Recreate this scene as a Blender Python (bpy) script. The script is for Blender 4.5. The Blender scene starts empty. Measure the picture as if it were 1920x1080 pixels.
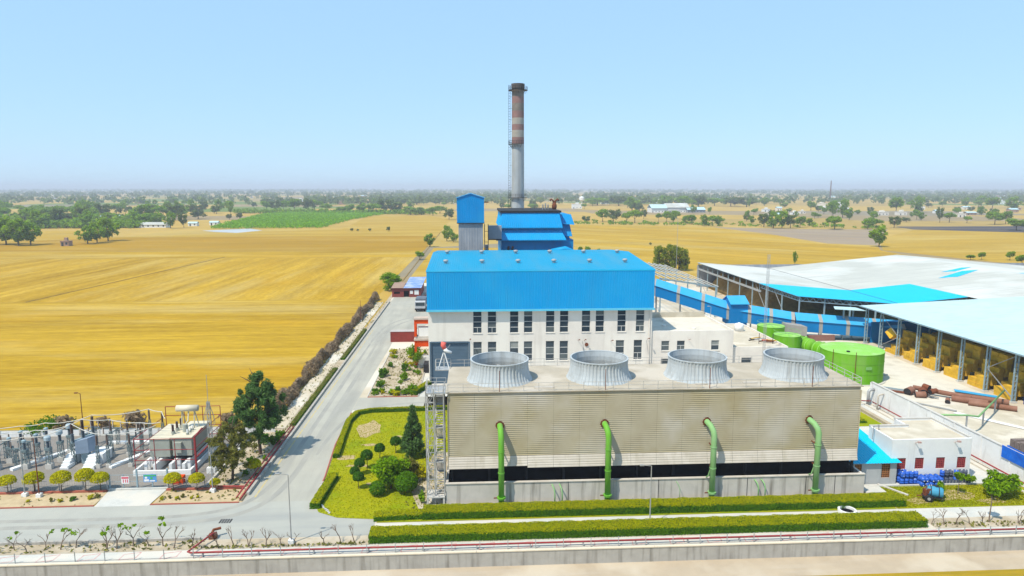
import bpy, math, random
import numpy as np
from mathutils import Vector, Matrix

SC = bpy.context.scene
ORDW = ['first', 'second', 'third', 'fourth', 'fifth', 'sixth', 'seventh', 'eighth', 'ninth', 'tenth', 'eleventh', 'twelfth', 'thirteenth', 'fourteenth', 'fifteenth', 'sixteenth', 'seventeenth', 'eighteenth', 'nineteenth', 'twentieth']
COL = SC.collection
R = math.radians
HAZE = .00021
random.seed(7)

# ---------------------------------------------------------------- camera, sky, sun, exposure
cam_d = bpy.data.cameras.new('camera'); cam = bpy.data.objects.new('camera', cam_d); COL.objects.link(cam)
cam.location = (0, 0, 40); cam.rotation_euler = (R(90) - math.atan(188 / 1280), 0, R(-3.2))
cam_d.sensor_width = 36; cam_d.lens = 24; cam_d.clip_start = .5; cam_d.clip_end = 40000
SC.camera = cam

SUN_EL, SUN_AZ = R(58), R(230)          # azimuth clockwise from +Y
TO_SUN = Vector((math.sin(SUN_AZ) * math.cos(SUN_EL), math.cos(SUN_AZ) * math.cos(SUN_EL), math.sin(SUN_EL)))
W = bpy.data.worlds.new('World'); SC.world = W; W.use_nodes = True
nt = W.node_tree; bg = nt.nodes['Background']
sky = nt.nodes.new('ShaderNodeTexSky'); sky.sky_type = 'NISHITA'; sky.sun_disc = False
sky.sun_elevation = SUN_EL; sky.sun_rotation = SUN_AZ; sky.altitude = 0
sky.air_density = 1.0; sky.dust_density = .4; sky.ozone_density = 3.0
veil = nt.nodes.new('ShaderNodeMix'); veil.data_type = 'RGBA'; veil.inputs['Factor'].default_value = .74      # even pale dust veil over the whole sky
nt.links.new(sky.outputs[0], veil.inputs['A']); veil.inputs['B'].default_value = (2.45, 4.1, 5.9, 1)
nt.links.new(veil.outputs['Result'], bg.inputs[0]); bg.inputs[1].default_value = .117
sun_d = bpy.data.lights.new('sun', 'SUN'); sun_d.energy = 3.4; sun_d.angle = R(.5); sun_d.color = (1, .915, .77)
sun = bpy.data.objects.new('sun', sun_d); COL.objects.link(sun); sun.location = (0, 0, 200)
sun.rotation_euler = TO_SUN.to_track_quat('Z', 'Y').to_euler()
SC.view_settings.view_transform = 'Standard'; SC.view_settings.look = 'None'
SC.view_settings.exposure = .66; SC.view_settings.gamma = 1
SC.render.engine = 'CYCLES'
SC.cycles.max_bounces = 6; SC.cycles.diffuse_bounces = 3; SC.cycles.glossy_bounces = 2
SC.cycles.transmission_bounces = 3; SC.cycles.transparent_max_bounces = 6; SC.cycles.volume_bounces = 0
SC.cycles.use_denoising = True; SC.cycles.denoising_prefilter = 'ACCURATE'; SC.cycles.denoising_input_passes = 'RGB_ALBEDO_NORMAL'
SC.cycles.caustics_reflective = False; SC.cycles.caustics_refractive = False

# ---------------------------------------------------------------- materials
def srgb(r, g, b):
    f = lambda c: (c / 255 / 12.92) if c / 255 <= .04045 else ((c / 255 + .055) / 1.055) ** 2.4
    return (f(r), f(g), f(b))
MATS = {}
def mat(name, c1, c2=None, scale=1., rough=.8, metal=0., bump=0., bscale=None, stretch=(1, 1, 1), c3=None, s3=.1, f3=.5,
        streak=None, island=0., spec=.1, w3=.12, leaf=None):
    """plain procedural: two tones mixed by noise; optional third tone in large patches; optional vertical streak dirt"""
    if name in MATS: return MATS[name]
    m = bpy.data.materials.new(name); m.use_nodes = True; N = m.node_tree.nodes; L = m.node_tree.links
    b = N['Principled BSDF']; b.inputs['Roughness'].default_value = rough; b.inputs['Metallic'].default_value = metal
    b.inputs['Specular IOR Level'].default_value = spec
    geo = N.new('ShaderNodeNewGeometry')
    mp = N.new('ShaderNodeMapping'); mp.inputs['Scale'].default_value = stretch
    L.new(geo.outputs['Position'], mp.inputs['Vector'])
    no = N.new('ShaderNodeTexNoise'); no.inputs['Scale'].default_value = scale; no.inputs['Detail'].default_value = 5
    no.inputs['Roughness'].default_value = .6
    L.new(mp.outputs[0], no.inputs['Vector'])
    ra = N.new('ShaderNodeValToRGB'); e = ra.color_ramp.elements
    c2 = c2 or tuple(x * .8 for x in c1)
    e[0].position = .33; e[1].position = .67; e[0].color = (*c2, 1); e[1].color = (*c1, 1)
    L.new(no.outputs[0], ra.inputs[0]); out = ra.outputs[0]
    def mix(a, fac, col, blend='MIX'):
        mx = N.new('ShaderNodeMix'); mx.data_type = 'RGBA'; mx.blend_type = blend
        L.new(a, mx.inputs['A']); mx.inputs['B'].default_value = (*col, 1); L.new(fac, mx.inputs['Factor']); return mx.outputs['Result']
    if c3:
        n3 = N.new('ShaderNodeTexNoise'); n3.inputs['Scale'].default_value = s3; n3.inputs['Detail'].default_value = 4
        L.new(geo.outputs['Position'], n3.inputs['Vector'])
        mr = N.new('ShaderNodeMapRange'); mr.inputs[1].default_value = f3; mr.inputs[2].default_value = f3 + w3
        L.new(n3.outputs[0], mr.inputs[0]); out = mix(out, mr.outputs[0], c3)
    if streak:
        ms = N.new('ShaderNodeMapping'); ms.inputs['Scale'].default_value = streak.get('s', (1.3, 1.3, .12))
        L.new(geo.outputs['Position'], ms.inputs['Vector'])
        n4 = N.new('ShaderNodeTexNoise'); n4.inputs['Scale'].default_value = streak.get('scale', 1.); n4.inputs['Detail'].default_value = 6
        L.new(ms.outputs[0], n4.inputs['Vector'])
        mr = N.new('ShaderNodeMapRange'); mr.inputs[1].default_value = streak.get('lo', .52); mr.inputs[2].default_value = streak.get('hi', .75)
        mr.inputs[4].default_value = streak.get('amt', .7)
        L.new(n4.outputs[0], mr.inputs[0]); out = mix(out, mr.outputs[0], streak['c'])
    if island:
        mr = N.new('ShaderNodeMapRange'); mr.inputs[3].default_value = 1 - island; mr.inputs[4].default_value = 1 + island
        L.new(geo.outputs['Random Per Island'], mr.inputs[0])
        vm = N.new('ShaderNodeVectorMath'); vm.operation = 'SCALE'
        L.new(out, vm.inputs[0]); L.new(mr.outputs[0], vm.inputs['Scale']); out = vm.outputs[0]
    L.new(out, b.inputs['Base Color'])
    if leaf or (leaf is None and island):
        tr = N.new('ShaderNodeBsdfTranslucent'); mx = N.new('ShaderNodeMixShader'); mx.inputs[0].default_value = .48; L.new(out, tr.inputs['Color'])
        L.new(b.outputs[0], mx.inputs[1]); L.new(tr.outputs[0], mx.inputs[2]); L.new(mx.outputs[0], N['Material Output'].inputs['Surface'])
    if bump:
        nb = N.new('ShaderNodeTexNoise'); nb.inputs['Scale'].default_value = bscale or scale * 3; nb.inputs['Detail'].default_value = 4
        L.new(geo.outputs['Position'], nb.inputs['Vector'])
        bp = N.new('ShaderNodeBump'); bp.inputs['Strength'].default_value = .6; bp.inputs['Distance'].default_value = bump
        L.new(nb.outputs[0], bp.inputs['Height']); L.new(bp.outputs[0], b.inputs['Normal'])
    MATS[name] = m; return m

def field_mat(name, c1, c2, ang, period, c3=None, contrast=.5, wide=26.):
    """stubble: tractor rows across direction ang, fine and broad, with patches"""
    m = bpy.data.materials.new(name); m.use_nodes = True; N = m.node_tree.nodes; L = m.node_tree.links
    b = N['Principled BSDF']; b.inputs['Roughness'].default_value = .95; b.inputs['Specular IOR Level'].default_value = .1
    geo = N.new('ShaderNodeNewGeometry')
    def noise(scale, sx, sy, detail=5):
        mp = N.new('ShaderNodeMapping'); mp.vector_type = 'POINT'; mp.inputs['Rotation'].default_value = (0, 0, -ang); mp.inputs['Scale'].default_value = (sx, sy, 1)
        # rotate first, then scale
        rot = N.new('ShaderNodeVectorRotate'); rot.rotation_type = 'Z_AXIS'; rot.inputs['Angle'].default_value = -ang
        L.new(geo.outputs['Position'], rot.inputs['Vector']); mp.inputs['Rotation'].default_value = (0, 0, 0)
        L.new(rot.outputs[0], mp.inputs['Vector'])
        n = N.new('ShaderNodeTexNoise'); n.inputs['Scale'].default_value = scale; n.inputs['Detail'].default_value = detail; n.inputs['Roughness'].default_value = .65
        L.new(mp.outputs[0], n.inputs['Vector']); return n.outputs[0]
    fine = noise(1 / period, .06, 1., 4); broad = noise(1 / wide, .12, 1., 3); patch = noise(1 / 60, 1, 1, 5); grain = noise(1.1, .22, 1, 6)
    def math_(op, a, bb):
        n = N.new('ShaderNodeMath'); n.operation = op
        for i, v in enumerate((a, bb)):
            if isinstance(v, (int, float)): n.inputs[i].default_value = v
            else: L.new(v, n.inputs[i])
        return n.outputs[0]
    s = math_('ADD', math_('ADD', math_('MULTIPLY', fine, .36), math_('MULTIPLY', broad, .18)), math_('ADD', math_('MULTIPLY', patch, .14), math_('MULTIPLY', grain, .32)))
    ra = N.new('ShaderNodeValToRGB'); e = ra.color_ramp.elements
    e[0].position = .5 - .22 * (1 - contrast * .7); e[1].position = .5 + .22 * (1 - contrast * .7); e[0].color = (*c2, 1); e[1].color = (*c1, 1)
    if c3:
        k = e.new(.5); k.color = (*c3, 1)
    L.new(s, ra.inputs[0]); out = ra.outputs[0]
    for col, pn, lo, hi, amt in (((.47, .255, .004), noise(1 / 22, .25, 1, 5), .54, .74, .5), ((.46, .345, .11), noise(1 / 34, .2, 1, 6), .5, .68, .65)):
        mr = N.new('ShaderNodeMapRange'); mr.inputs[1].default_value = lo; mr.inputs[2].default_value = hi; mr.inputs[4].default_value = amt if contrast > .3 else amt * .4; L.new(pn, mr.inputs[0])
        mx = N.new('ShaderNodeMix'); mx.data_type = 'RGBA'; mx.blend_type = 'MIX'; L.new(out, mx.inputs['A']); mx.inputs['B'].default_value = (*col, 1); L.new(mr.outputs[0], mx.inputs['Factor']); out = mx.outputs['Result']
    # keep the row pattern on top of the hue patches
    mr = N.new('ShaderNodeMapRange'); mr.inputs[1].default_value = .36; mr.inputs[2].default_value = .64; mr.inputs[3].default_value = .86; mr.inputs[4].default_value = 1.16; L.new(s, mr.inputs[0])
    vm = N.new('ShaderNodeVectorMath'); vm.operation = 'SCALE'; L.new(out, vm.inputs[0]); L.new(mr.outputs[0], vm.inputs['Scale']); L.new(vm.outputs[0], b.inputs['Base Color'])
    return m

def ground_mat():
    """far patchwork of stubble, fallow and green plots"""
    m = bpy.data.materials.new('far_fields'); m.use_nodes = True; N = m.node_tree.nodes; L = m.node_tree.links
    b = N['Principled BSDF']; b.inputs['Roughness'].default_value = .95; b.inputs['Specular IOR Level'].default_value = .1
    geo = N.new('ShaderNodeNewGeometry'); mp = N.new('ShaderNodeMapping'); mp.inputs['Scale'].default_value = (1 / 260, 1 / 170, 1)
    L.new(geo.outputs['Position'], mp.inputs['Vector'])
    vo = N.new('ShaderNodeTexVoronoi'); vo.distance = 'CHEBYCHEV'; vo.inputs['Scale'].default_value = 1; vo.inputs['Randomness'].default_value = .75
    vo.voronoi_dimensions = '2D'; L.new(mp.outputs[0], vo.inputs['Vector'])
    sp = N.new('ShaderNodeSeparateColor'); L.new(vo.outputs['Color'], sp.inputs[0])
    ra = N.new('ShaderNodeValToRGB'); ra.color_ramp.interpolation = 'CONSTANT'; e = ra.color_ramp.elements
    cols = [(0, (.42, .28, .06)), (.2, (.36, .25, .07)), (.36, (.43, .29, .07)), (.52, (.28, .21, .11)), (.6, (.40, .28, .07)), (.74, (.14, .19, .03)), (.86, (.24, .20, .13)), (.91, (.42, .29, .07))]
    e[0].position, e[0].color = cols[0][0], (*cols[0][1], 1); e[1].position, e[1].color = cols[1][0], (*cols[1][1], 1)
    for p, c in cols[2:]:
        k = e.new(p); k.color = (*c, 1)
    L.new(sp.outputs[0], ra.inputs[0])
    no = N.new('ShaderNodeTexNoise'); no.inputs['Scale'].default_value = .02; no.inputs['Detail'].default_value = 6; L.new(geo.outputs['Position'], no.inputs['Vector'])
    mr = N.new('ShaderNodeMapRange'); mr.inputs[3].default_value = .72; mr.inputs[4].default_value = 1.25; L.new(no.outputs[0], mr.inputs[0])
    vm = N.new('ShaderNodeVectorMath'); vm.operation = 'SCALE'; L.new(ra.outputs[0], vm.inputs[0]); L.new(mr.outputs[0], vm.inputs['Scale'])
    L.new(vm.outputs[0], b.inputs['Base Color']); return m

BLUE = mat('blue_sheet', (.000, .305, .66), (.000, .285, .62), .25, .5, streak=dict(c=(.02, .27, .53), s=(.6, .6, .05), lo=.48, hi=.8, amt=.6), c3=(.01, .325, .64), s3=.09, f3=.5, w3=.2, spec=.15)
BLUE_D = mat('blue_sheet_boiler', (.000, .24, .56), (.000, .21, .50), .3, .6, streak=dict(c=(.01, .18, .38), s=(.6, .6, .05), amt=.6), c3=(.01, .25, .53), s3=.12, f3=.5)
BLUE_R = mat('blue_roof', (.000, .265, .47), (.0, .25, .44), .12, .5, streak=dict(c=(.07, .25, .37), s=(.25, .05, .25), lo=.48, hi=.75, amt=.6), spec=.2)
BLUE_N = mat('blue_new_sheet', (.000, .46, .72), (.000, .43, .68), .2, .4)
BLUE_C = mat('blue_conveyor', (.000, .175, .46), (.000, .16, .42), .4, .6, streak=dict(c=(.0, .17, .40), amt=.5))
BLUE_CR = mat('blue_conveyor_roof', (.03, .33, .62), (.06, .34, .60), .4, .45)
WHITE = mat('white_render', (.70, .65, .585), (.65, .61, .55), .5, .85, bump=.01, bscale=6, streak=dict(c=(.45, .40, .34), s=(.9, .9, .07), lo=.55, hi=.85, amt=.5), c3=(.74, .70, .63), s3=.15, f3=.5)
WHITE2 = mat('white_paint', (.76, .77, .76), (.70, .71, .71), .6, .8, streak=dict(c=(.48, .46, .42), s=(1.6, 1.6, .16), lo=.58, hi=.85, amt=.5))
WALLW = mat('weathered_white', (.74, .75, .74), (.66, .66, .64), .5, .85, bump=.01, bscale=5, streak=dict(c=(.36, .34, .31), s=(1.1, 1.1, .14), lo=.55, hi=.72, amt=.75))
ROOFC = mat('roof_screed', (.53, .48, .38), (.45, .40, .31), .5, .9, c3=(.58, .53, .44), s3=.25, f3=.5, bump=.01)
ROOFW = mat('roof_whitewash', (.62, .58, .49), (.55, .51, .43), .35, .9, c3=(.48, .44, .36), s3=.2, f3=.55)
CONC = mat('concrete', (.42, .40, .36), (.35, .33, .295), .8, .9, bump=.01, bscale=5, streak=dict(c=(.15, .138, .115), s=(1.4, 1.4, .1), lo=.5, hi=.72, amt=.8))
BASIN = mat('basin_concrete', (.56, .52, .465), (.48, .45, .40), .8, .9, bump=.01, bscale=5, streak=dict(c=(.20, .18, .15), s=(1.5, 1.5, .09), lo=.53, hi=.72, amt=.8))
SWG = mat('switchgear_steel', (.19, .25, .26), (.14, .19, .20), 1., .5, metal=.2)
CONCP = mat('concrete_plain', (.55, .53, .49), (.46, .44, .40), 1.2, .9, bump=.008, bscale=8)
LOUVRE = mat('louvre_sheet', (.46, .415, .30), (.40, .35, .24), .35, .8, streak=dict(c=(.335, .27, .11), s=(.16, .16, .22), scale=1., lo=.46, hi=.74, amt=.65), c3=(.52, .49, .42), s3=.11, f3=.52, w3=.2)
APRON = mat('apron_sheet', (.54, .50, .44), (.47, .43, .37), .6, .8, streak=dict(c=(.33, .29, .21), amt=.5))
DECK = mat('deck_concrete', (.42, .375, .30), (.35, .31, .245), .4, .95, c3=(.48, .435, .365), s3=.18, f3=.5, bump=.01, bscale=4)
STACK = mat('stack_frp', (.43, .47, .49), (.37, .41, .43), .5, .65, streak=dict(c=(.26, .27, .265), s=(1.5, 1.5, .15), lo=.48, hi=.73, amt=.65))
GALV = mat('galvanised', (.42, .43, .43), (.33, .34, .34), 2., .55, metal=.3)
STEELG = mat('steel_grey_blue', (.30, .40, .44), (.24, .33, .37), 1., .55, metal=.2)
RAIL = mat('rail_paint', (.46, .46, .44), (.36, .35, .33), 2., .6)
GREENP = mat('green_pipe', (.12, .36, .02), (.145, .38, .06), .6, .55, streak=dict(c=(.22, .34, .12), s=(1.5, 1.5, .25), lo=.47, hi=.7, amt=.65))
GREENP2 = mat('pale_green_pipe', (.20, .40, .14), (.24, .42, .20), .6, .5)
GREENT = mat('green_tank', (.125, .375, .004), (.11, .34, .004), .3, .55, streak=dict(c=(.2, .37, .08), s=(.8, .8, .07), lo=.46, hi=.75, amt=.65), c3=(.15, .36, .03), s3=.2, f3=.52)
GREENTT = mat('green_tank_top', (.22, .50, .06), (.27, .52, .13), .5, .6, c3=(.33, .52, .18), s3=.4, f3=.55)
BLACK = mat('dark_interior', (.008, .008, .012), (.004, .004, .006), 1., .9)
DARKM = mat('dark_steel', (.035, .035, .04), (.02, .02, .022), 2., .6)
REDP = mat('red_pipe', (.30, .045, .045), (.24, .035, .04), 1.2, .5, streak=dict(c=(.34, .13, .1), s=(.5, .5, .5), amt=.4))
REDK = mat('red_kerb_paint', (.40, .10, .07), (.30, .12, .08), 1.5, .8)
ORANGE = mat('orange_paint', (.70, .075, .005), (.60, .06, .005), 1., .5)
RUST = mat('rust', (.20, .065, .03), (.13, .045, .025), 2., .85)
BROWNP = mat('brown_pipe', (.25, .12, .08), (.20, .095, .06), .9, .7, streak=dict(c=(.33, .2, .15), s=(.5, .5, .5), amt=.5))
GLASS = mat('dark_glass', (.02, .035, .05), (.035, .055, .07), .4, .12, spec=.5)
GLASS2 = mat('dusty_glass', (.11, .13, .13), (.07, .09, .1), .7, .3, spec=.4)
GLASS3 = mat('pale_pane', (.30, .31, .29), (.22, .24, .23), .7, .45)
TYRE = mat('tyre_dark_concrete', (.27, .268, .245), (.345, .337, .295), .45, .9, stretch=(1, .3, 1))
FRAME = mat('window_frame', (.62, .62, .60), (.55, .55, .53), 2., .5)
GREYD = mat('grey_door', (.085, .135, .185), (.075, .12, .165), .5, .6, streak=dict(c=(.12, .16, .2), s=(.2, .2, 1.2), amt=.4))
GREYC = mat('grey_cladding', (.27, .29, .32), (.22, .24, .27), .35, .7, streak=dict(c=(.36, .37, .4), s=(.4, .4, .12), lo=.45, hi=.7, amt=.7), bump=.05, bscale=.9)
BANDG = mat('grey_band', (.33, .32, .30), (.28, .27, .25), .8, .7)
SHEDW = mat('shed_roof_white', (.44, .61, .655), (.41, .575, .62), .15, .7, streak=dict(c=(.33, .44, .46), s=(.22, .9, .2), lo=.5, hi=.75, amt=.75), c3=(.40, .53, .55), s3=.08, f3=.54)
SHEDG = mat('shed_roof_dusty', (.47, .48, .44), (.40, .41, .38), .06, .85, streak=dict(c=(.34, .35, .33), s=(.05, .8, .2), lo=.5, hi=.75, amt=.7), c3=(.53, .55, .53), s3=.03, f3=.5)
STRAW = mat('straw_bale', (.68, .42, .04), (.52, .30, .025), 1.6, .95, bump=.05, bscale=7)
STRAWD = mat('straw_old', (.38, .23, .07), (.26, .15, .045), .8, .95, bump=.1, bscale=3)
ROAD = mat('road_concrete', (.385, .375, .32), (.345, .335, .29), .25, .9, streak=dict(c=(.27, .267, .24), s=(.35, .035, .3), lo=.47, hi=.7, amt=.7), c3=(.43, .41, .345), s3=.06, f3=.54, w3=.2, bump=.006, bscale=4)
ROADX = mat('road_concrete_front', (.385, .385, .34), (.345, .345, .31), .25, .9, streak=dict(c=(.27, .28, .27), s=(.03, .28, .3), lo=.47, hi=.7, amt=.7), c3=(.44, .42, .36), s3=.06, f3=.54, w3=.2, bump=.006, bscale=4)
PAVE = mat('pavement', (.52, .52, .48), (.45, .45, .42), 1.2, .9, c3=(.55, .52, .46), s3=.2, f3=.5, bump=.005)
TRACK = mat('dusty_track', (.44, .36, .26), (.38, .31, .225), .35, .95, c3=(.49, .42, .32), s3=.12, f3=.48, bump=.02, bscale=3, streak=dict(c=(.48, .43, .36), s=(.05, .5, .3), amt=.6))
DUST = mat('dusty_yard', (.53, .46, .35), (.45, .39, .29), .3, .95, c3=(.58, .54, .46), s3=.07, f3=.48, bump=.02)
SOIL = mat('dry_soil', (.42, .35, .25), (.34, .28, .195), .7, .95, bump=.04, bscale=2.5, c3=(.46, .40, .31), s3=.3, f3=.5)
SAND = mat('sandy_bed', (.50, .40, .25), (.40, .31, .19), .9, .95, bump=.04, bscale=2.5)
GRAVEL = mat('gravel', (.26, .24, .215), (.17, .155, .14), 7., .95, bump=.05, bscale=9, c3=(.29, .26, .22), s3=.12, f3=.52)
LAWN = mat('lawn', (.30, .29, .002), (.24, .26, .002), 1.3, .95, bump=.03, bscale=12, c3=(.20, .25, .002), s3=.16, f3=.50, w3=.15)
BAREPATCH = mat('bare_patch', (.44, .34, .19), (.37, .28, .13), 2., .95)
YELLOWP = mat('road_yellow', (.46, .36, .13), (.42, .385, .28), 1.1, .9)
PINKP = mat('faded_red_paint', (.50, .24, .22), (.52, .40, .37), 2.2, .9)
WOOD = mat('bark', (.13, .09, .06), (.08, .055, .04), 4., .95)
TWIG = mat('pale_bark', (.22, .17, .13), (.15, .11, .085), 5., .95)
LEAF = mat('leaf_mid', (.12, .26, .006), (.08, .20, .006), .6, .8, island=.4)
LEAF_FAR = mat('leaf_far', (.24, .37, .006), (.16, .29, .006), .05, .85, island=.4)
LEAF_FAR2 = mat('leaf_far_dull', (.16, .21, .04), (.12, .17, .035), .05, .85, island=.35)
LEAF_BR = mat('leaf_bright', (.23, .38, .003), (.16, .31, .003), .6, .8, island=.35)
LEAF_Y = mat('leaf_yellow_green', (.56, .51, .002), (.46, .45, .002), 1., .8, island=.25)
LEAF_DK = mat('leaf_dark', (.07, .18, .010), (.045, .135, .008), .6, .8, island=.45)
LEAF_CAS = mat('leaf_casuarina', (.12, .215, .055), (.075, .16, .04), .5, .85, island=.5)
LEAF_OL = mat('leaf_olive', (.24, .23, .045), (.17, .175, .04), .5, .85, island=.5)
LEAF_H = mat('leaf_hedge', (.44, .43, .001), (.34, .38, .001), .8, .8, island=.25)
LEAF_DRY = mat('dry_bush', (.36, .27, .175), (.27, .20, .125), .6, .95, island=.35)
LEAF_OR = mat('orchard_leaf', (.23, .44, .001), (.16, .37, .001), .1, .85, island=.35)
DRUM = mat('blue_drum', (.03, .12, .52), (.02, .09, .44), 3., .4, c3=(.35, .42, .55), s3=2.2, f3=.6)
DRUMC = mat('dark_drum', (.08, .10, .15), (.06, .07, .1), 3., .5)
CARTB = mat('cart_blue', (.06, .27, .42), (.05, .24, .38), 2., .5)
RUBBER = mat('rubber', (.03, .03, .032), (.02, .02, .02), 4., .9)
REDW = mat('red_brick_house', (.24, .055, .045), (.19, .045, .04), 2., .8)
CONTR = mat('container_red', (.26, .045, .035), (.21, .04, .03), 1., .6)
JAALI = mat('red_lattice', (.36, .06, .06), (.29, .05, .05), 2., .8)
JAALIO = mat('terracotta_lattice', (.36, .16, .06), (.29, .12, .05), 2., .8)
PORC = mat('porcelain_brown', (.075, .04, .03), (.05, .03, .025), 2., .3, spec=.5)
PORCG = mat('insulator_grey', (.10, .13, .15), (.07, .09, .11), 2., .35, spec=.5)
TRAFO = mat('transformer_grey', (.36, .38, .33), (.30, .32, .28), 1., .5)
CREAM = mat('cream_paint', (.62, .57, .44), (.55, .50, .38), 1., .5)
WIRE = mat('pale_conductor', (.58, .56, .50), (.52, .5, .44), 1., .5)
FENCEG = mat('fence_grey', (.36, .38, .38), (.28, .29, .29), 2., .6)
SIGNW = mat('sign_white', (.75, .75, .74), (.68, .68, .68), 1., .6)
SIGNP = mat('sign_pink', (.62, .12, .16), (.56, .1, .14), 1., .6)
SIGNB = mat('sign_blue', (.10, .30, .60), (.08, .26, .55), 1., .6)
SIGNG = mat('sign_green', (.07, .40, .13), (.06, .35, .12), 1., .6)
CHIM = mat('chimney_concrete', (.36, .39, .41), (.30, .33, .35), .25, .9, streak=dict(c=(.22, .22, .22), s=(.8, .8, .06), lo=.48, hi=.75, amt=.7))
CHIMR = mat('chimney_red', (.25, .15, .14), (.21, .13, .12), .6, .9, streak=dict(c=(.16, .12, .115), s=(.8, .8, .1), amt=.6))
CHIMW = mat('chimney_white', (.34, .32, .285), (.28, .265, .24), .6, .9, streak=dict(c=(.19, .175, .16), s=(.8, .8, .1), amt=.6))
CHIMT = mat('chimney_soot', (.06, .055, .055), (.1, .085, .08), .6, .9)
CHIMB = mat('chimney_soot_grey', (.21, .185, .165), (.155, .135, .12), .5, .9)

# ---------------------------------------------------------------- mesh helpers
OFF = {}
def _off(p):
    o = Vector((0, 0, 0))
    while p is not None:
        o += p.location; p = p.parent
    return o
class MB:
    """collects shapes in world coordinates; build() links ONE mesh (local to its parent)"""
    def __init__(s): s.v = []; s.f = []
    def add(s, vs, fs):
        k = len(s.v); s.v += [tuple(v) for v in vs]; s.f += [tuple(i + k for i in f) for f in fs]; return s
    def hexa(s, p): return s.add(p, [(0, 3, 2, 1), (4, 5, 6, 7), (0, 1, 5, 4), (1, 2, 6, 5), (2, 3, 7, 6), (3, 0, 4, 7)])
    def box(s, x0, x1, y0, y1, z0, z1):
        return s.hexa([(x0, y0, z0), (x1, y0, z0), (x1, y1, z0), (x0, y1, z0), (x0, y0, z1), (x1, y0, z1), (x1, y1, z1), (x0, y1, z1)])
    def cbox(s, c, w, d, h): return s.box(c[0] - w / 2, c[0] + w / 2, c[1] - d / 2, c[1] + d / 2, c[2], c[2] + h)
    def beam(s, a, b, w, h=None, up=(0, 0, 1)):
        h = h or w; a = Vector(a); b = Vector(b); d = (b - a).normalized(); u = Vector(up)
        if abs(d.dot(u)) > .98: u = Vector((0, 1, 0))
        sd = d.cross(u).normalized(); u = sd.cross(d); sd *= w / 2; u = u * (h / 2)
        return s.hexa([a - sd - u, a + sd - u, b + sd - u, b - sd - u, a - sd + u, a + sd + u, b + sd + u, b - sd + u])
    def cyl(s, a, b, r0, r1=None, n=10, caps=True):
        r1 = r0 if r1 is None else r1; a = Vector(a); b = Vector(b); d = (b - a).normalized()
        u = Vector((1, 0, 0)) if abs(d.z) > .9 else Vector((0, 0, 1)); x = d.cross(u).normalized(); y = d.cross(x)
        vs = []
        for p, r in ((a, r0), (b, r1)):
            for i in range(n):
                t = 2 * math.pi * i / n; vs.append(p + x * (math.cos(t) * r) + y * (math.sin(t) * r))
        fs = [(i, (i + 1) % n, n + (i + 1) % n, n + i) for i in range(n)]
        if caps: fs += [tuple(range(n - 1, -1, -1)), tuple(range(n, 2 * n))]
        return s.add(vs, fs)
    def tube(s, pts, r, n=10):
        pts = [Vector(p) for p in pts]; vs = []; fs = []; ref = None
        for i, p in enumerate(pts):
            d = ((pts[min(i + 1, len(pts) - 1)] - p).normalized() + (p - pts[max(i - 1, 0)]).normalized()).normalized()
            if ref is None: ref = Vector((0, 0, 1)) if abs(d.z) < .9 else Vector((1, 0, 0))
            x = d.cross(ref).normalized(); y = x.cross(d).normalized(); ref = y
            rr = r[i] if isinstance(r, (list, tuple)) else r
            for k in range(n):
                t = 2 * math.pi * k / n; vs.append(p + x * math.cos(t) * rr + y * math.sin(t) * rr)
        for i in range(len(pts) - 1):
            fs += [(i * n + k, i * n + (k + 1) % n, (i + 1) * n + (k + 1) % n, (i + 1) * n + k) for k in range(n)]
        m = (len(pts) - 1) * n; fs += [tuple(range(n - 1, -1, -1)), tuple(range(m, m + n))]
        return s.add(vs, fs)
    def lathe(s, prof, c, n=32, flute=0, nf=0, close=False):
        vs = []; fs = []
        for r, z in prof:
            for i in range(n):
                t = 2 * math.pi * i / n; rr = r + (flute * (1 if (i // 2) % 2 else -1) if nf else 0)
                vs.append((c[0] + rr * math.cos(t), c[1] + rr * math.sin(t), c[2] + z))
        for j in range(len(prof) - 1):
            fs += [(j * n + i, j * n + (i + 1) % n, (j + 1) * n + (i + 1) % n, (j + 1) * n + i) for i in range(n)]
        if close:
            k = (len(prof) - 1) * n; fs += [tuple(range(n - 1, -1, -1)), tuple(range(k, k + n))]
        return s.add(vs, fs)
    def poly(s, pts): return s.add(pts, [tuple(range(len(pts)))])
    def prism(s, xy, z0, z1):
        n = len(xy); vs = [(x, y, z0) for x, y in xy] + [(x, y, z1) for x, y in xy]
        return s.add(vs, [tuple(range(n - 1, -1, -1)), tuple(range(n, 2 * n))] + [(i, (i + 1) % n, n + (i + 1) % n, n + i) for i in range(n)])
    def build(s, name, m, parent=None, smooth=False, local=False):
        me = bpy.data.meshes.new(name); o = _off(parent) if (parent is not None and not local) else Vector((0, 0, 0))
        me.from_pydata([(v[0] - o.x, v[1] - o.y, v[2] - o.z) for v in s.v], [], s.f)
        me.materials.append(m)
        if smooth: me.polygons.foreach_set('use_smooth', [True] * len(me.polygons))
        me.update(); ob = bpy.data.objects.new(name, me); COL.objects.link(ob); ob.parent = parent
        return ob
def tag(o, label=None, cat=None, group=None, kind=None):
    if label: o['label'] = label
    if cat: o['category'] = cat
    if group: o['group'] = group
    if kind: o['kind'] = kind
    return o
def thing(name, label, cat, loc=(0, 0, 0), group=None, rz=0):
    o = bpy.data.objects.new(name, None); COL.objects.link(o); o.location = loc; o.rotation_euler = (0, 0, rz); o.empty_display_size = .3
    return tag(o, label, cat, group)
def struct(o): o['kind'] = 'structure'; return o
def stuff(o): o['kind'] = 'stuff'; return o
KIDS = {}
def copy_tree(o, parent=None, kids=None):
    c = o.copy(); COL.objects.link(c); c.parent = parent
    for ch in (kids if kids is not None else list(o.children)): copy_tree(ch, c)
    return c
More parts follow.
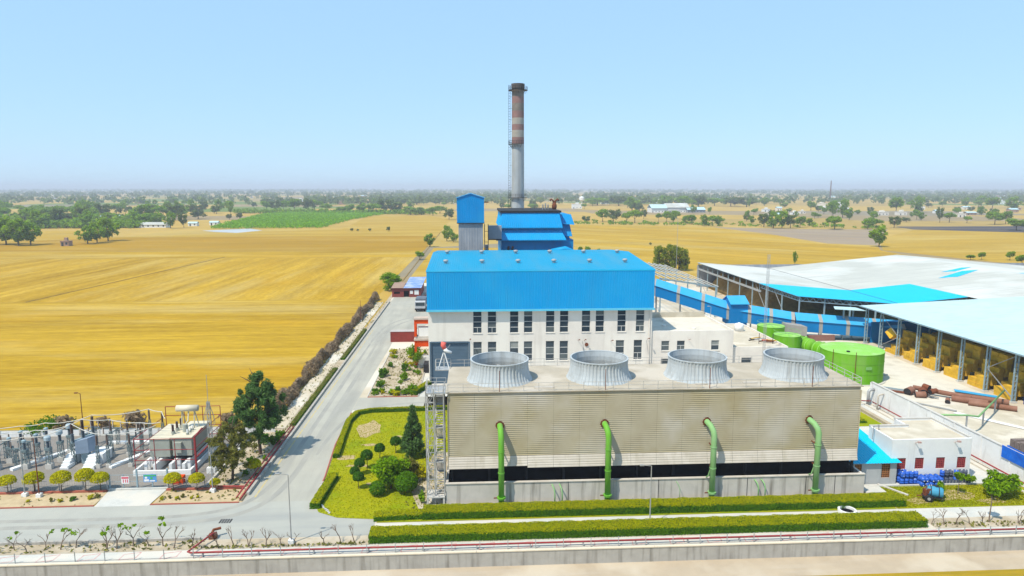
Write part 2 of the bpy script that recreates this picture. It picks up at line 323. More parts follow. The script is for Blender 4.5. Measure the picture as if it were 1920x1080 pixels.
def share(name, me_src, parent, loc, rz=0, scale=None):
    """another piece with the same mesh data"""
    o = bpy.data.objects.new(name, me_src.data); COL.objects.link(o); o.parent = parent; o.location = loc; o.rotation_euler = (0, 0, rz)
    if scale: o.scale = scale
    return o
def sheet(name, pts, m, z=0.): return struct(MB().poly([(x, y, z) for x, y in pts]).build(name, m))
def rect(x0, x1, y0, y1): return [(x0, y0), (x1, y0), (x1, y1), (x0, y1)]
def raw_mesh(name, V, F, m, smooth=False):
    """numpy quads -> mesh"""
    me = bpy.data.meshes.new(name); n = len(F); k = F.shape[1]
    me.vertices.add(len(V)); me.vertices.foreach_set('co', V.astype(np.float32).ravel())
    me.loops.add(n * k); me.loops.foreach_set('vertex_index', F.astype(np.int32).ravel())
    me.polygons.add(n); me.polygons.foreach_set('loop_start', np.arange(0, n * k, k, dtype=np.int32)); me.polygons.foreach_set('loop_total', np.full(n, k, dtype=np.int32))
    me.materials.append(m); me.update(calc_edges=True); return me
def link_mesh(name, me, parent=None, loc=(0, 0, 0)):
    o = bpy.data.objects.new(name, me); COL.objects.link(o); o.parent = parent; o.location = loc; return o
def leaf_quads(P, Nrm, size, rng, aspect=1.6, jitter=.7):
    """one leaf-shaped quad at each P, roughly facing Nrm"""
    n = len(P); d = Nrm + rng.normal(0, jitter, (n, 3)); d /= np.linalg.norm(d, axis=1)[:, None] + 1e-9
    t = rng.normal(0, 1, (n, 3)); t -= (t * d).sum(1)[:, None] * d; t /= np.linalg.norm(t, axis=1)[:, None] + 1e-9
    b = np.cross(d, t); s = (size * rng.uniform(.6, 1.3, n))[:, None]
    V = np.stack([P - t * s * aspect / 2, P - b * s * .5 + t * s * .1, P + t * s * aspect / 2, P + b * s * .5 + t * s * .1], 1).reshape(-1, 3)
    return V, np.arange(4 * n).reshape(-1, 4)
def crown_mesh(name, m, seed, n, rx, rz, cz, clumps=14, cl=.42, size=.3, shape='round', aspect=1.6):
    rng = np.random.default_rng(seed)
    c = rng.normal(0, 1, (clumps, 3)); c /= np.linalg.norm(c, axis=1)[:, None]; c *= rng.uniform(.35, .86 if shape != 'egg' else 1.02, clumps)[:, None]
    c[:, 2] = np.clip(c[:, 2], -.75, 1)
    if shape == 'cone':
        u = rng.uniform(0, 1, clumps); a = rng.uniform(0, 6.28, clumps); rr = (1 - u) * .85 * rng.uniform(.5, 1, clumps)
        c = np.stack([rr * np.cos(a), rr * np.sin(a), u * 2 - 1], 1)
    if shape == 'egg':
        f = 1 - .6 * np.clip(c[:, 2], 0, 1); c[:, 0] *= f; c[:, 1] *= f
    if shape == 'flat': c[:, 2] = np.abs(c[:, 2]) * .8 - .3
    w = rng.uniform(.6, 1.2, clumps); k = rng.choice(clumps, n, p=w / w.sum())
    d = rng.normal(0, 1, (n, 3)); d /= np.linalg.norm(d, axis=1)[:, None]
    rad = cl * w[k] * (rng.uniform(0, 1, n) ** .45)
    if shape == 'cone': rad *= np.clip(1.15 - (c[k, 2] + 1) / 2, .3, 1)
    P = c[k] + d * rad[:, None]
    if shape == 'ball':
        d[:, 2] = np.where(d[:, 2] < -.55, -d[:, 2], d[:, 2]); P = d * rng.uniform(.86, 1.04, n)[:, None]
    if shape == 'dome':
        d[:, 2] = np.where(d[:, 2] < -.3, -d[:, 2], d[:, 2]); P = d * rng.uniform(.84, 1.05, n)[:, None]; P[:, 2] = np.maximum(P[:, 2], -.25 + rng.uniform(-.1, .1, n))
    S = np.array([rx, rx, rz]); P = P * S; P[:, 2] += cz
    V, F = leaf_quads(P, d + np.array([0, 0, .35]), size, rng, aspect)
    return raw_mesh(name, V, F, m)
def trunk_mesh(name, m, seed, h, r, limbs=5, spread=1.5, top=None):
    rng = random.Random(seed); mb = MB(); top = top or h
    pts = [(0, 0, -.1)]; x = y = 0
    for i in range(1, 5):
        x += rng.uniform(-.06, .06) * h * .3; y += rng.uniform(-.06, .06) * h * .3; pts.append((x, y, h * i / 4))
    mb.tube(pts, [r * 1.25, r, r * .8, r * .6, r * .3], 6)
    for i in range(limbs):
        k = rng.choice((2, 2, 3, 3, 4)); p = Vector(pts[k]); a = 6.28 * i / limbs + rng.uniform(-.4, .4); L = spread * rng.uniform(.6, 1)
        q = p + Vector((math.cos(a) * L * .5, math.sin(a) * L * .5, L * .45)); e = q + Vector((math.cos(a) * L * .5, math.sin(a) * L * .5, L * .35))
        mb.tube([p, q, e], [r * .5, r * .35, r * .12], 5)
    me = bpy.data.meshes.new(name); me.from_pydata(mb.v, [], mb.f); me.materials.append(m); me.update(); return me
def wall_holes(mb, x0, x1, z0, z1, y, t, holes):
    """wall panel in the XZ plane, front face at y, thickness t back, with rectangular openings (xa, xb, za, zb)"""
    xs = sorted({x0, x1, *[h[0] for h in holes], *[h[1] for h in holes]}); 
    for a, b in zip(xs[:-1], xs[1:]):
        hs = sorted([h for h in holes if h[0] <= a + 1e-6 and h[1] >= b - 1e-6], key=lambda h: h[2]); z = z0
        for h in hs:
            if h[2] > z + 1e-6: mb.box(a, b, y, y + t, z, h[2])
            z = h[3]
        if z < z1 - 1e-6: mb.box(a, b, y, y + t, z, z1)
    return mb
# ---------------------------------------------------------------- ground, fields, roads
sheet('ground', rect(-14000, 14000, 71, 14000), ground_mat(), -.06)
sheet('outer_ground', rect(-14000, 14000, -9000, 70.9), TRACK, -1.72)
G1, G2 = (.46, .295, .020), (.27, .155, .003)
FA = field_mat('stubble_rows_across', G1, G2, 0, 3., contrast=.6)
FB = field_mat('stubble_rows_along', (.48, .305, .024), (.27, .155, .003), R(88), 6., contrast=.62)
FC = field_mat('stubble_orange', (.36, .21, .010), (.29, .165, .006), 0, 5., contrast=.1)
FD = field_mat('stubble_pale', (.42, .275, .035), (.33, .205, .018), R(6), 6.)
FE = field_mat('stubble_slant', (.46, .30, .03), (.30, .18, .01), R(-38), 7., contrast=.55)
FF = field_mat('fallow_grey', (.30, .235, .165), (.25, .195, .14), R(-40), 6., contrast=.1)
FG = field_mat('burnt_strip', (.075, .07, .08), (.045, .042, .05), 0, 8., contrast=.2)
FO = field_mat('crop_verge', (.40, .24, .02), (.22, .18, .015), 0, 1.2)
def field(pts, m, z): return sheet('field', pts, m, z)
field(rect(-520, -36.2, 110.5, 246), FA, -.02)
field([(-520, 246.5), (-36.2, 246.5), (-34, 398), (-520, 406)], FB, -.02)
field([(-520, 406.6), (-34, 398.6), (-32, 440), (-520, 450)], FA, -.02)
field([(-430, 450.6), (-32, 440.6), (-31, 575), (-60, 580), (-300, 570)], FC, -.02)
field([(-300, 571), (-60, 581), (-31, 577), (-29, 860), (-60, 980), (-150, 985), (-128, 672), (-205, 640)], FD, -.02)
field([(-900, 250), (-521, 250), (-521, 452), (-431, 452), (-301, 572), (-330, 660), (-900, 640)], FD, -.03)
field([(-29, 290), (34, 290), (30, 460), (-27, 460)], FD, -.02)
field([(35, 290), (250, 290), (262, 425), (282, 462), (250, 480), (257, 575), (240, 690), (128, 745), (33, 760), (30, 461)], FE, -.02)
field([(283, 463), (256, 481), (258, 575), (246, 692), (310, 660), (400, 640), (330, 540)], FF, -.018)
field([(264, 426), (287, 340), (520, 340), (560, 585), (425, 636), (335, 540), (285, 463)], FD, -.022)
field([(425, 640), (500, 588), (760, 620), (760, 690), (438, 690)], FG, -.018)
field([(-4000, -60), (4000, -60), (4000, 67.3), (30, 66.9), (-4000, 62)], FO, -1.70)
# thin earth bunds between plots
for a, b in (((-158, 247), (-145, 405)), ((-31, 295), (-30, 640))):
    struct(MB().beam((*a, .0), (*b, .0), .5, .22).build('field_bund', mat('bund_soil', (.26, .18, .06), (.2, .13, .04), .5, .95)))

sheet('plant_yard', rect(-31, 150, 71.2, 289), DUST, -.01)
sheet('road', rect(-31.4, -30, 84.6, 290), SOIL, -.004)
sheet('road', [(-30, 84.6), (-20.9, 84.6), (-21.1, 92), (-22, 104), (-22.3, 121), (-22.3, 129), (-21.5, 170), (-21.5, 178), (-12, 205), (-12, 262), (-29.5, 262)], ROAD, .004)
sheet('road', [(-120, 75.2), (-12.2, 75.2), (-12.2, 79), (-17, 80.2), (-20, 82), (-20.9, 84.6), (-120, 84.6)], ROADX, .0)
sheet('path', rect(-22.25, -4.5, 121, 128.4), ROAD, .0)
sheet('path', rect(-12.15, 140, 75.6, 78.05), PAVE, .002)
sheet('path', rect(-9.5, 36, 100, 136.9), PAVE, .0)
sheet('path', rect(-11, -9.45, 128.5, 175), PAVE, .0)
sheet('pavement', rect(-140, 150, 71.02, 73), PAVE, .004)
sheet('planting_strip', rect(-120, -12.2, 73.02, 75.1), SOIL, .0)
sheet('planting_strip', rect(54.5, 140, 73.02, 75.5), SOIL, .0)
sheet('planting_bed', rect(-120, -48.6, 84.65, 88.6), SAND, .006)
sheet('planting_bed', rect(-41.3, -30.1, 84.65, 88.6), SAND, .006)
sheet('driveway_apron', [(-48.3, 84.3), (-41.6, 84.3), (-41.35, 89.1), (-48.9, 89.1)], PAVE, .012)
sheet('gravel_yard', rect(-130, -36.4, 89.0, 110.2), GRAVEL, .0)
sheet('planting_bed', rect(-36.35, -30.1, 88.65, 112), SOIL, .0)
sheet('path', rect(-34.6, -32, 112.1, 240), DUST, .008)
sheet('planting_bed', rect(-31.95, -30.1, 112.1, 196), SOIL, .01)
LAWNP = [(-22.0, 119.6), (-21.8, 104), (-20.9, 92), (-20.6, 83.5), (-19.6, 81.3), (-17, 79.7), (-12, 79.0), (-12, 78.15), (52.9, 78.15), (52.9, 81.2), (-4, 81.2), (-4.3, 120.2), (-19, 120.4)]
sheet('lawn', LAWNP, LAWN, .03)
sheet('bare_ground', [(-7.2, 81.4), (-4.05, 81.4), (-4.1, 100), (-6.4, 99), (-7.4, 92), (-9, 88.5), (-8.2, 85)], SOIL, .036)
rng = random.Random(3)
def patch(cx, cy, rx, ry):
    pts = [(cx + math.cos(t * .5236) * rx * rng.uniform(.6, 1.15), cy + math.sin(t * .5236) * ry * rng.uniform(.6, 1.15)) for t in range(12)]
    sheet('bare_ground', pts, BAREPATCH, .04 + rng.uniform(0, .008))
for a in ((-17.6, 111, 2.2, 4.2), (-19.4, 98.6, 1.9, 1.0), (-16.3, 103.6, 1.7, .5), (-17.2, 95.5, 2.4, .5), (-12.6, 107, .8, .5), (-12.8, 104, .6, .4), (-14.2, 89.2, .9, .5), (-12.6, 92.4, 1, .4)): patch(*a)
sheet('planting_bed', [(-20.7, 128.7), (-11.1, 128.7), (-11.3, 168), (-20.6, 168)], SOIL, .02)
sheet('lawn', [(53, 78.15), (76, 78.15), (73.2, 84.4), (52.9, 84.4)], LAWN, .03)
for a in ((62, 81.5, 4, 1.6), (57.2, 80, 2, 1), (66.5, 79.6, 2.4, .8)): patch(*a)
sheet('lawn', rect(63.5, 69.5, 107.5, 119.5), LAWN, .02)
sheet('path', rect(52, 73.6, 84.45, 124), PAVE, .0)
sheet('path', rect(74.3, 99.8, 84, 118), ROOFC, .0)
sheet('path', rect(64, 99.8, 120, 175), ROOFW, -.002)
# yellow edge line, worn, and the drain grating
y = 86.
while y < 190:
    L = random.uniform(4, 9); MBo = sheet('road_marking', rect(-28.95, -28.7, y, y + L), YELLOWP, .009); y += L + random.uniform(.3, 1.2)
gr = tag(MB().build('drain_grate', DARKM), 'dark slotted drain grate set in the road junction', 'drain')
bpy.data.objects.remove(gr)
g0 = thing('drain_grate', 'dark slotted drain grate set in the road junction', 'drain', (-30.3, 79.6, .01))
for i in range(5): MB().box(-31 + i * .3, -30.84 + i * .3, 79.1, 80.1, .01, .03).build('bar', DARKM, g0)
# kerbs
def kerb(x0, x1, y0, y1, z, m=CONCP): return struct(MB().box(x0, x1, y0, y1, -.05, z).build('kerb', m))
kerb(-30.1, -29.75, 86.6, 240, .42, CONC); kerb(-120, -31.6, 75.1, 75.4, .32, CONC)
kerb(-120, -48.45, 84.45, 84.64, .12, REDK); kerb(-41.45, -30.4, 84.45, 84.64, .12, REDK)
kerb(-120, -49.0, 88.62, 88.95, .22, REDK); kerb(-41.25, -31.2, 88.62, 88.95, .22, REDK); kerb(-49, -41.3, 89.12, 89.4, .18, PAVE)
kerb(-20.85, -20.7, 128.6, 168, .12); kerb(-11.1, -10.9, 128.6, 168, .16, CONC)
kerb(-20.7, -11.1, 128.5, 128.68, .12, REDK); kerb(52.9, 73.6, 84.4, 84.62, .2, PAVE); kerb(-36.5, -36.2, 89.4, 110, .3, CONCP)
for a, b_ in zip([(-20.8, 84.2), (-21.05, 92), (-22.0, 104), (-22.2, 119.4)][:-1], [(-20.8, 84.2), (-21.05, 92), (-22.0, 104), (-22.2, 119.4)][1:]): struct(MB().beam((*a, .03), (*b_, .03), .16, .14).build('kerb', REDK))
# edging stones round the lawn corner
st = MB().box(-.16, .16, -.1, .1, 0, .14).build('edging_stone', PAVE); st.location = (-20.95, 84, .02); struct(st); prev = None
for i in range(24):
    t = i / 23; x = -20.95 + 1.2 * t ** 2 + (3.6 * max(0, t - .55)); yy = 90 - 9.6 * t + 1.2 * max(0, t - .6)
    o = share('edging_stone', st, None, (x + random.uniform(-.05, .05), yy, .01), random.uniform(0, 3)); o['kind'] = 'structure'
bpy.data.objects.remove(st)
# retaining wall on the outer side
fw = thing('retaining_wall', 'long grey concrete retaining wall with pale coping along the dusty track', 'wall', (0, 70.8, -1.72))
MB().box(-140, 150, 70.72, 70.98, -1.8, -.02).build('wall_face', CONC, fw)
for i in range(29): MB().box(-140 + i * 10 + .015, -130 + i * 10 - .015, 70.66, 71.01, -.018, .10).build('coping', mat('coping_pale', (.66, .58, .45), (.6, .52, .4), 1., .9), fw)
# faded red outlines painted on the pavement
mk = MB()
for a, b in (((-1.05, -.55), (.75, -.55)), ((-.75, .55), (1.05, .55))):
    mk.add([(a[0], a[1], 0), (b[0], b[1], 0), (b[0], b[1] + .12, 0), (a[0], a[1] + .12, 0)], [(0, 1, 2, 3)])
mk.add([(-1.05, -.43, 0), (-.93, -.43, 0), (-.63, .55, 0), (-.75, .55, 0)], [(0, 1, 2, 3)]); mk.add([(.63, -.43, 0), (.75, -.43, 0), (1.05, .55, 0), (.93, .55, 0)], [(0, 1, 2, 3)])
pm = mk.build('painted_outline', PINKP)
for i in range(26):
    o = share('painted_outline', pm, None, (-51 + i * 4.35, 72.0, .01), R(12)); o['kind'] = 'structure'
bpy.data.objects.remove(pm)

# dark tyre-polished bands curving through the junction
def band(pts, w):
    V = []
    for i, p in enumerate(pts):
        a, b_ = Vector(pts[max(0, i - 1)]), Vector(pts[min(len(pts) - 1, i + 1)]); d = (b_ - a).normalized(); n_ = Vector((-d.y, d.x)) * (w * (.6 if i in (0, len(pts) - 1) else 1) / 2); V.append((Vector(p) + n_, Vector(p) - n_))
    mb = MB()
    for (a, b_), (c, d) in zip(V[:-1], V[1:]): mb.poly([(*b_, .0075), (*d, .0075), (*c, .0075), (*a, .0075)])
    struct(mb.build('tyre_track', TYRE))
def bez(*P): 
    P = [Vector(p) for p in P]; return [tuple(P[0] * (1 - t) ** 3 + P[1] * 3 * t * (1 - t) ** 2 + P[2] * 3 * t * t * (1 - t) + P[3] * t ** 3) for t in [i / 14 for i in range(15)]]
band([(-110, 79.2), (-80, 79.3)] + bez((-42, 79.2), (-28, 79.2), (-25.4, 81), (-25.4, 98)) + [(-25.4, 110), (-25.2, 140), (-25.4, 175)], .9); band([(-110, 80.9), (-80, 81)] + bez((-45, 80.9), (-30, 80.9), (-27.4, 82), (-27.4, 97)) + [(-27.3, 110), (-27.2, 140), (-27.0, 175)], .8)
band(bez((-25.4, 176), (-25, 196), (-22, 205), (-15, 210)), .9); band(bez((-27, 176), (-27, 200), (-24, 209), (-15, 213)), .8); band(bez((-24, 100), (-23.5, 121), (-20, 124.6), (-8, 124.8)), .7)
# ---------------------------------------------------------------- shared builders
def corr(mb, p00, p10, p11, p01, pitch=.5, depth=.05):
    """ribbed sheet; ribs run from the p00-p10 edge to the p01-p11 edge"""
    p00, p10, p11, p01 = map(Vector, (p00, p10, p11, p01)); w = max((p10 - p00).length, (p11 - p01).length); n = max(2, int(w / pitch))
    nr = (p10 - p00).cross(p01 - p00).normalized() * depth; vs = []; fs = []
    for i in range(n):
        for fr, o in ((0, 0), (.55, 0), (.68, 1), (.87, 1)):
            t = (i + fr) / n
            for a, b in ((p00, p10), (p01, p11)): vs.append(a.lerp(b, t) + nr * o)
    vs += [p10, p11]; k = len(vs) // 2
    fs = [(2 * i, 2 * i + 2, 2 * i + 3, 2 * i + 1) for i in range(k - 1)]
    return mb.add(vs, fs)
WRNG = random.Random(17)
def window(par, x0, x1, z0, z1, y, rows, split_bottom=False, cols=1):
    """frame with transoms and single panes, set back in the opening whose front is at y"""
    yy = y + .14; f = MB(); t = .07
    f.box(x0, x0 + t, yy, yy + .1, z0, z1); f.box(x1 - t, x1, yy, yy + .1, z0, z1); f.box(x0 + t, x1 - t, yy, yy + .1, z0, z0 + t); f.box(x0 + t, x1 - t, yy, yy + .1, z1 - t, z1)
    zs = [z0 + (z1 - z0) * i / rows for i in range(rows + 1)]
    for z in zs[1:-1]: f.box(x0 + t, x1 - t, yy, yy + .1, z - .05, z + .05)
    if split_bottom: f.box((x0 + x1) / 2 - .04, (x0 + x1) / 2 + .04, yy, yy + .1, z0 + t, zs[1] - .05)
    w = f.build('window', FRAME, par)
    for i in range(rows):
        c = [(x0 + t, x1 - t)] if not (split_bottom and i == 0) else [(x0 + t, (x0 + x1) / 2 - .04), ((x0 + x1) / 2 + .04, x1 - t)]
        for a, b in c: MB().box(a, b, yy + .04, yy + .06, zs[i] + .05, zs[i + 1] - .05).build('pane', WRNG.choice((GLASS, GLASS, GLASS, GLASS2, GLASS2, GLASS3) if z1 < 9.5 else (GLASS,) * 9 + (GLASS2,) * 2), w)
    MB().box(x0 - .1, x1 + .1, y - .12, y + .13, z0 - .12, z0 - .005).build('sill', WHITE, w)
    return w
def railing(par, pts, h=1.0, step=2., name='railing', m=RAIL, r=.03, mid=True):
    """rails along pts as one part with each post a piece of it"""
    mb = MB()
    for a, b in zip(pts[:-1], pts[1:]):
        for k in ((1, .55) if mid else (1,)): mb.beam((a[0], a[1], a[2] + h * k), (b[0], b[1], b[2] + h * k), r * 1.6)
    rl = mb.build(name, m, par); post = None; base = _off(par)
    for a, b in zip(pts[:-1], pts[1:]):
        a, b = Vector(a), Vector(b); n = max(1, round((b - a).length / step))
        for i in range(n + (1 if b == Vector(pts[-1]) else 0)):
            p = a.lerp(b, i / n) - base
            if post is None:
                post = MB().box(-r, r, -r, r, 0, h).build('post', m, rl, local=True); post.location = p
            else: share('post', post, rl, p)
    return rl

# ---------------------------------------------------------------- cooling tower
ct = thing('cooling_tower', 'long ribbed cooling tower with four fluted fan stacks on its flat deck', 'cooling tower', (23.2, 82.2, 0))
CX0, CX1 = -3.8, 50.9
b = MB(); b.box(CX0, CX1, 82.2, 82.5, -.05, 2.86); b.box(CX0, CX0 + .3, 82.5, 97, -.05, 2.86); b.box(CX1 - .3, CX1, 82.5, 97, -.05, 2.86); b.box(CX0 + .3, CX1 - .3, 96.7, 97, -.05, 2.86)
bw = b.build('basin_wall', BASIN, ct)
for i in range(14): MB().box(CX0 - .06 + i * 3.916, CX0 - .06 + (i + 1) * 3.916 - .02, 82.1, 82.56, 2.863, 2.96).build('lip', APRON, bw)
for i in (3, 6, 9, 11, 12): MB().box(CX0 + 3.9 * (i + 1) - .03, CX0 + 3.9 * (i + 1) + .03, 82.17, 82.198, 0, 2.8).build('joint', DARKM, bw)
MB().box(CX0, CX1, 81.6, 82.18, -.05, .14).build('plinth', APRON, ct)
MB().box(CX0 + .35, CX1 - .35, 82.55, 96.6, .5, 1.9).build('basin_water', BLACK, ct)
MB().box(-2.9, 50.0, 84.6, 95.2, 2.0, 14.1).build('black_fill_block', BLACK, ct)  # solid black block: paints the shade inside the inlet and stops light passing through
N_P = 16; PX0, PX1 = -3.4, 49.9; pw = (PX1 - PX0) / N_P
# one louvre panel: tilted slats
def slats(w, z0, z1, n):
    mb = MB(); h = (z1 - z0) / n
    for i in range(n):
        a = z0 + i * h
        mb.add([(0, 0, a), (w, 0, a), (w, .17, a + h), (0, .17, a + h)], [(0, 1, 2, 3)]); mb.add([(0, .17, a), (w, .17, a), (w, 0, a), (0, 0, a)], [(0, 1, 2, 3)])
    return mb
base = _off(ct)
p0 = slats(pw - .012, 6.25, 14.55, 32).build('louvre_panel', LOUVRE, ct, local=True); a0 = None
for i in range(N_P):
    loc = Vector((PX0 + i * pw, 82.85 + (.012 if i % 3 == 1 else 0), 0)) - base
    if i == 0: p0.location = loc
    else: share('louvre_panel', p0, ct, loc)
    x = PX0 + i * pw; z = 4.75 if i != 2 else 5.0
    corr(MB(), (x, 82.42, z), (x, 82.82, 6.22), (x + pw - .02, 82.82, 6.22), (x + pw - .02, 82.42, z), .28, .03).build('apron_panel', APRON, ct)
MB().box(PX0, PX1, 83.05, 83.25, 5.3, 14.1).build('louvre_frame', BLACK, ct)
for s, x in ((1, PX0 - .1), (-1, PX1)):
    mb = MB(); mb.box(x, x + .1, 82.8, 95.2, 4.7, 14.1); mb.build('end_casing', LOUVRE, ct)
MB().box(PX0 - .1, PX1 + .1, 95.0, 95.2, 4.7, 14.1).build('rear_casing', LOUVRE, ct)
for i in range(12): MB().box(CX0 + .6 + i * 4.85, CX0 + .85 + i * 4.85, 84.2, 84.5, 1.9, 5.3).build('inlet_column', DARKM, ct)
MB().box(PX0 - .25, PX1 + .25, 82.72, 95.3, 14.56, 14.68).build('deck', DECK, ct)
DZ = 14.68
railing(ct, [(PX0, 82.95, DZ), (PX1, 82.95, DZ)], 1.05, 1.9)
railing(ct, [(PX0, 95.0, DZ), (PX1, 95.0, DZ)], 1.05, 1.9)
railing(ct, [(PX1 - .02, 83.0, DZ), (PX1 - .02, 94.9, DZ)], 1.05, 1.9)
SX = [3.3 + 13.42 * k for k in range(4)]; SY = 88.8
for k, x in enumerate(SX):
    prof = [(4.38, 0), (4.16, .35), (3.96, .9), (3.84, 1.5), (3.79, 2.0), (3.84, 2.7)]
    fs = MB().lathe(prof, (x, SY, DZ), 208, .045, 1).build('fan_stack', STACK, ct)
    tag(fs, ['leftmost fluted fan stack on the cooling tower deck', 'second fan stack from the stair tower', 'third fan stack from the stair tower', 'rightmost fluted fan stack beside the big green tank'][k])
    MB().lathe([(3.7, 2.66), (3.92, 2.66), (3.92, 2.78), (3.7, 2.78), (3.7, 2.66)], (x, SY, DZ), 64).build('rim', STACK, fs)
    MB().lathe([(3.70, 2.65), (3.62, 2.0), (3.66, 1.4), (3.8, .8)], (x, SY, DZ), 48).build('lining', STACK, fs)
    MB().cyl((x, SY, DZ - .1), (x, SY, DZ + 1.3), .5, .45, 16).build('fan_hub', GALV, fs)
    for j in range(8):
        t = j * math.pi / 4 + k; d = Vector((math.cos(t), math.sin(t), 0)); q = Vector((-d.y, d.x, .3))
        c = Vector((x, SY, DZ + 1.05)); MB().add([c + d * .4 - q * .12, c + d * 3.4 - q * .3, c + d * 3.4 + q * .3, c + d * .4 + q * .2], [(0, 1, 2, 3)]).build('fan_blade', GALV, fs)
    mb = MB(); mb.cyl((x - .25, 82.78, DZ + .02), (x - .25, 82.78, DZ + 2.7), .05, n=6); mb.build('light_pole', RUST, fs)
for x, y, L in ((7.5, 83.9, 2.6), (28.6, 84.3, 1.6), (35, 84.6, 1.9)):
    o = tag(MB().box(x, x + L, y, y + .35, DZ + .005, DZ + .16).build('loose_plank', APRON), {7.5: 'pale planks lying on the tower deck near the leftmost stack', 28.6: 'short pale plank lying on the deck before the third stack', 35: 'loose boards lying between the two right hand stacks'}[x], 'plank')
# riser pipes
RL = ['leftmost green riser pipe bending into the cooling tower face', 'second green riser pipe from the left, beside a wall ladder', 'third green riser pipe from the left on the cooling tower', 'rightmost green riser pipe near the blue lean-to']
for k, x in enumerate((3.2, 16.7, 30.2, 43.8)):
    t = thing('riser_pipe', RL[k], 'pipe', (x, 81.25, 0), 'green riser pipes on the cooling tower')
    m = GREENP if k < 2 else GREENP2; dx = (-.1, -.25, -.5, -.6)[k]
    MB().tube([(x, 81.25, .02), (x, 81.25, 8.95), (x + dx * .2, 81.4, 9.55), (x + dx * .6, 81.9, 10.05), (x + dx, 82.4, 10.27), (x + dx * 1.1, 83.1, 10.35)], .37, 14).build('pipe', m, t, True)
    MB().cyl((x, 81.25, 0), (x, 81.25, .16), .62, n=16).build('base_flange', m, t)
    for z in (1.25, 1.38): MB().cyl((x, 81.25, z), (x, 81.25, z + .09), .55, n=16).build('flange', m, t)
    for z in (4.6, 7.4): MB().cyl((x, 81.25, z), (x, 81.25, z + .1), .43, n=16).build('joint_ring', m, t); MB().box(x - .06, x + .06, 81.6, 82.45 if z < 5 else 82.9, z - .12, z - .01).build('bracket', RUST, t)
    MB().beam((x - .95, 81.15, 1.36), (x - .3, 81.2, 1.36), .12).build('valve_stem', RUST, t)
    MB().cyl((x + dx * 1.02, 82.72, 10.29), (x + dx * 1.05, 82.8, 10.3), .56, n=16).build('wall_flange', RUST, t)
    if k > 1: MB().tube([(x - .5, 82.1, 3.1), (x - .45, 81.6, 3.4), (x - .1, 81.3, 5.2)], .09, 6).build('drain_branch', m, t)
# small goose-neck pipes on the basin wall
for k, x in enumerate((10.0, 10.95, 36.4, 37.3, 26.1)):
    t = tag(MB().tube([(x, 81.45, .05), (x, 81.45, 1.7), (x - .1, 81.6, 2.2), (x - .25, 82.0, 2.5), (x - .28, 82.3, 2.55)], .085 if k < 4 else .04, 8).build('gooseneck_pipe', GREENP2, None, True),
            ['left of the two slim green goosenecks between first and second riser', 'right of the two slim green goosenecks between first and second riser', 'left of the two goosenecks between third and fourth riser', 'right of the two goosenecks between third and fourth riser', 'single thin green tap pipe mid basin wall'][k], 'pipe', 'green gooseneck pipes')
t = thing('ladder', 'small steel rung ladder on the basin wall beside the second riser', 'ladder', (17.8, 82, 0))
for s in (-.22, .22): MB().box(17.8 + s - .03, 17.8 + s + .03, 81.9, 81.96, 0, 3.1).build('rail', GALV, t)
for i in range(7): MB().box(17.61, 17.99, 81.91, 81.95, .3 + i * .4, .34 + i * .4).build('rung', GALV, t)

# ---------------------------------------------------------------- stair tower at the left end
s = thing('stair_tower', 'galvanised lattice stair tower at the left end of the cooling tower', 'stair tower', (-5, 83.6, 0))
LX = (-6.15, -5.15, -3.95); LY = (82.5, 85.7)
for x in LX:
    for y in LY: MB().box(x - .07, x + .07, y - .07, y + .07, 0, 15.2 if x != LX[0] else 14.9).build('leg', GALV, s)
for i in range(6):
    z0 = 1.2 + i * 2.25; z1 = z0 + 2.25
    for y in LY:
        mb = MB(); mb.beam((LX[0], y - .03, z0), (LX[1], y - .03, z1), .06); mb.beam((LX[0], y + .04, z1), (LX[1], y + .04, z0), .06); mb.build('brace', GALV, s)
        MB().beam((LX[0], y, z1), (LX[2], y, z1), .09).build('cross_beam', GALV, s)
    mb = MB(); mb.beam((LX[0], LY[0], z0), (LX[0], LY[1], z1), .06); mb.build('brace', GALV, s)
    yl = LY[0] + .1 if i % 2 == 0 else LY[1] - .7
    fl = MB(); y0, y1 = (LY[0] + .3, LY[1] - .7) if i % 2 == 0 else (LY[1] - .3, LY[0] + .7)
    for x in (-5.0, -4.05): fl.beam((x, y0, z0), (x, y1, z1), .05, .22)
    f = fl.build('flight', GALV, s); off = _off(s); tr = None
    for j in range(9):
        p = Vector((-4.52, y0 + (y1 - y0) * (j + .5) / 9, z0 + (z1 - z0) * (j + 1) / 9)) - off
        if tr is None and i == 0 and j == 0: TREAD = MB().box(-.44, .44, -.14, .14, -.02, .02).build('tread', APRON, f, local=True); TREAD.location = p; tr = TREAD
        else: share('tread', TREAD, f, p)
    hr = MB()
    for x in (-5.05, -4.0): hr.beam((x, y0, z0 + 1), (x, y1, z1 + 1), .05)
    hr.build('handrail', RAIL, s)
    MB().box(-5.1, -4.0, min(y1, y1 + (.5 if i % 2 == 0 else -.5)), max(y1, y1 + (.5 if i % 2 == 0 else -.5)), z1 - .04, z1).build('landing', GALV, s)
MB().box(-6.2, -3.7, 82.4, 85.8, 14.58, 14.66).build('top_landing', GALV, s)
railing(s, [(-6.15, 82.45, 14.66), (-6.15, 85.75, 14.66), (-3.75, 85.75, 14.66)], 1.1, 1.1); railing(s, [(-6.15, 82.45, 14.66), (-3.7, 82.45, 14.66)], 1.1, .8)
MB().box(-6.3, -3.85, 81.6, 85.9, -.02, .1).build('footing', APRON, s)
MB().box(-6.2, -3.9, 82.0, 84.0, 1.15, 1.3).build('first_landing', CONCP, s); mb = MB()
for x in (-6.1, -4.05): mb.box(x - .12, x + .12, 82.05, 82.3, .1, 1.15)
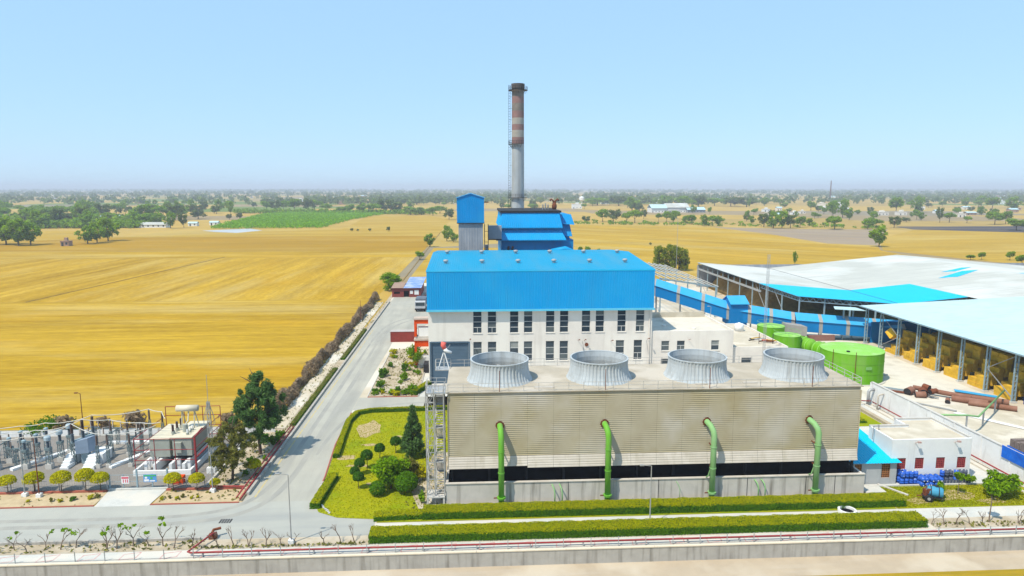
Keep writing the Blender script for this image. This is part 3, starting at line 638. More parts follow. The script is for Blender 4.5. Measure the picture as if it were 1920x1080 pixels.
mb.build('landing_support', CONCP, s); railing(s, [(-6.15, 82.03, 1.3), (-3.95, 82.03, 1.3)], 1., .75)
# windsock on its tripod, rear left corner of the deck
w = thing('windsock', 'pink and white windsock on a small steel tripod before the grey door', 'windsock', (-4.5, 94.6, 14.6))
cx, cy = -4.35, 94.6
MB().box(-5.6, -3.4, 93.6, 95.6, 14.56, 14.66).build('platform', GALV, w)
for a, bb in ((-.8, -.5), (.75, -.5), (0, .8)): MB().beam((cx + a, cy + bb, 14.66), (cx + a * .1, cy, 16.9), .1).build('tripod_leg', WHITE2, w)
MB().cyl((cx, cy, 16.8), (cx + .9, cy, 18.1), .035, n=6).build('mast', GALV, w)
MB().cyl((cx, cy, 16.0), (cx, cy, 18.6), .04, n=6).build('pole', GALV, w)
MB().tube([(cx, cy, 18.45), (cx - .1, cy - .1, 18.0), (cx + .1, cy - .1, 17.5)], [.38, .36, .3], 10).build('sock_mouth', mat('windsock_pink', (.75, .16, .13), (.7, .13, .11), 2., .8), w, True)
MB().tube([(cx + .1, cy - .1, 17.5), (cx + .4, cy - .1, 17.15), (cx + 1.1, cy - .1, 16.95)], [.3, .25, .15], 10).build('sock_tail', WHITE2, w, True)
railing(w, [(-5.55, 93.65, 14.66), (-5.55, 95.55, 14.66), (-3.45, 95.55, 14.66)], 1.1, 1.)

# ---------------------------------------------------------------- turbine hall
th = thing('turbine_hall', 'large white hall with bright blue ribbed upper cladding and blue roof', 'building', (13.6, 137, 0))
HX0, HX1, HY = -9.4, 36.7, 137.0
wx = lambda px: -.3 + (px - 887) * .1106
UP = [887, 914, 955, 981, 1022, 1048, 1089, 1115, 1156, 1191]; LOW = [887, 914, 955, 981, 1022, 1048, 1154, 1188]; BAS = [1021, 1048, 1086]
holes = [(wx(p), wx(p) + 1.77, 10.55, 15.2) for p in UP] + [(wx(p), wx(p) + 1.77, 4.6, 8.75) for p in LOW] + [(wx(p), wx(p) + 1.77, 1.6, 3.2) for p in BAS]
mb = MB(); holes_d = holes + [(-8.9, -1.3, 0, 8.6)]; wall_holes(mb, HX0, HX1, -.05, 15.5, HY, .35, [h for h in holes_d if h[2] >= 0])
mb.box(HX0, HX0 + .35, HY + .35, 180, -.05, 15.5); mb.box(HX1 - .35, HX1, HY + .35, 180, -.05, 15.5); mb.box(HX0 + .35, HX1 - .35, 179.6, 180, -.05, 15.5)
mb.build('wall', WHITE, th)
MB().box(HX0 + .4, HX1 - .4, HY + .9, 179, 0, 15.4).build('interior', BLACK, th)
for h in holes[:10]: window(th, *h, HY, 4, split_bottom=h[0] < 3 or h[0] > 28)
for h in holes[10:18]: window(th, *h, HY, 3, split_bottom=h[0] > 28)
for h in holes[18:]: window(th, *h, HY, 1)
dr = MB(); 
for i in range(29): dr.add([(-8.9, HY + .2, i * .3), (-1.3, HY + .2, i * .3), (-1.3, HY + .25, i * .3 + .28), (-8.9, HY + .25, i * .3 + .28)], [(0, 1, 2, 3)])
dd = dr.build('roller_door', GREYD, th); 
mb = MB(); mb.box(-9.2, -8.92, HY - .1, HY - .004, 0, 8.85); mb.box(-1.28, -1.0, HY - .1, HY - .004, 0, 8.85); mb.box(-8.92, -1.28, HY - .1, HY - .004, 8.62, 8.9); mb.build('door_frame', GREYD, th)
Y0 = HY - .75
mb = MB(); corr(mb, (HX0 - .1, Y0, 15.5), (HX1 + .1, Y0, 15.5), (HX1 + .1, Y0, 23.3), (HX0 - .1, Y0, 23.3), .46, .05); mb.build('front_cladding', BLUE, th)
mb = MB(); corr(mb, (HX0 - .1, 180.1, 15.5), (HX0 - .1, Y0, 15.5), (HX0 - .1, Y0, 23.3), (HX0 - .1, 180.1, 23.3), .46, .05); mb.build('side_cladding', BLUE, th)
mb = MB(); corr(mb, (HX1 + .1, Y0, 15.5), (HX1 + .1, 180.1, 15.5), (HX1 + .1, 180.1, 23.3), (HX1 + .1, Y0, 23.3), .46, .05); mb.build('side_cladding', BLUE, th)
MB().box(HX0 - .1, HX1 + .1, Y0 + .01, HY - .005, 15.35, 15.49).build('soffit', WHITE, th)
MB().box(HX0 - .25, HX1 + .25, Y0 - .22, Y0 - .06, 15.2, 15.62).build('drip_trim', mat('cyan_trim', (.12, .50, .68), (.10, .46, .62), 1., .5), th)
yr = 161.
rf = MB(); corr(rf, (HX0 - .2, Y0 + .35, 23.62), (HX1 + .2, Y0 + .35, 23.62), (HX1 + .2, yr, 24.95), (HX0 - .2, yr, 24.95), .46, .04)
corr(rf, (HX1 + .2, 181, 23.55), (HX0 - .2, 181, 23.55), (HX0 - .2, yr, 24.95), (HX1 + .2, yr, 24.95), .46, .04); ro = rf.build('roof', BLUE_R, th)
cv = MB()      # curved eave sheet
for i in range(6):
    a0, a1 = i * math.pi / 12, (i + 1) * math.pi / 12; P = lambda a: (Y0 - .06 + .42 * (1 - math.cos(a)), 23.28 + .36 * math.sin(a))
    (ya, za), (yb, zb) = P(a0), P(a1); cv.add([(HX0 - .22, ya, za), (HX1 + .22, ya, za), (HX1 + .22, yb, zb), (HX0 - .22, yb, zb)], [(0, 1, 2, 3)])
cv.build('eave_sheet', BLUE_R, th, True)
for x in (HX0 - .2, HX1 + .2): MB().poly([(x, Y0 + .1, 23.2), (x, 181, 23.2), (x, 181, 23.54), (x, yr, 24.93), (x, Y0 + .35, 23.6)]).build('gable', BLUE, th)
vt = None
for row, (yy, xa, xb, z) in enumerate(((145., -6., 32.5, 24.05), (158.5, -6.2, 33.6, 24.8))):
    for i in range(6):
        x = xa + (xb - xa) * i / 5; v = MB().lathe([(.30, 0), (.30, .28), (.46, .34), (.56, .55), (.50, .76), (.2, .86)], (x, yy, z), 16, close=True).build('ventilator', GALV, th)
        MB().box(x - .55, x + .55, yy - .55, yy + .55, z - .12, z + .02).build('flashing', BLUE_R, v)
# wall lamps on brackets and a red alarm disc
for x, z in ((21.3, 8.8), (22.6, 8.8), (28.2, 8.6), (35.8, 8.9), (-1.0, 9.2)):
    l = MB(); l.beam((x, HY - .02, z), (x + .15, HY - .9, z + .35), .06); l.box(x, x + .3, HY - 1.15, HY - .85, z + .28, z + .42); l.build('wall_lamp', RUST, th)
MB().cyl((23.1, HY - .15, 7.9), (23.1, HY - .003, 7.9), .38, n=16).build('alarm_disc', RUST, th)
for x in (22.2, 35.6): MB().beam((x, HY - .06, 8.7), (x + .9, HY - .06, 3.4), .05).build('cable', GALV, th)
# downpipe
MB().cyl((HX1 - .5, HY - .12, 0), (HX1 - .5, HY - .12, 15.2), .09, n=8).build('downpipe', WHITE, th)
# ---------------------------------------------------------------- white annex blocks right of the hall
an = thing('annex', 'white flat-roofed annex with square windows joined to the hall\'s right side', 'building', (45, 137, 0))
AX0, AX1 = 36.72, 54.2
ah = [(38.9, 40.6, 6.3, 8.4), (42.2, 43.9, 6.3, 8.4), (49.5, 51.2, 6.3, 8.4), (38.9, 40.6, 2.0, 4.6), (42.2, 43.9, 2.0, 4.6)]
mb = MB(); wall_holes(mb, AX0, AX1, -.05, 10.5, HY + .3, .3, ah); mb.box(AX0, AX0 + .25, HY + .6, 158, -.05, 10.5); mb.box(AX1 - .25, AX1, HY + .6, 158, -.05, 10.5); mb.box(AX0 + .25, AX1 - .25, 157.7, 158, -.05, 10.5)
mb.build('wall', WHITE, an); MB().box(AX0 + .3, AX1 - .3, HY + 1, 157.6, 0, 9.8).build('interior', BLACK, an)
MB().box(AX0 + .26, AX1 - .26, HY + .61, 157.69, 9.85, 9.98).build('roof', ROOFW, an)
for x, y in ((43, 150.5), (41.5, 145), (47, 141.5)): MB().lathe([(.5, 0), (.5, .22), (.25, .3)], (x, y, 9.98), 12, close=True).build('roof_drain', WHITE, an)
MB().box(AX0 + .3, AX1 - .3, 154.9, 155.1, 9.985, 11.2).build('parapet', ROOFC, an)
for i, h in enumerate(ah): window(an, *h, HY + .3, 2, split_bottom=(i == 1))
MB().beam((44.6, HY + .2, 8.6), (44.9, HY - .5, 8.9), .07).build('wall_lamp', RUST, an)
ax = thing('annex', 'lower white flat block with a rubble-strewn roof beside the green tanks', 'building', (62, 138, 0))
BX0, BX1 = 54.22, 66.4
mb = MB(); wall_holes(mb, BX0, BX1, -.05, 6.7, 138, .3, [(56.4, 58.6, 1.5, 4.4)]); mb.box(BX0, BX0 + .25, 138.3, 163, -.05, 6.7); mb.box(BX1 - .25, BX1, 138.3, 163, -.05, 6.7); mb.box(BX0 + .25, BX1 - .25, 162.7, 163, -.05, 6.7)
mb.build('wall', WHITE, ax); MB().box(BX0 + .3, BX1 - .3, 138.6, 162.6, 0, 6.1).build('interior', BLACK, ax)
MB().box(BX0 + .26, BX1 - .26, 138.31, 162.69, 6.15, 6.3).build('roof', ROOFC, ax); window(ax, 56.4, 58.6, 1.5, 4.4, 138, 2)
wt = thing('water_tank', 'squat white plastic water tank on the lower annex roof', 'water tank', (62.8, 156, 6.3))
MB().lathe([(1.05, 0), (1.05, 1.5), (.85, 1.75), (.3, 1.9)], (62.8, 156, 6.3), 24, close=True).build('barrel', WHITE2, wt, True); MB().cyl((62.8, 156, 8.18), (62.8, 156, 8.3), .3, n=14).build('lid', WHITE2, wt)
rngd = random.Random(5)
jl = ['rust coloured', 'orange', 'reddish brown', 'pale grey', 'dark']
for k in range(11):
    x = 61.6 + rngd.uniform(0, 3.6); y = 146 - (x - 62) * .9 + rngd.uniform(-1, 1); L = rngd.uniform(1.2, 2.6); a = rngd.uniform(-.7, .5)
    z = 6.36 + (k % 4) * .2; m = (RUST, ORANGE, STRAW, GALV, DARKM)[k % 5]
    o = MB().beam((-L / 2, 0, 0), (L / 2, 0, .05), .22, .16).build('scrap_bar', m); o.location = (x, y, z + .05); o.rotation_euler = (0, 0, a)
    tag(o, f"{['rust brown', 'orange', 'straw coloured', 'grey', 'black'][k % 5]} scrap bar in the pile on the lower annex roof", 'scrap', 'scrap bars on the annex roof')
for k, (x, y) in enumerate(((62.0, 142.6), (64.9, 142.2))):
    tag(MB().cyl((x, y, 6.29), (x, y, 8.6), .06, n=6).build('roof_post', DARKM), ('left', 'right')[k] + ' thin dark post standing by the scrap pile on the annex roof', 'post')
# ---------------------------------------------------------------- boiler house
bh = thing('boiler_house', 'dark blue boiler house with stepped sloping sheet roofs behind the hall', 'building', (17, 199, 0))
mb = MB(); mb.box(8.0, 25.2, 199, 226, -.05, 32.8); mb.build('wall', BLUE_D, bh)
def skirt(x0, x1, ya, za, yb, zb, flare, name, m=BLUE_D):
    mb = MB(); corr(mb, (x0 - flare, yb, zb), (x1 + flare, yb, zb), (x1, ya, za), (x0, ya, za), .6, .06)
    corr(mb, (x0 - flare, 226, zb), (x0 - flare, yb, zb), (x0, ya, za), (x0, 226, za), .6, .06)
    corr(mb, (x1 + flare, yb, zb), (x1 + flare, 226, zb), (x1, 226, za), (x1, ya, za), .6, .06)
    mb.box(x0 - flare, x1 + flare, yb, yb + .15, zb - .2, zb - .01); return mb.build(name, m, bh)
skirt(8.3, 24.9, 198.9, 32.7, 197.4, 28.6, .9, 'sloping_roof', BLUE); skirt(8.0, 25.2, 198.9, 28.2, 196.6, 25.1, 1.6, 'sloping_roof', BLUE)
MB().box(7.7, 25.5, 198.6, 226.3, 32.82, 33.4).build('parapet', DARKM, bh)
mb = MB(); mb.box(25.25, 29.4, 200.5, 224, -.05, 24.8); mb.build('side_bay', BLUE_D, bh)
mb = MB(); corr(mb, (25.25, 199.9, 26.0), (29.0, 199.9, 25.8), (28.4, 202, 29.4), (25.25, 202, 29.4), .6, .06); mb.box(25.25, 28.4, 202, 224, 24.82, 29.4); mb.build('side_roof', BLUE_D, bh)
mb = MB(); corr(mb, (25.25, 199.8, 29.6), (29.6, 199.8, 29.2), (28.9, 203, 32.2), (25.25, 203, 32.2), .6, .06); mb.box(25.52, 28.8, 203.2, 222, 29.45, 32.1); mb.build('side_roof', BLUE_D, bh)
MB().tube([(22.5, 197.8, 21.6), (26.5, 197.2, 22.4), (28.8, 197.6, 21.5), (29.4, 198.4, 19)], .8, 12).build('duct', BLUE, bh, True)
MB().box(10.5, 22.0, 196.2, 198.95, 20.6, 21.8).build('duct_roof', GREYC, bh)
for x in (9.8, 11.0): MB().beam((x, 197.4, 21.7), (x + .3, 197.2, 23.2), .5).build('valve', DARKM, bh)
rc = thing('exhaust_cowl', 'rust red twin-horned exhaust cowl on the boiler house roof', 'cowl', (25, 212, 33.4))
MB().lathe([(.4, 0), (.7, .4), (.8, 1.1), (.6, 1.8), (.35, 2.2)], (25, 212, 33.3), 14, close=True).build('drum', RUST, rc, True)
for sgn in (-1, 1): MB().tube([(25, 212, 35.2), (25 + sgn * .45, 212, 36.1), (25 + sgn * 1.0, 212, 36.5), (25 + sgn * 1.35, 212, 36.0)], [.28, .28, .28, .36], 10).build('horn', RUST, rc, True)
sv = thing('exhaust_cowl', 'small silver steam vent pipes on the boiler house roof', 'cowl', (22, 211, 33.4))
for k in range(3): MB().cyl((21.3 + k * .8, 211, 33.3), (21.3 + k * .8, 211, 34.9 + .4 * (k % 2)), .22, n=8).build('pipe', GALV, sv)
railing(bh, [(17.5, 210.5, 33.4), (25.4, 210.5, 33.4)], 1.1, 1.3, m=DARKM)
# ---------------------------------------------------------------- transfer tower left of the boiler house
tt = thing('transfer_tower', 'tall grey clad tower with a bright blue gabled head house', 'tower', (-.9, 190, 0))
mb = MB(); corr(mb, (-4.2, 190, -.05), (2.55, 190, -.05), (2.55, 190, 30.3), (-4.2, 190, 30.3), .7, .05); mb.box(-4.2, 2.55, 190.06, 197, -.05, 30.3); mb.build('shaft', GREYC, tt)
mb = MB(); corr(mb, (-4.6, 189.6, 30.4), (2.9, 189.6, 30.4), (2.9, 189.6, 37.2), (-4.6, 189.6, 37.2), .55, .05)
mb.add([(-4.6, 189.6, 37.2), (2.9, 189.6, 37.2), (-.85, 189.6, 38.4)], [(0, 1, 2)]); mb.box(-4.6, 2.9, 189.67, 197.4, 30.4, 37.2); mb.build('head_house', BLUE_D, tt)
for sgn in (-1, 1):
    x = -.85 + sgn * 4.0; MB().hexa([(-.85, 189.3, 38.42), (x, 189.3, 37.16), (x, 197.7, 37.16), (-.85, 197.7, 38.42), (-.85, 189.3, 38.55), (x, 189.3, 37.29), (x, 197.7, 37.29), (-.85, 197.7, 38.55)]).build('roof', BLUE_CR, tt)
MB().box(-4.7, 3.0, 189.5, 197.5, 30.2, 30.4).build('head_floor', DARKM, tt); MB().beam((2.9, 193, 36), (4.2, 193, 36), .3).build('hoist_beam', RUST, tt)
for x in (3.0, 4.0):
    MB().box(x - .1, x + .1, 190.5, 190.7, 0, 30).build('cable_post', DARKM, tt)
for i in range(9): MB().beam((3.0, 190.6, 4 + i * 3), (4.0, 190.6, 4 + i * 3), .12).build('cross_bar', DARKM, tt)
MB().box(4.2, 7.9, 194, 197, 25.6, 29.3).build('link_bridge', GREYC, tt); MB().box(4.2, 7.9, 193.9, 197.1, 25.3, 25.58).build('link_floor', DARKM, tt)
MB().box(3.2, 4.1, 191.5, 193.2, 21, 24).build('panel_box', GREYC, tt)
# ---------------------------------------------------------------- chimney
ch = thing('chimney', 'tall grey concrete chimney with faded red and white bands near its top', 'chimney', (16.1, 250, 0))
zc = lambda y: 40 + (352.4 - y) * .1877
def rad(z): return 2.45 - z * .0042
def ring(z0, z1, m, name): return MB().lathe([(rad(z0), z0), (rad(z1), z1)], (16.1, 250, 0), 40).build(name, m, ch, True)
ring(0, zc(269), CHIM, 'shaft'); bands = [(269, 257, CHIMR), (257, 244, CHIMW), (244, 233, CHIMR), (233, 221, CHIMW), (221, 208, CHIMR), (208, 194, CHIMB), (194, 182, CHIMR), (182, 168, CHIMB)]
for a, bb, m in bands: ring(zc(a), zc(bb), m, 'painted_band')
MB().lathe([(rad(74.6), zc(168)), (2.35, zc(167)), (2.4, zc(158)), (1.9, zc(158)), (1.9, zc(166))], (16.1, 250, 0), 40).build('cap', CHIMT, ch)
MB().lathe([(1.85, 0), (1.85, 75)], (16.1, 250, 0), 24).build('flue', BLACK, ch)
def platform(z, r0, r1, a0, a1):
    mb = MB(); n = 20; pts = []
    for i in range(n + 1):
        t = a0 + (a1 - a0) * i / n; pts.append((math.cos(t), math.sin(t)))
    for (c0, s0), (c1, s1) in zip(pts[:-1], pts[1:]):
        mb.hexa([(16.1 + c0 * r0, 250 + s0 * r0, z), (16.1 + c0 * r1, 250 + s0 * r1, z), (16.1 + c1 * r1, 250 + s1 * r1, z), (16.1 + c1 * r0, 250 + s1 * r0, z)] + [(16.1 + c * r, 250 + s_ * r, z + .12) for c, s_, r in ((c0, s0, r0), (c0, s0, r1), (c1, s1, r1), (c1, s1, r0))])
    pf = mb.build('platform', DARKM, ch); rl = MB()
    for k in (1.2, .6): rl.tube([(16.1 + c * r1, 250 + s_ * r1, z + k) for c, s_ in pts], .06, 4)
    for c, s_ in pts[::2]: rl.beam((16.1 + c * r1, 250 + s_ * r1, z), (16.1 + c * r1, 250 + s_ * r1, z + 1.2), .08)
    rl.build('guard_rail', DARKM, pf); br = MB()
    for c, s_ in pts[::3]: br.beam((16.1 + c * r0, 250 + s_ * r0, z - 1.2), (16.1 + c * r1, 250 + s_ * r1, z), .09)
    br.build('bracket', DARKM, pf)
platform(zc(170), 2.3, 3.4, 0, 2 * math.pi); platform(zc(371), 2.45, 3.3, 0, 2 * math.pi); platform(zc(270), 2.3, 3.3, math.pi * .8, math.pi * 1.7)
ld = MB(); lx = 16.1 - 3.1
for dx in (-.3, .3): ld.beam((lx + dx, 249.6, 2), (lx + dx, 249.6, 76), .09)
ld = ld.build('ladder', DARKM, ch); rg = None
hoop = MB()
for i in range(82): hoop.beam((lx - .35, 249.6, 3 + i * .9), (lx + .35, 249.6, 3 + i * .9), .08)
stuff(hoop.build('rungs', DARKM, ld)); ldb = MB()
for i in range(18): ldb.beam((lx, 249.6, 4 + i * 4), (16.1 - 2.2, 250, 4 + i * 4), .08)
ldb.build('ladder_bracket', DARKM, ld)
# ---------------------------------------------------------------- conveyor gallery
cg = thing('conveyor_gallery', 'long blue covered conveyor gallery sloping down to the straw sheds', 'conveyor', (70, 182, 0))
path = [Vector((33, 197, 15.4)), Vector((70.5, 182.0, 4.2)), Vector((86, 176.2, 2.2)), Vector((112, 169.6, .9))]
def gseg(a, b, m, mr, name, w=4.8, h=3.05, o=0.):
    d = b - a; dh = Vector((d.x, d.y, 0)).normalized(); sd = Vector((dh.y, -dh.x, 0)) * (w / 2 + o); up = Vector((0, 0, h + o)); pk = Vector((0, 0, h + 1.55 + o)); ov = sd * 1.12
    # near wall, far wall, floor
    x = MB(); x.hexa([a + sd, b + sd, b + sd * .96, a + sd * .96, a + sd + up, b + sd + up, b + sd * .96 + up, a + sd * .96 + up])
    x.hexa([a - sd * .96, b - sd * .96, b - sd, a - sd, a - sd * .96 + up, b - sd * .96 + up, b - sd + up, a - sd + up]); z = Vector((0, 0, .12))
    x.hexa([a + sd * .95, b + sd * .95, b - sd * .95, a - sd * .95, a + sd * .95 + z, b + sd * .95 + z, b - sd * .95 + z, a - sd * .95 + z]); wl = x.build(name, m, cg)
    r = MB(); t = Vector((0, 0, .06)); lo = up - Vector((0, 0, .1))
    for q in (ov, -ov): r.hexa([a + q + lo, b + q + lo, b + pk, a + pk, a + q + lo + t, b + q + lo + t, b + pk + t, a + pk + t])
    r.build('roof_' + name, mr, wl)
for i in range(3):
    a, b = path[i], path[i + 1]; L = (b - a).length; n = max(2, round(L / 6.6))
    for k in range(n):
        p, q = a.lerp(b, k / n), a.lerp(b, (k + 1) / n - .9 / L); gseg(p, q, BLUE_C, BLUE_CR, 'panel'); gseg(q, a.lerp(b, (k + 1) / n), BANDG, BANDG, 'band', 4.86)
        if p.z > 1.6:
            for sgn in (-1.1, 1.1):
                d = (b - a); sd = Vector((d.y, -d.x, 0)).normalized() * sgn; mb = MB(); mb.beam((p.x + sd.x, p.y + sd.y, -.1), (p.x + sd.x, p.y + sd.y, p.z), .22); mb.build('trestle_leg', GALV, cg)
j = thing('junction_house', 'small blue gabled junction house midway along the conveyor', 'building', (71.5, 181.6, 0))
mb = MB(); mb.box(69.4, 74.0, 178.6, 184.6, 2.9, 8.9); mb.build('wall', BLUE_C, j)
for sgn in (-1, 1):
    y = 181.6 + sgn * 3.5; MB().hexa([(69.1, 181.6, 10.6), (69.1, y, 8.75), (74.3, y, 8.75), (74.3, 181.6, 10.6), (69.1, 181.6, 10.72), (69.1, y, 8.87), (74.3, y, 8.87), (74.3, 181.6, 10.72)]).build('roof', BLUE_CR, j)
for x in (69.4, 74.0): MB().poly([(x, 178.6, 8.9), (x, 184.6, 8.9), (x, 181.6, 10.58)]).build('gable', BLUE_C, j)
for x in (70, 73.5):
    for y in (179.7, 183.6): MB().box(x - .12, x + .12, y - .12, y + .12, 0, 2.9).build('leg', GALV, j)
# ---------------------------------------------------------------- steel frame not yet roofed, behind the conveyor
sf = thing('unfinished_canopy', 'bare grey steel roof frame of rafters and purlins behind the conveyor', 'frame', (66, 230, 0))
for i in range(5):
    y = 206 + i * 14
    for x, z in ((57.5, 12.2), (75, 9.4)): MB().box(x - .18, x + .18, y - .18, y + .18, 0, z).build('column', STEELG, sf)
    MB().beam((57, y, 12.3), (75.4, y, 9.5), .25, .5).build('rafter', STEELG, sf)
for i in range(9):
    t = i / 8; x = 57.4 + 17.6 * t; z = 12.68 - 2.75 * t; MB().beam((x, 204, z), (x, 264, z), .16, .2).build('purlin', WIRE, sf)
for x0, x1, y0, y1 in ((57.5, 57.5, 206, 220), (75, 75, 206, 220)): MB().beam((x0, y0, 1), (x1, y1, 9), .12).build('brace', GALV, sf)
# ---------------------------------------------------------------- straw shed with undulating white roof
s1 = thing('storage_shed', 'vast open steel shed with dusty white ridged roof and bright blue front strip', 'shed', (120, 184, 0))
SZ = lambda x: 10.0 - (x - 90.5) * (2.5 / 29.5) if x < 120 else (7.5 + (x - 120) * (5.2 / 54) if x < 174 else 12.7 - (x - 174) * (4.9 / 55))
def sheetq(x0, x1, y0, y1, m, dz=0.):
    mb = MB(); corr(mb, (x1, y0, SZ(x1) + dz), (x1, y1, SZ(x1) + dz), (x0, y1, SZ(x0) + dz), (x0, y0, SZ(x0) + dz), 1.2, .04); return mb.build('roof_sheet', m, s1)
for x0, x1, nx in ((90.2, 119.9, 3), (120.1, 174, 4), (174.02, 229, 4)):
    for i in range(nx):
        a, b2 = x0 + (x1 - x0) * i / nx, x0 + (x1 - x0) * (i + 1) / nx
        sheetq(a, b2, 210.02, 271, SHEDG)
def edge(x):   # rear edge of the new blue sheets
    return 210 if x < 124 else (210 - (x - 124) * .75 if x < 150 else 190)
for x0, x1 in ((90.2, 100), (100.01, 110), (110.01, 119.9), (120.1, 130), (130.01, 139.8)):
    sheetq(x0, x1, 183.5, 210, BLUE_N)
sheetq(139.82, 174, 170, 210, SHEDG); sheetq(174.02, 229, 170, 210, SHEDG)
for pts in (((152, 214), (166, 222), (171, 221), (158, 213)), ((160, 224), (170, 228), (173, 227), (164, 222.6)), ((172.5, 213), (185, 217), (190, 215), (178, 211))):
    MB().poly([(x, y, SZ(x) + .07) for x, y in pts][::-1]).build('blue_patch', BLUE_N, s1)
MB().box(119.85, 120.15, 183.5, 271, 7.3, 7.56).build('valley_gutter', DARKM, s1)
for i in range(9):
    y = 184 + i * 10.8
    cb = MB().box(90.85, 91.15, y - .15, y + .15, 0, 9.75).build('column', STEELG, s1); MB().box(90.6, 91.4, y - .4, y + .4, 0, .3).build('footing', CONCP, cb)
    if i > 2: MB().beam((91, y - 5.4, 7.2), (91, y - 5.4, 9.8), .2).build('strut', STEELG, s1)
MB().beam((91, 210, 7.4), (91, 271, 7.4), .35, .6).build('crane_beam', GALV, s1); MB().beam((90.9, 183.7, 9.75), (90.9, 271, 9.75), .15, .3).build('eave_beam', STEELG, s1)
for x in (98.5, 106, 113.5, 121, 129, 137): MB().box(x - .17, x + .17, 184.2, 184.55, 0, SZ(x) - .25).build('column', STEELG, s1)
for (a, b3, n) in (((91, 184, 9.85), (120, 184, 7.35), 15), ((120, 184, 7.35), (140, 184, 9.2), 10), ((91, 210, 9.85), (91, 184, 9.85), 14)):
    a, b3 = Vector(a), Vector(b3); tr = MB(); dn = Vector((0, 0, -1.25))
    tr.beam(a + dn, b3 + dn, .2); tr.beam(a, b3, .18)
    for k in range(n):
        p, q = a.lerp(b3, k / n), a.lerp(b3, (k + .5) / n) + dn; e = a.lerp(b3, (k + 1) / n); tr.beam(p, q, .13); tr.beam(q, e, .13)
    tr.build('truss', STEELG, s1)
for i in range(2): MB().beam((91, 189.6 + i * 14, .5), (91, 200 + i * 14, 9), .12).build('brace', GALV, s1)
MB().box(90.5, 229, 270.8, 271, 0, 9).build('rear_wall', GREYC, s1); MB().box(228.6, 229, 184, 270.8, 0, 7.6).build('side_wall', GREYC, s1)
# old straw heaped inside
def heap(name, x0, x1, y0, y1, h, m, label, seed):
    rg = np.random.default_rng(seed); nx, ny = int((x1 - x0) / 1.) + 1, int((y1 - y0) / 1.) + 1; X, Y = np.meshgrid(np.linspace(x0, x1, nx), np.linspace(y0, y1, ny))
    E = np.minimum.reduce([X - x0, x1 - X, Y - y0, y1 - Y]); Z = np.clip(E * .9, 0, h * .6) + rg.uniform(0, .6, X.shape) * (E > 0) + .25 * h * (np.sin(X * .5) * np.cos(Y * .37) + 1) * np.clip(E * .3, 0, 1)
    V = np.stack([X, Y, Z - .05], -1).reshape(-1, 3); I = np.arange(nx * ny).reshape(ny, nx); F = np.stack([I[:-1, :-1], I[:-1, 1:], I[1:, 1:], I[1:, :-1]], -1).reshape(-1, 4)
    o = link_mesh(name, raw_mesh(name, V, F, m)); return tag(o, label, 'straw', kind='stuff')
heap('straw_heap', 94, 116, 215, 268, 6, STRAWD, 'brown heap of old straw under the rear of the big shed', 1)
heap('straw_heap', 104, 150, 198, 212, 1.6, STRAWD, 'dark old straw under the blue front of the big shed', 2)
# ---------------------------------------------------------------- straw bale shed on the right
s2 = thing('storage_shed', 'open bale shed with bright white roof on grey blue steel posts', 'shed', (102, 140, 0))
RX0, RX1, RY0, RY1 = 99.2, 152, 96, 168.2; RZ = lambda x: 9.95 + (x - RX0) * .045
for i in range(6):
    a, b2 = RY0 + (RY1 - RY0) * i / 6, RY0 + (RY1 - RY0) * (i + 1) / 6 - .01; mb = MB(); corr(mb, (RX1, a, RZ(RX1)), (RX1, b2, RZ(RX1)), (RX0, b2, RZ(RX0)), (RX0, a, RZ(RX0)), 1., .04); mb.build('roof_sheet', SHEDW, s2)
MB().box(RX0 - .12, RX0 - .01, RY0, RY1, 9.72, 9.99).build('eave_gutter', STEELG, s2); MB().beam((100.9, RY0, 9.5), (100.9, RY1, 9.5), .2, .4).build('eave_beam', STEELG, s2)
colY = [118.4 - 7.1 * 2, 118.4 - 7.1] + [118.4 + 7.1 * k for k in range(7)] + [167.4]
cm = None
for k, y in enumerate(colY):
    mb = MB()
    for dx in (-.3, .3): mb.box(100.9 + dx - .07, 100.9 + dx + .07, y - .16, y + .16, 0, 9.45)
    for i in range(10): mb.box(100.67, 101.13, y - .12, y + .12, .5 + i * .9, .58 + i * .9)
    c = mb.build('column', STEELG, s2); MB().box(100.35, 101.45, y - .45, y + .45, 0, .28).build('footing', CONCP, c)
    MB().beam((100.9, y, 9.3), (RX1 - 1, y, RZ(RX1) - .5), .2, .5).build('rafter', STEELG, s2)
    for x in (118, 135, 151): MB().box(x - .2, x + .2, y - .2, y + .2, 0, RZ(x) - .6).build('inner_column', STEELG, s2)
for (ya, za), (yb, zb) in (((118.4, 9), (125.5, 4.8)), ((118.4, 1.0), (125.5, 5.0)), ((125.5, 5.0), (118.4, .8)), ((161, 9), (154, 5)), ((161, 1), (154, 4.6))): MB().beam((100.7, ya, za), (100.7, yb, zb), .09).build('brace', GALV, s2)
MB().box(RX1 - .3, RX1, RY0, RY1, 0, RZ(RX1) - .3).build('rear_wall', GREYC, s2)
can = thing('canopy', 'small white canopy sheet at the near corner of the blue-fronted shed', 'canopy', (99, 171, 0))
MB().hexa([(94.2, 171, 8.5), (101.5, 169, 8.3), (101.5, 174, 8.3), (96, 175, 8.5), (94.2, 171, 8.62), (101.5, 169, 8.42), (101.5, 174, 8.42), (96, 175, 8.62)]).build('sheet', SHEDW, can); MB().box(97.4, 97.75, 172.4, 172.75, 0, 8.3).build('post', STEELG, can); MB().box(100.2, 100.5, 172.8, 173.1, 0, 8.25).build('post', STEELG, can)
bk = tag(MB().box(103, 150, 168.6, 168.9, 0, 5.5).build('sheet_wall', BLUE_C), 'blue sheet wall at the back of the bale shed', 'wall')
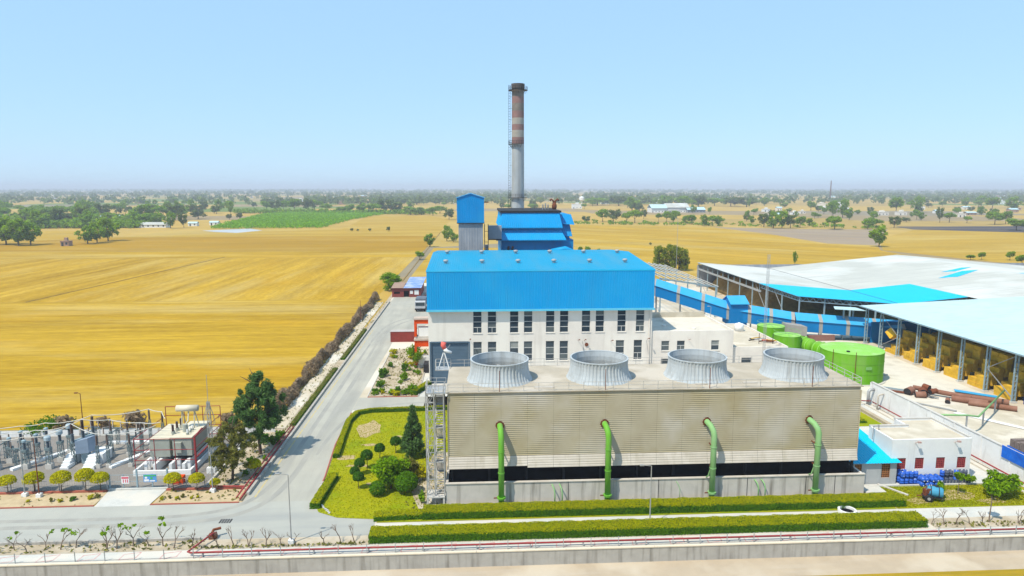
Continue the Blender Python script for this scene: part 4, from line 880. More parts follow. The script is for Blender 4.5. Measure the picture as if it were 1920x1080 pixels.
# bales
BM = []
for k in range(3):
    rg = np.random.default_rng(k); mb = MB(); mb.box(-.58, .58, -1.12, 1.12, 0, .86); v = np.array(mb.v)
    me = bpy.data.meshes.new('straw_bale'); v += rg.uniform(-.05, .05, v.shape); me.from_pydata(v.tolist(), [], mb.f); me.materials.append(STRAW); me.update(); BM.append(me)
rb = random.Random(11); nb = 0
ORD = ['far left', 'second', 'third', 'fourth', 'nearest']
BAYW = ['farthest', 'second farthest', 'third farthest', 'fourth farthest', 'second nearest', 'nearest']; LAY = ['bottom', 'second', 'third', 'fourth', 'fifth', 'sixth', 'seventh', 'eighth']; ROWW = ['front row', 'second row back', 'third row back', 'rearmost row']
for bay in range(6):
    yb = 161 - bay * 7.1 - 6.3; hs = [3, 4, 5, 7]
    for row in range(4):
        for colm in range(2):
            top = hs[row] - (1 if colm == 0 and row < 2 else 0) - (1 if bay == 0 else 0) + (rb.choice((0, 1)) if row > 1 else 0)
            for z in range(top):
                if row > 0 and z < hs[row - 1] - 2 - (1 if bay == 0 else 0): continue
                o = bpy.data.objects.new('straw_bale', rb.choice(BM)); COL.objects.link(o)
                o.location = (101.95 + row * 1.35 + rb.uniform(-.07, .07) + z * .04, yb + 1.3 + (1 - colm) * 2.35 + rb.uniform(-.08, .08), z * .87); o.rotation_euler = (0, 0, rb.uniform(-.04, .04))
                tag(o, f"straw bale in the {BAYW[bay]} shed bay, {LAY[z]} layer, {ROWW[row]}, {'left' if not colm else 'right'}", 'straw bale', 'straw bales in the bale shed'); nb += 1
o = bpy.data.objects.new('straw_bale', BM[0]); COL.objects.link(o); o.location = (101.6, 158.6, 4.0); o.rotation_euler = (R(38), R(25), .4); o.scale = (1.3, 1, 2); tag(o, 'big tilted straw bale leaning high in the farthest bay', 'straw bale')
heap('straw_heap', 109.5, 134, 104, 162, 6.5, STRAWD, 'dim straw mass behind the bale stacks', 3)
tp = tag(MB().prism([(102, 114.6), (109, 114.4), (109, 118), (102.3, 117.6)], 0, 7.6).build('tarpaulin_stack', mat('tarp_blue', (.01, .05, .30), (.008, .04, .24), .7, .6, bump=.2, bscale=1.2)), 'tall stack under a dark blue tarpaulin at the nearest shed post', 'tarpaulin')
# ---------------------------------------------------------------- tanks
def tank(label, x, y, r, h, seams, dots=True):
    t = thing('storage_tank', label, 'tank', (x, y, 0)); MB().lathe([(r, .15), (r, h)], (x, y, 0), 56).build('shell', GREENT, t, True)
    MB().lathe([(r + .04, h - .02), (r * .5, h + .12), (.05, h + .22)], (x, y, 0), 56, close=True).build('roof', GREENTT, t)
    MB().lathe([(r + .5, -.05), (r + .5, .15), (r - .1, .16)], (x, y, 0), 48).build('foundation', CONCP, t)
    for z in seams: MB().lathe([(r + .01, z - .05), (r + .05, z - .04), (r + .05, z + .04), (r + .01, z + .05)], (x, y, 0), 56).build('seam_ring', GREENT, t)
    return t
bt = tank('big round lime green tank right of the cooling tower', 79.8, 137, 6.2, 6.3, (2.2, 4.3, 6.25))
MB().cyl((77.2, 133.8, 6.4), (77.2, 133.8, 6.6), .35, n=12).build('manhole', DARKM, bt)
for dx in (-2.4, -5.6): MB().cyl((79.8 + dx, 137 - math.sqrt(6.25 ** 2 - dx * dx) - .12, .2), (79.8 + dx, 137 - math.sqrt(6.25 ** 2 - dx * dx) - .12, 6.9), .06, n=6).build('level_pipe', RUST, bt)
MB().box(79.4, 80.6, 130.62, 130.74, 3.3, 3.9).build('notice_plate', mat('plate_green', (.2, .42, .12)), bt)
MB().cyl((86.1, 136, .8), (87.2, 135.6, .8), .2, n=8).build('outlet', GALV, bt)
for lb, x, y, r in (('middle lime green tank with a spoked flat top beside the annex', 75.3, 157.3, 3.1), ('farthest small green tank below the conveyor', 76.1, 168.3, 3.35)):
    t = tank(lb, x, y, r, 5.0, (2.5, 4.95))
    for k in range(6): MB().beam((x, y, 5.26), (x + math.cos(k * 1.047 + .3) * r, y + math.sin(k * 1.047 + .3) * r, 5.08), .07).build('roof_rib', GREENP2, t)
    MB().lathe([(r, 5.9), (r + .04, 5.94), (r, 5.98)], (x, y, 0), 24).build('hand_rail', GREENP2, t)
for k, (x, y) in enumerate(((79.6, 156.6), (80.9, 150.6))):
    t = thing('pressure_vessel', ['farther of the two horizontal green drums behind the big tank', 'nearer of the two horizontal green drums, almost touching the big tank'][k], 'tank', (x, y, 0), 'horizontal green vessels')
    sh = MB().lathe([(.05, -2.9), (.9, -2.8), (1.5, -2.45), (1.7, -2.0), (1.7, 2.0), (1.5, 2.45), (.9, 2.8), (.05, 2.9)], (0, 0, 0), 24, close=True).build('shell', GREENT, t, True, local=True); sh.rotation_euler = (R(90), 0, R(13)); sh.location = (0, 0, 2.6)
    for z in (-1.7, 0, 1.7): MB().lathe([(1.7, z - .1), (1.8, z - .1), (1.8, z + .1), (1.7, z + .1)], (0, 0, 0), 24).build('stiffener_ring', GREENTT, sh, local=True)
    MB().cyl((x, y, 4.25), (x, y, 4.6), .3, n=10).build('manhole', GREENTT, t)
    for sgn in (-1, 1): MB().box(x - 1.1, x + 1.1, y - .25 + sgn * 1.4, y + .25 + sgn * 1.4, 0, 1.6).build('saddle', CONCP, t)
pr = tag(MB().box(85.8, 95, 171.4, 172, 0, 1.5).build('brick_wall', mat('dull_brick', (.27, .14, .11), (.22, .11, .09), 1., .9)), 'low red wall below the conveyor end', 'wall')
gy = thing('conveyor_hopper', 'grey sloped hopper cover standing under the conveyor beside the farthest tank', 'hopper', (84, 172, 0))
MB().hexa([(81.6, 171, 2.4), (86.6, 170, 1.6), (86.6, 174, 1.6), (81.6, 174, 2.4), (81.6, 171, 4.7), (86.6, 170, 4.1), (86.6, 174, 4.1), (81.6, 174, 4.7)]).build('cover', BANDG, gy)
for x, y in ((82, 171.4), (86.2, 170.4), (82, 173.6), (86.2, 173.6)): MB().box(x - .1, x + .1, y - .1, y + .1, 0, 2.4).build('leg', RUST, gy)
# ---------------------------------------------------------------- pump house and lean-to
ph = thing('pump_house', 'white flat-roofed pump house with four red lattice vents', 'building', (62.5, 86, 0))
vx = [57.65, 60.2, 63.2, 66.2]; vh = [(x, x + 1.25, 1.75, 3.35) for x in vx]
mb = MB(); wall_holes(mb, 56.8, 68.1, -.05, 6.0, 86, .25, vh); mb.box(56.8, 57.05, 86.25, 91.6, -.05, 6.0); mb.box(67.85, 68.1, 86.25, 94.4, -.05, 6.0); mb.box(57.05, 62.5, 91.35, 91.6, -.05, 6.0); mb.box(62.25, 62.5, 91.6, 94.4, -.05, 6.0); mb.box(62.5, 67.85, 94.15, 94.4, -.05, 6.0)
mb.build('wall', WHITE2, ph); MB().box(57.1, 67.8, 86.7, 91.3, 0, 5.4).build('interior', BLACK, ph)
MB().prism([(57.06, 86.26), (67.84, 86.26), (67.84, 94.14), (62.51, 94.14), (62.51, 91.34), (57.06, 91.34)], 5.5, 5.72).build('roof', ROOFC, ph)
cp = MB(); cp.box(56.75, 62.5, 91.3, 91.62, 6.003, 6.16); cp.box(62.2, 67.8, 94.1, 94.45, 6.003, 6.16); cp.box(67.8, 68.13, 86.3, 94.45, 6.003, 6.16); cp.build('coping', CONCP, ph)
def jaali(par, x0, x1, z0, z1, y, m, n=5):
    j = MB(); j.box(x0, x1, y + .1, y + .16, z0, z0 + .06); j.box(x0, x1, y + .1, y + .16, z1 - .06, z1)
    nz = round(n * (z1 - z0) / (x1 - x0))
    for i in range(n + 1): x = x0 + (x1 - x0) * i / n; j.box(max(x0, x - .05), min(x1, x + .05), y + .08, y + .16, z0, z1)
    for i in range(1, nz): z = z0 + (z1 - z0) * i / nz; j.box(x0, x1, y + .085, y + .155, z - .05, z + .05)
    return j.build('lattice_vent', m, par)
for h in vh: jaali(ph, *h, 86, JAALI)
for x in (60, 65.6):
    l = MB(); l.beam((x, 85.98, 5.5), (x + .1, 85.5, 5.8), .06); l.box(x - .05, x + .35, 85.2, 85.5, 5.72, 5.95); l.build('flood_lamp', mat('lamp_pink', (.55, .38, .34)), ph)
MB().tube([(57.6, 90.6, 5.72), (57.6, 90.6, 6.5), (56.5, 90.0, 6.5), (56.4, 90, 4.6)], .06, 6).build('vent_pipe', GALV, ph)
ll = thing('lean_to', 'grey lean-to with bright blue sloping roof between tower and pump house', 'building', (54, 85.4, 0))
mb = MB(); wall_holes(mb, 51.1, 57.2, -.05, 3.05, 85.3, .2, [(51.3, 52.3, .9, 2.9), (55.1, 56.3, .9, 2.9)]); mb.box(51.1, 51.3, 85.5, 95, -.05, 3.05); mb.build('wall', GREYC if False else mat('pale_grey_wall', (.42, .43, .43), (.37, .38, .38), .6, .85, streak=dict(c=(.3, .3, .3))), ll)
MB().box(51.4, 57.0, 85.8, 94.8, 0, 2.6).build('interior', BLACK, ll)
jaali(ll, 51.3, 52.3, .9, 2.9, 85.3, JAALIO, 4); jaali(ll, 55.1, 56.3, .9, 2.9, 85.3, JAALIO, 4)
mb = MB(); corr(mb, (50.7, 84.9, 3.15), (57.7, 84.9, 3.15), (56.75, 95.5, 4.9), (50.7, 95.5, 4.9), .4, .04); mb.build('roof', BLUE_N, ll)
sl = tag(MB().box(51.5, 54.3, 82.6, 85, 0, .16).build('concrete_slab', PAVE), 'bare concrete slab before the grey lean-to', 'slab')
tag(MB().beam((54.6, 85.1, .1), (56.6, 81.6, .1), .3, .18).build('drain_channel', CONCP), 'sloping grey drain channel beside the concrete slab', 'channel')
# drums
dm = MB().lathe([(.05, 0), (.29, .01), (.29, .28), (.31, .3), (.29, .32), (.29, .58), (.31, .6), (.29, .62), (.28, .88), (.1, .9)], (0, 0, 0), 14, close=True).build('drum', DRUM, None, True); dcap = MB().cyl((.12, 0, .9), (.12, 0, .95), .07, n=8).build('cap', SIGNW, dm, local=True)
rd = random.Random(4); dproto = dm; nd = 0
for k in range(46):
    if k < 14: x, y, z, up = 57.95 + (k % 4) * .62, 85.1 + (k // 4 % 2) * .65, (k // 8) * .92, True
    elif k < 34: x, y, z, up = 60.3 + (k - 14) % 5 * .66, 84.95 + ((k - 14) // 5 % 2) * .68, ((k - 14) // 10) * .62 + .3, False
    else: x, y, z, up = 63.6 + (k - 34) % 6 * .66, 85.2, ((k - 34) // 6) * .92 + .0, True
    d = copy_tree(dproto); d.location = (x + rd.uniform(-.05, .05), y + rd.uniform(-.05, .05), z); d.rotation_euler = (0, 0, rd.uniform(0, 6)) if up else (R(90), rd.uniform(0, 6), rd.uniform(-.15, .15))
    dark = k >= 34 and k % 3 != 1
    if dark:
        if 'DK' not in globals(): DK = dm.data.copy(); DK.materials[0] = DRUMC
        d.data = DK
    tag(d, 'blue plastic drum standing at the left of the drum pile' if k < 14 else ('blue drum lying in the middle of the drum pile' if k < 34 else ('dark grey drum at the right of the drum pile' if dark else 'blue drum among the grey drums at the right of the pile')), 'drum', 'drums before the pump house')
bpy.data.objects.remove(dcap); bpy.data.objects.remove(dm)
d = thing('pallet_crate', 'low grey plastic crate in front of the grey drums', 'crate', (65.4, 84.85, 0)); MB().box(63.4, 67.4, 84.65, 84.82, 0, .62).build('side', DRUMC, d)
for i in range(9): MB().box(63.5 + i * .44, 63.56 + i * .44, 84.6, 84.648, .05, .6).build('slat', GALV, d)
# sprayer cart
sc_ = thing('sprayer_cart', 'two-wheeled trailer with a pale blue tank parked on the lawn', 'cart', (58.6, 80.2, 0))
tk = MB().lathe([(.05, -1.0), (.5, -.95), (.62, -.8), (.66, 0), (.62, .8), (.5, .95), (.05, 1.0)], (0, 0, 0), 18, close=True).build('tank', CARTB, sc_, True, local=True); tk.rotation_euler = (R(90), 0, R(62)); tk.location = (.45, -.1, 1.25)
for i in (-.45, .45):
    q = MB().lathe([(.64, i - .05), (.69, i - .05), (.69, i + .05), (.64, i + .05)], (0, 0, 0), 18).build('strap', DARKM, tk, local=True)
MB().beam((-.9, .3, .62), (1.2, -.5, .62), .9, .1).build('chassis', DARKM, sc_, local=True)
for x, y in ((-.55, -.55), (-.1, .62)):
    wl = MB().lathe([(.2, -.1), (.42, -.12), (.5, -.06), (.5, .06), (.42, .12), (.2, .1)], (0, 0, 0), 20, close=True).build('wheel', RUBBER, sc_, True, local=True); wl.rotation_euler = (R(90), 0, R(-20)); wl.location = (x, y, .5)
    MB().cyl((0, 0, -.125), (0, 0, .125), .2, n=10).build('hub', GALV, wl, local=True)
MB().beam((-.9, .3, .6), (-1.5, .5, .5), .1).build('tow_bar', RUST, sc_, local=True); e = MB(); e.box(-.75, -.2, -.2, .5, .68, 1.5); e.cyl((-.5, .1, 1.5), (-.5, .1, 2.0), .06); e.box(-.6, -.1, -.35, -.1, 1.1, 1.7); e.build('pump_engine', RUST, sc_, local=True); MB().box(.5, .9, -.3, .3, 1.9, 1.98).build('tank_lid', DARKM, sc_, local=True)
ty = thing('tyre_ring', 'half-sunk pale concrete ring at the edge of the rear hedge', 'ring', (46.2, 77.8, 0))
MB().lathe([(.85, 0), (1.08, 0), (1.08, .35), (.85, .35), (.85, 0)], (46.2, 77.75, .0), 24).build('ring', WHITE2, ty)
MB().cyl((46.2, 77.75, 0), (46.2, 77.75, .06), .84, n=20).build('pit', BLACK, ty)
# ---------------------------------------------------------------- compound wall with the raised yard behind it
cw = thing('compound_wall', 'long stained white compound wall running back past the pump house', 'wall', (74, 100, 0))
for i in range(7):
    y0 = 80.6 + i * 5.6; MB().box(74.0, 74.3, y0, y0 + 5.57, -.05, 4.0).build('wall_panel', WALLW, cw); MB().box(73.93, 74.37, y0, y0 + 5.58, 4.003, 4.14).build('coping', CONCP, cw)
for i in range(8): MB().box(73.9, 73.998, 80.45 + i * 5.6, 80.75 + i * 5.6, -.05, 3.98).build('pier', WALLW, cw)
rp = MB().tube([(73.4, 118, .8), (73.4, 110, .8), (73.4, 92, .8), (73.4, 72, .8)], .11, 8).build('fire_pipe', REDP, None, True); tag(rp, 'red fire main running along the foot of the compound wall', 'pipe')
tag(MB().tube([(66, 119.7, .9), (73.2, 118.2, .9)], .11, 8).build('fire_pipe', REDP, None, True), 'short red fire pipe crossing behind the lawn strip', 'pipe')
for k, (y, r) in enumerate(((118.6, .28), (115.6, .16))):
    tag(MB().tube([(72.9, y, 0), (72.9, y, 2.6), (73.1, y, 2.9), (73.9, y, 3.0)], r, 10).build('wall_pipe', (GALV, APRON)[k], None, True), ('thick dark pipe rising beside the far end of the compound wall', 'thin pale pipe standing against the compound wall')[k], 'pipe')
kerb(69.6, 70.4, 104, 120, .5, SOIL); kerb(72.4, 72.6, 80, 120, .25, ROOFW)
# long pipes and scrap in the yard
PL = ['longest brown steel pipe sloping across the heap', 'brown steel pipe nearest the white sheet', 'thick brown pipe lying in front of the long one', 'brown pipe at the back of the heap near the blue sheet']
for k, (a, bb, r) in enumerate((((86.4, 126, 1.0), (93.5, 119.5, .75), .45), ((91.5, 117.5, .5), (97.6, 113.4, .5), .5), ((90.2, 120.2, .55), (94.6, 116.6, .55), .58), ((91.8, 122.3, .55), (99.0, 117, .55), .5))):
    a, bb = Vector(a), Vector(bb); t = thing('steel_pipe', PL[k], 'pipe', a, 'brown pipes in the yard'); MB().cyl(a, bb, r, n=18, caps=False).build('shell', BROWNP, t, True); MB().cyl(a.lerp(bb, .004), a.lerp(bb, .996), r * .93, n=16).build('bore', BLACK, t)
for k, (x, y, r, L, a, z) in enumerate(((84.8, 124.6, .75, 1.6, .5, .7), (86.6, 123.2, .8, 1.4, 1.1, .8), (85.6, 122.5, .6, 1.8, -.3, .6), (87.6, 121.8, .5, 1.5, .2, 1.4), (88.6, 119.0, .42, 1.3, .9, .42), (87.6, 123.8, .6, 1.2, 2.0, 1.6))):
    d_ = Vector((math.cos(a), math.sin(a), .1)) * L / 2; c_ = Vector((x, y, z)); t = thing('pipe_offcut', ['leftmost rusty pipe offcut in the heap', 'largest rusty drum-like offcut in the heap', 'rusty offcut at the front of the heap', 'rusty offcut lying on top of the heap', 'single short brown offcut apart from the heap', 'topmost brown offcut at the back of the heap'][k], 'pipe', c_ - Vector((0, 0, z)))
    MB().cyl(c_ - d_, c_ + d_, r, n=16, caps=False).build('shell', (BROWNP, RUST)[k % 2], t, True); MB().cyl(c_ - d_ * .98, c_ + d_ * .98, r * .9, n=14).build('bore', DARKM, t)
for k, (a, bb, w_, m) in enumerate((((81.5, 128.5, .35), (88.4, 121.2, .3), .22, GALV), ((80.6, 127.5, .25), (84.4, 124.6, .3), .3, RUST), ((77.6, 124.6, .2), (86.6, 113.8, .2), .2, GALV), ((80.8, 129.2, .45), (86.8, 123.5, .6), .2, STEELG))):
    tag(MB().beam(a, bb, w_).build('steel_bar', m), ['grey steel bar lying through the pipe heap', 'rusty bar sticking out left of the pipe heap', 'long pale bar lying parallel to the compound wall', 'bluish bar lying above the pipe heap'][k], 'bar')
tag(MB().hexa([(85.4, 113.2, .05), (91.8, 104.0, .1), (92.6, 104.6, .1), (86.6, 113.5, .05), (85.4, 113.2, .1), (91.8, 104.0, .16), (92.6, 104.6, .16), (86.6, 113.5, .1)]).build('roof_sheet', SIGNW), 'long bent white roofing sheet lying in the yard', 'sheet')
tag(MB().hexa([(94.5, 125, .3), (99.6, 120.5, .3), (100.2, 121.5, .3), (95, 126.2, .3), (94.5, 125, .42), (99.6, 120.5, .42), (100.2, 121.5, .42), (95, 126.2, .42)]).build('roof_sheet', BLUE_CR), 'pale blue roofing sheets lying behind the brown pipes', 'sheet')
gp = thing('pipe_rack', 'long green pipe crossing the yard to the compound wall on low props', 'pipe', (85, 108, 0))
MB().tube([(74.2, 101.6, 3.9), (79.0, 101.4, 3.8), (83, 104, 2.6), (98.5, 117.8, 2.6)], .16, 8).build('pipe', GREENP2, gp, True)
for x, y, z in ((79, 101.4, 3.8), (86, 106.7, 2.6), (93, 112.9, 2.6)): MB().box(x - .1, x + .1, y - .1, y + .1, 0, z).build('prop', GALV, gp)
bt_ = thing('tarp_bundle', 'stack of grey slats half wrapped in bright blue tarpaulin by the wall', 'stack', (79, 88.5, 0)); MB().box(73.80, 73.895, 80.6, 87.6, 2.6, 4.3).build('tarp_flap', mat('tarp_bright', (.01, .14, .62), (.008, .10, .5), .9, .5, bump=.25, bscale=1.6), bt_); MB().prism([(74.5, 80.5), (83, 80.5), (83, 87.6), (74.6, 87.7)], 0, 4.2).build('tarpaulin', mat('tarp_bright', (.01, .14, .62), (.008, .10, .5), .9, .5, bump=.25, bscale=1.6), bt_)
for i in range(8): MB().box(74.7, 83, 80.6 + i * .86, 81.35 + i * .86, 4.21, 5.2 + .1 * (i % 3)).build('slat', mat('slat_brown', (.2, .16, .14), (.14, .11, .1), 3., .9), bt_)
# ---------------------------------------------------------------- container, hut, orange frame, lorry (behind the garden)
co = thing('shipping_container', 'dark red shipping container at the roadside beside the hall', 'container', (-18.8, 177.6, 0))
x0, x1, y0, y1 = -22, -15.4, 176.4, 178.8
mb = MB(); corr(mb, (x0 + .1, y0, .15), (x1 - .1, y0, .15), (x1 - .1, y0, 2.6), (x0 + .1, y0, 2.6), .28, .04); mb.box(x0 + .1, x1 - .1, y0 + .05, y1, .15, 2.6); mb.build('body', CONTR, co); fr = MB()
for x in (x0, x1 - .12):
    for y in (y0 - .08, y1 - .04): fr.box(x, x + .12, y, y + .12, 0, 2.72)
fr.box(x0 + .12, x1 - .12, y0 - .08, y0 + .04, .02, .16); fr.build('frame', CONTR, co); MB().box(x0 + .02, x1 - .02, y0 - .06, y1 + .06, 2.725, 2.78).build('roof', mat('container_roof', (.45, .42, .4), (.38, .34, .32), 1., .7), co)
of = thing('access_frame', 'bright orange framed two-storey porch with white panels at the hall\'s left side', 'porch', (-11.7, 150, 0))
for z0, z1 in ((.6, 6.3), (7.2, 11.0)):
    MB().box(-13.4, -12.9, 149.8, 151.8, z0, z1).build('upright', ORANGE, of); MB().box(-12.88, -9.9, 149.8, 151.8, z1 - 1.4 if z0 < 3 else z1 - .9, z1).build('header', ORANGE, of)
    MB().box(-12.6, -9.9, 150.2, 151.6, z0, z0 + 2.0).build('panel', WHITE2, of); MB().box(-13.5, -9.8, 149.6, 152, z1 + .01, z1 + .35).build('slab', mat('porch_slab', (.5, .42, .36)), of)
MB().box(-13.3, -9.9, 149.9, 151.7, 0, .59).build('base', CONCP, of); MB().box(-13.2, -9.9, 150, 151.7, 6.66, 7.19).build('floor', CONCP, of)
tag(MB().box(-11.2, -9.6, 145.5, 148.9, 0, 1.9).build('dark_cabinet', DARKM), 'dark low cabinet beside the hall wall below the orange porch', 'cabinet')
hu = thing('roadside_hut', 'small red-walled hut with blue and white tin roof at the end of the road', 'hut', (-25, 251, 0))
mb = MB(); wall_holes(mb, -30.3, -19.8, -.05, 3.4, 251, .2, [(-26, -24.1, 0, 2.3), (-29.6, -27.4, 1.2, 2.0)]); mb.box(-30.3, -30.1, 251.2, 268, -.05, 3.2); mb.box(-20, -19.8, 251.2, 268, -.05, 3.2); mb.build('wall', REDW, hu); MB().box(-30, -20.1, 251.6, 267.8, 0, 3).build('interior', BLACK, hu)
for x0, x1, m, nm in ((-30.6, -26.1, mat('tin_brown', (.36, .25, .19), (.3, .2, .15), .5, .8), 'roof_sheet'), (-26.09, -19.5, mat('tin_blue', (.10, .22, .55), (.45, .5, .6), .35, .6), 'roof_sheet')):
    y2 = 262 if x0 < -30 else 278; mb = MB(); corr(mb, (x0, 250.4, 3.45), (x1, 250.4, 3.45), (x1, y2, 4.0), (x0, y2, 4.0), .5, .04); mb.build(nm, m, hu)
for x0, x1, z0, z1 in ((-23.7, -22.6, 1.2, 2.4), (-22.1, -20.5, .9, 2.6)): MB().box(x0, x1, 250.93, 250.99, z0, z1).build('poster', SIGNW, hu)
tr = thing('tipper_lorry', 'grey lorry with dark windscreen parked nose-on beside the hall', 'lorry', (-16.6, 221, 0))
MB().box(-19.3, -16.0, 220.3, 222.6, .9, 3.3).build('cab', mat('lorry_white', (.5, .52, .55)), tr); MB().box(-19.1, -16.2, 220.22, 220.295, 2.0, 3.0).build('windscreen', GLASS, tr); MB().box(-19.3, -16.0, 222.7, 229, 1.3, 3.9).build('tipper_body', mat('lorry_grey', (.13, .16, .2), (.1, .12, .15), 1., .6), tr)
MB().box(-19.35, -15.95, 220.1, 220.29, .55, 1.1).build('bumper', DARKM, tr)
for y in (221.3, 226.2, 227.6):
    for x in (-19.1, -16.5): MB().cyl((x, y, .55), (x + .35, y, .55), .55, n=16).build('wheel', RUBBER, tr)
for k in range(9):
    a = rd.uniform(0, 3.1); x, y = -16.2 + rd.uniform(-1.6, 1.6), 241 + rd.uniform(-4, 4); d_ = Vector((math.cos(a), math.sin(a), .15)) * 1.8
    tag(MB().beam(Vector((x, y, .25 + k * .22)) - d_, Vector((x, y, .25 + k * .22)) + d_, .3).build('scrap_beam', (RUST, REDP, BROWNP)[k % 3]), 'reddish scrap beam in the heap behind the lorry', 'scrap', 'scrap beams behind the lorry')
bl = tag(MB().hexa([(-15, 231, 5.0), (-10, 231, 5.6), (-10, 238, 5.6), (-15, 238, 5.0), (-15, 231, 5.1), (-10, 231, 5.7), (-10, 238, 5.7), (-15, 238, 5.1)]).build('awning', BLUE_R), 'light blue awning sheet at the hall\'s far left corner', 'awning')
for y in (231.3, 237.6): MB().box(-14.9, -14.75, y, y + .15, 0, 5.0).build('post', GALV, bl)
# ---------------------------------------------------------------- lamp posts and masts
def lamp(label, x, y, h, m=GALV, arm=.9, head=True):
    t = thing('lamp_post', label, 'lamp post', (x, y, 0)); MB().cyl((x, y, 0), (x, y, h), .085, .05, 8).build('pole', m, t); MB().box(x - .3, x + .3, y - .3, y + .3, 0, .45).build('footing', WHITE2, t)
    if head: MB().beam((x, y, h), (x - arm, y, h + .12), .06).build('arm', m, t); MB().box(x - arm - .5, x - arm, y - .12, y + .12, h + .05, h + .2).build('lamp_head', m, t)
    return t
lamp('tall grey lamp post in front of the road junction', -21.0, 73.9, 8.2); lamp('slim grey lamp post rising between the two long hedges', 20.8, 75.9, 7.4)
lamp('thin pole at far left beside the second domed bush', -59.0, 88.0, 8, FENCEG, head=False); lamp('leaning brown pole just right of the thin grey pole', -57.0, 87.7, 8, RUST, head=False)
lamp('rusty floodlight pole at the back of the switchyard', -63.5, 110.0, 7.2, RUST, .4); lamp('short grey pole beside the smallest domed bush', -34.9, 87.9, 5.2, FENCEG, head=False)
lamp('tall thin lighting mast behind the main hall\'s right end', 71, 235, 29.5, GALV, .5); lamp('thin post at the field edge left of the road', -34.3, 205, 6.5, RUST, head=False); lamp('thin lamp standing before the conveyor junction', 57.4, 160.5, 11.4, GALV, .4)
def lattice(par, x, y, z0, z1, w0, w1, n, m, name='lattice', t=.06):
    mb = MB(); 
    for sx in (-1, 1):
        for sy in (-1, 1): mb.beam((x + sx * w0, y + sy * w0, z0), (x + sx * w1, y + sy * w1, z1), t)
    for i in range(n):
        za, zb = z0 + (z1 - z0) * i / n, z0 + (z1 - z0) * (i + 1) / n; wa, wb = w0 + (w1 - w0) * i / n, w0 + (w1 - w0) * (i + 1) / n
        for sx, sy, tx, ty_ in ((-1, -1, 1, -1), (1, -1, 1, 1), (1, 1, -1, 1), (-1, 1, -1, -1)):
            s1_, s2_ = ((sx, sy), (tx, ty_)) if i % 2 else ((tx, ty_), (sx, sy)); mb.beam((x + s1_[0] * wa, y + s1_[1] * wa, za), (x + s2_[0] * wb, y + s2_[1] * wb, zb), t * .7)
    return mb.build(name, m, par)
lm = thing('lattice_mast', 'slim twin-rail lattice mast between annex and bale shed', 'mast', (59.6, 148, 0)); lattice(lm, 60.5, 136.5, 0, 26.5, .2, .2, 24, GALV, 'mast', .035); MB().box(59.9, 61.1, 135.9, 137.1, 0, .3).build('footing', CONCP, lm)
# ---------------------------------------------------------------- front railing and fire main
ff = thing('front_fence', 'low wire fence on thin grey posts along the front pavement', 'fence', (0, 71.2, 0)); fp = None
for i in range(44):
    x = -62 + i * 3.12
    if fp is None: fp = MB().box(-.035, .035, -.035, .035, 0, 1.15).build('post', FENCEG, ff, local=True); fp.location = (x, 0, 0)
    else: share('post', fp, ff, (x, 0, 0), 0)
MB().tube([(-62, 71.2, .12), (73, 71.2, .12)], .02, 4).build('wire', DARKM, ff); MB().tube([(-62, 71.2, 1.1), (73, 71.2, 1.1)], .007, 4).build('wire', FENCEG, ff)
fm = thing('fire_main', 'long dark red fire main running low along the front pavement', 'pipe', (0, 71.6, 0))
MB().tube([(-30.0, 75.9, .1), (-30.0, 75.7, .62), (-30.2, 75.2, .75), (-31.6, 71.75, .5), (-31.2, 71.55, .48), (140, 71.55, .48)], .11, 10).build('pipe', REDP, fm, True)
for i in range(28): MB().box(-30 + i * 6, -29.88 + i * 6, 71.4, 71.7, 0, .37).build('support', FENCEG, fm)
MB().tube([(-30.3, 75.3, .75), (-30.3, 75.8, .9), (-29.6, 76.2, .9)], .16, 8).build('hydrant_valve', RUST, fm); MB().box(-30.7, -29.9, 75.2, 75.7, 0, .6).build('valve_stand', RUST, fm)
tag(MB().tube([(-30.35, 84.9, .35), (-30.4, 112, .35)], .13, 8).build('fire_main', REDP, None, True), 'dark red pipe beside the kerb of the left roadside', 'pipe')
tag(MB().tube([(-30.75, 84.8, .6), (-30.8, 89, .6), (-30.8, 112, .6)], .1, 8).build('fire_main', REDP, None, True), 'second thinner red pipe left of the kerb pipe', 'pipe'); tag(MB().tube([(-35.5, 88.9, .4), (-31, 88.4, .5), (-30.8, 86, .55)], .1, 8).build('fire_main', REDP, None, True), 'short red branch pipe joining the kerb pipes at the corner', 'pipe')
# ---------------------------------------------------------------- switchyard
def sheds(mb, x, y, z0, z1, r, n):
    prof = [(r * .6, z0)]
    for i in range(n):
        z = z0 + (z1 - z0) * i / n; h = (z1 - z0) / n; prof += [(r, z + h * .25), (r * .6, z + h * .55)]
    return mb.lathe(prof + [(r * .6, z1)], (x, y, 0), 10, close=True)
def instrument(label, x, y, head, group, hh=4.6):
    t = thing('current_transformer' if head else 'voltage_transformer', label, 'transformer', (x, y, 0), group)
    MB().box(x - .42, x + .42, y - .42, y + .42, 0, .75).build('plinth', CONCP, t); lattice(t, x, y, .75, hh - 2.1, .3, .26, 4, SWG, 'support', .075)
    MB().box(x - .36, x + .36, y - .36, y + .36, hh - 2.1, hh - 1.75).build('base_box', SWG, t); sheds(MB(), x, y, hh - 1.75, hh - .75, .24, 7).build('insulator', PORCG, t)
    if head: MB().lathe([(.3, 0), (.44, .1), (.44, .55), (.3, .72)], (x, y, hh - .75), 14, close=True).build('head_tank', mat('ct_head', (.38, .46, .5), (.32, .4, .44), 1., .5), t)
    else: MB().lathe([(.2, 0), (.3, .1), (.3, .35), (.1, .45)], (x, y, hh - .75), 12, close=True).build('cap', STEELG, t)
    return t
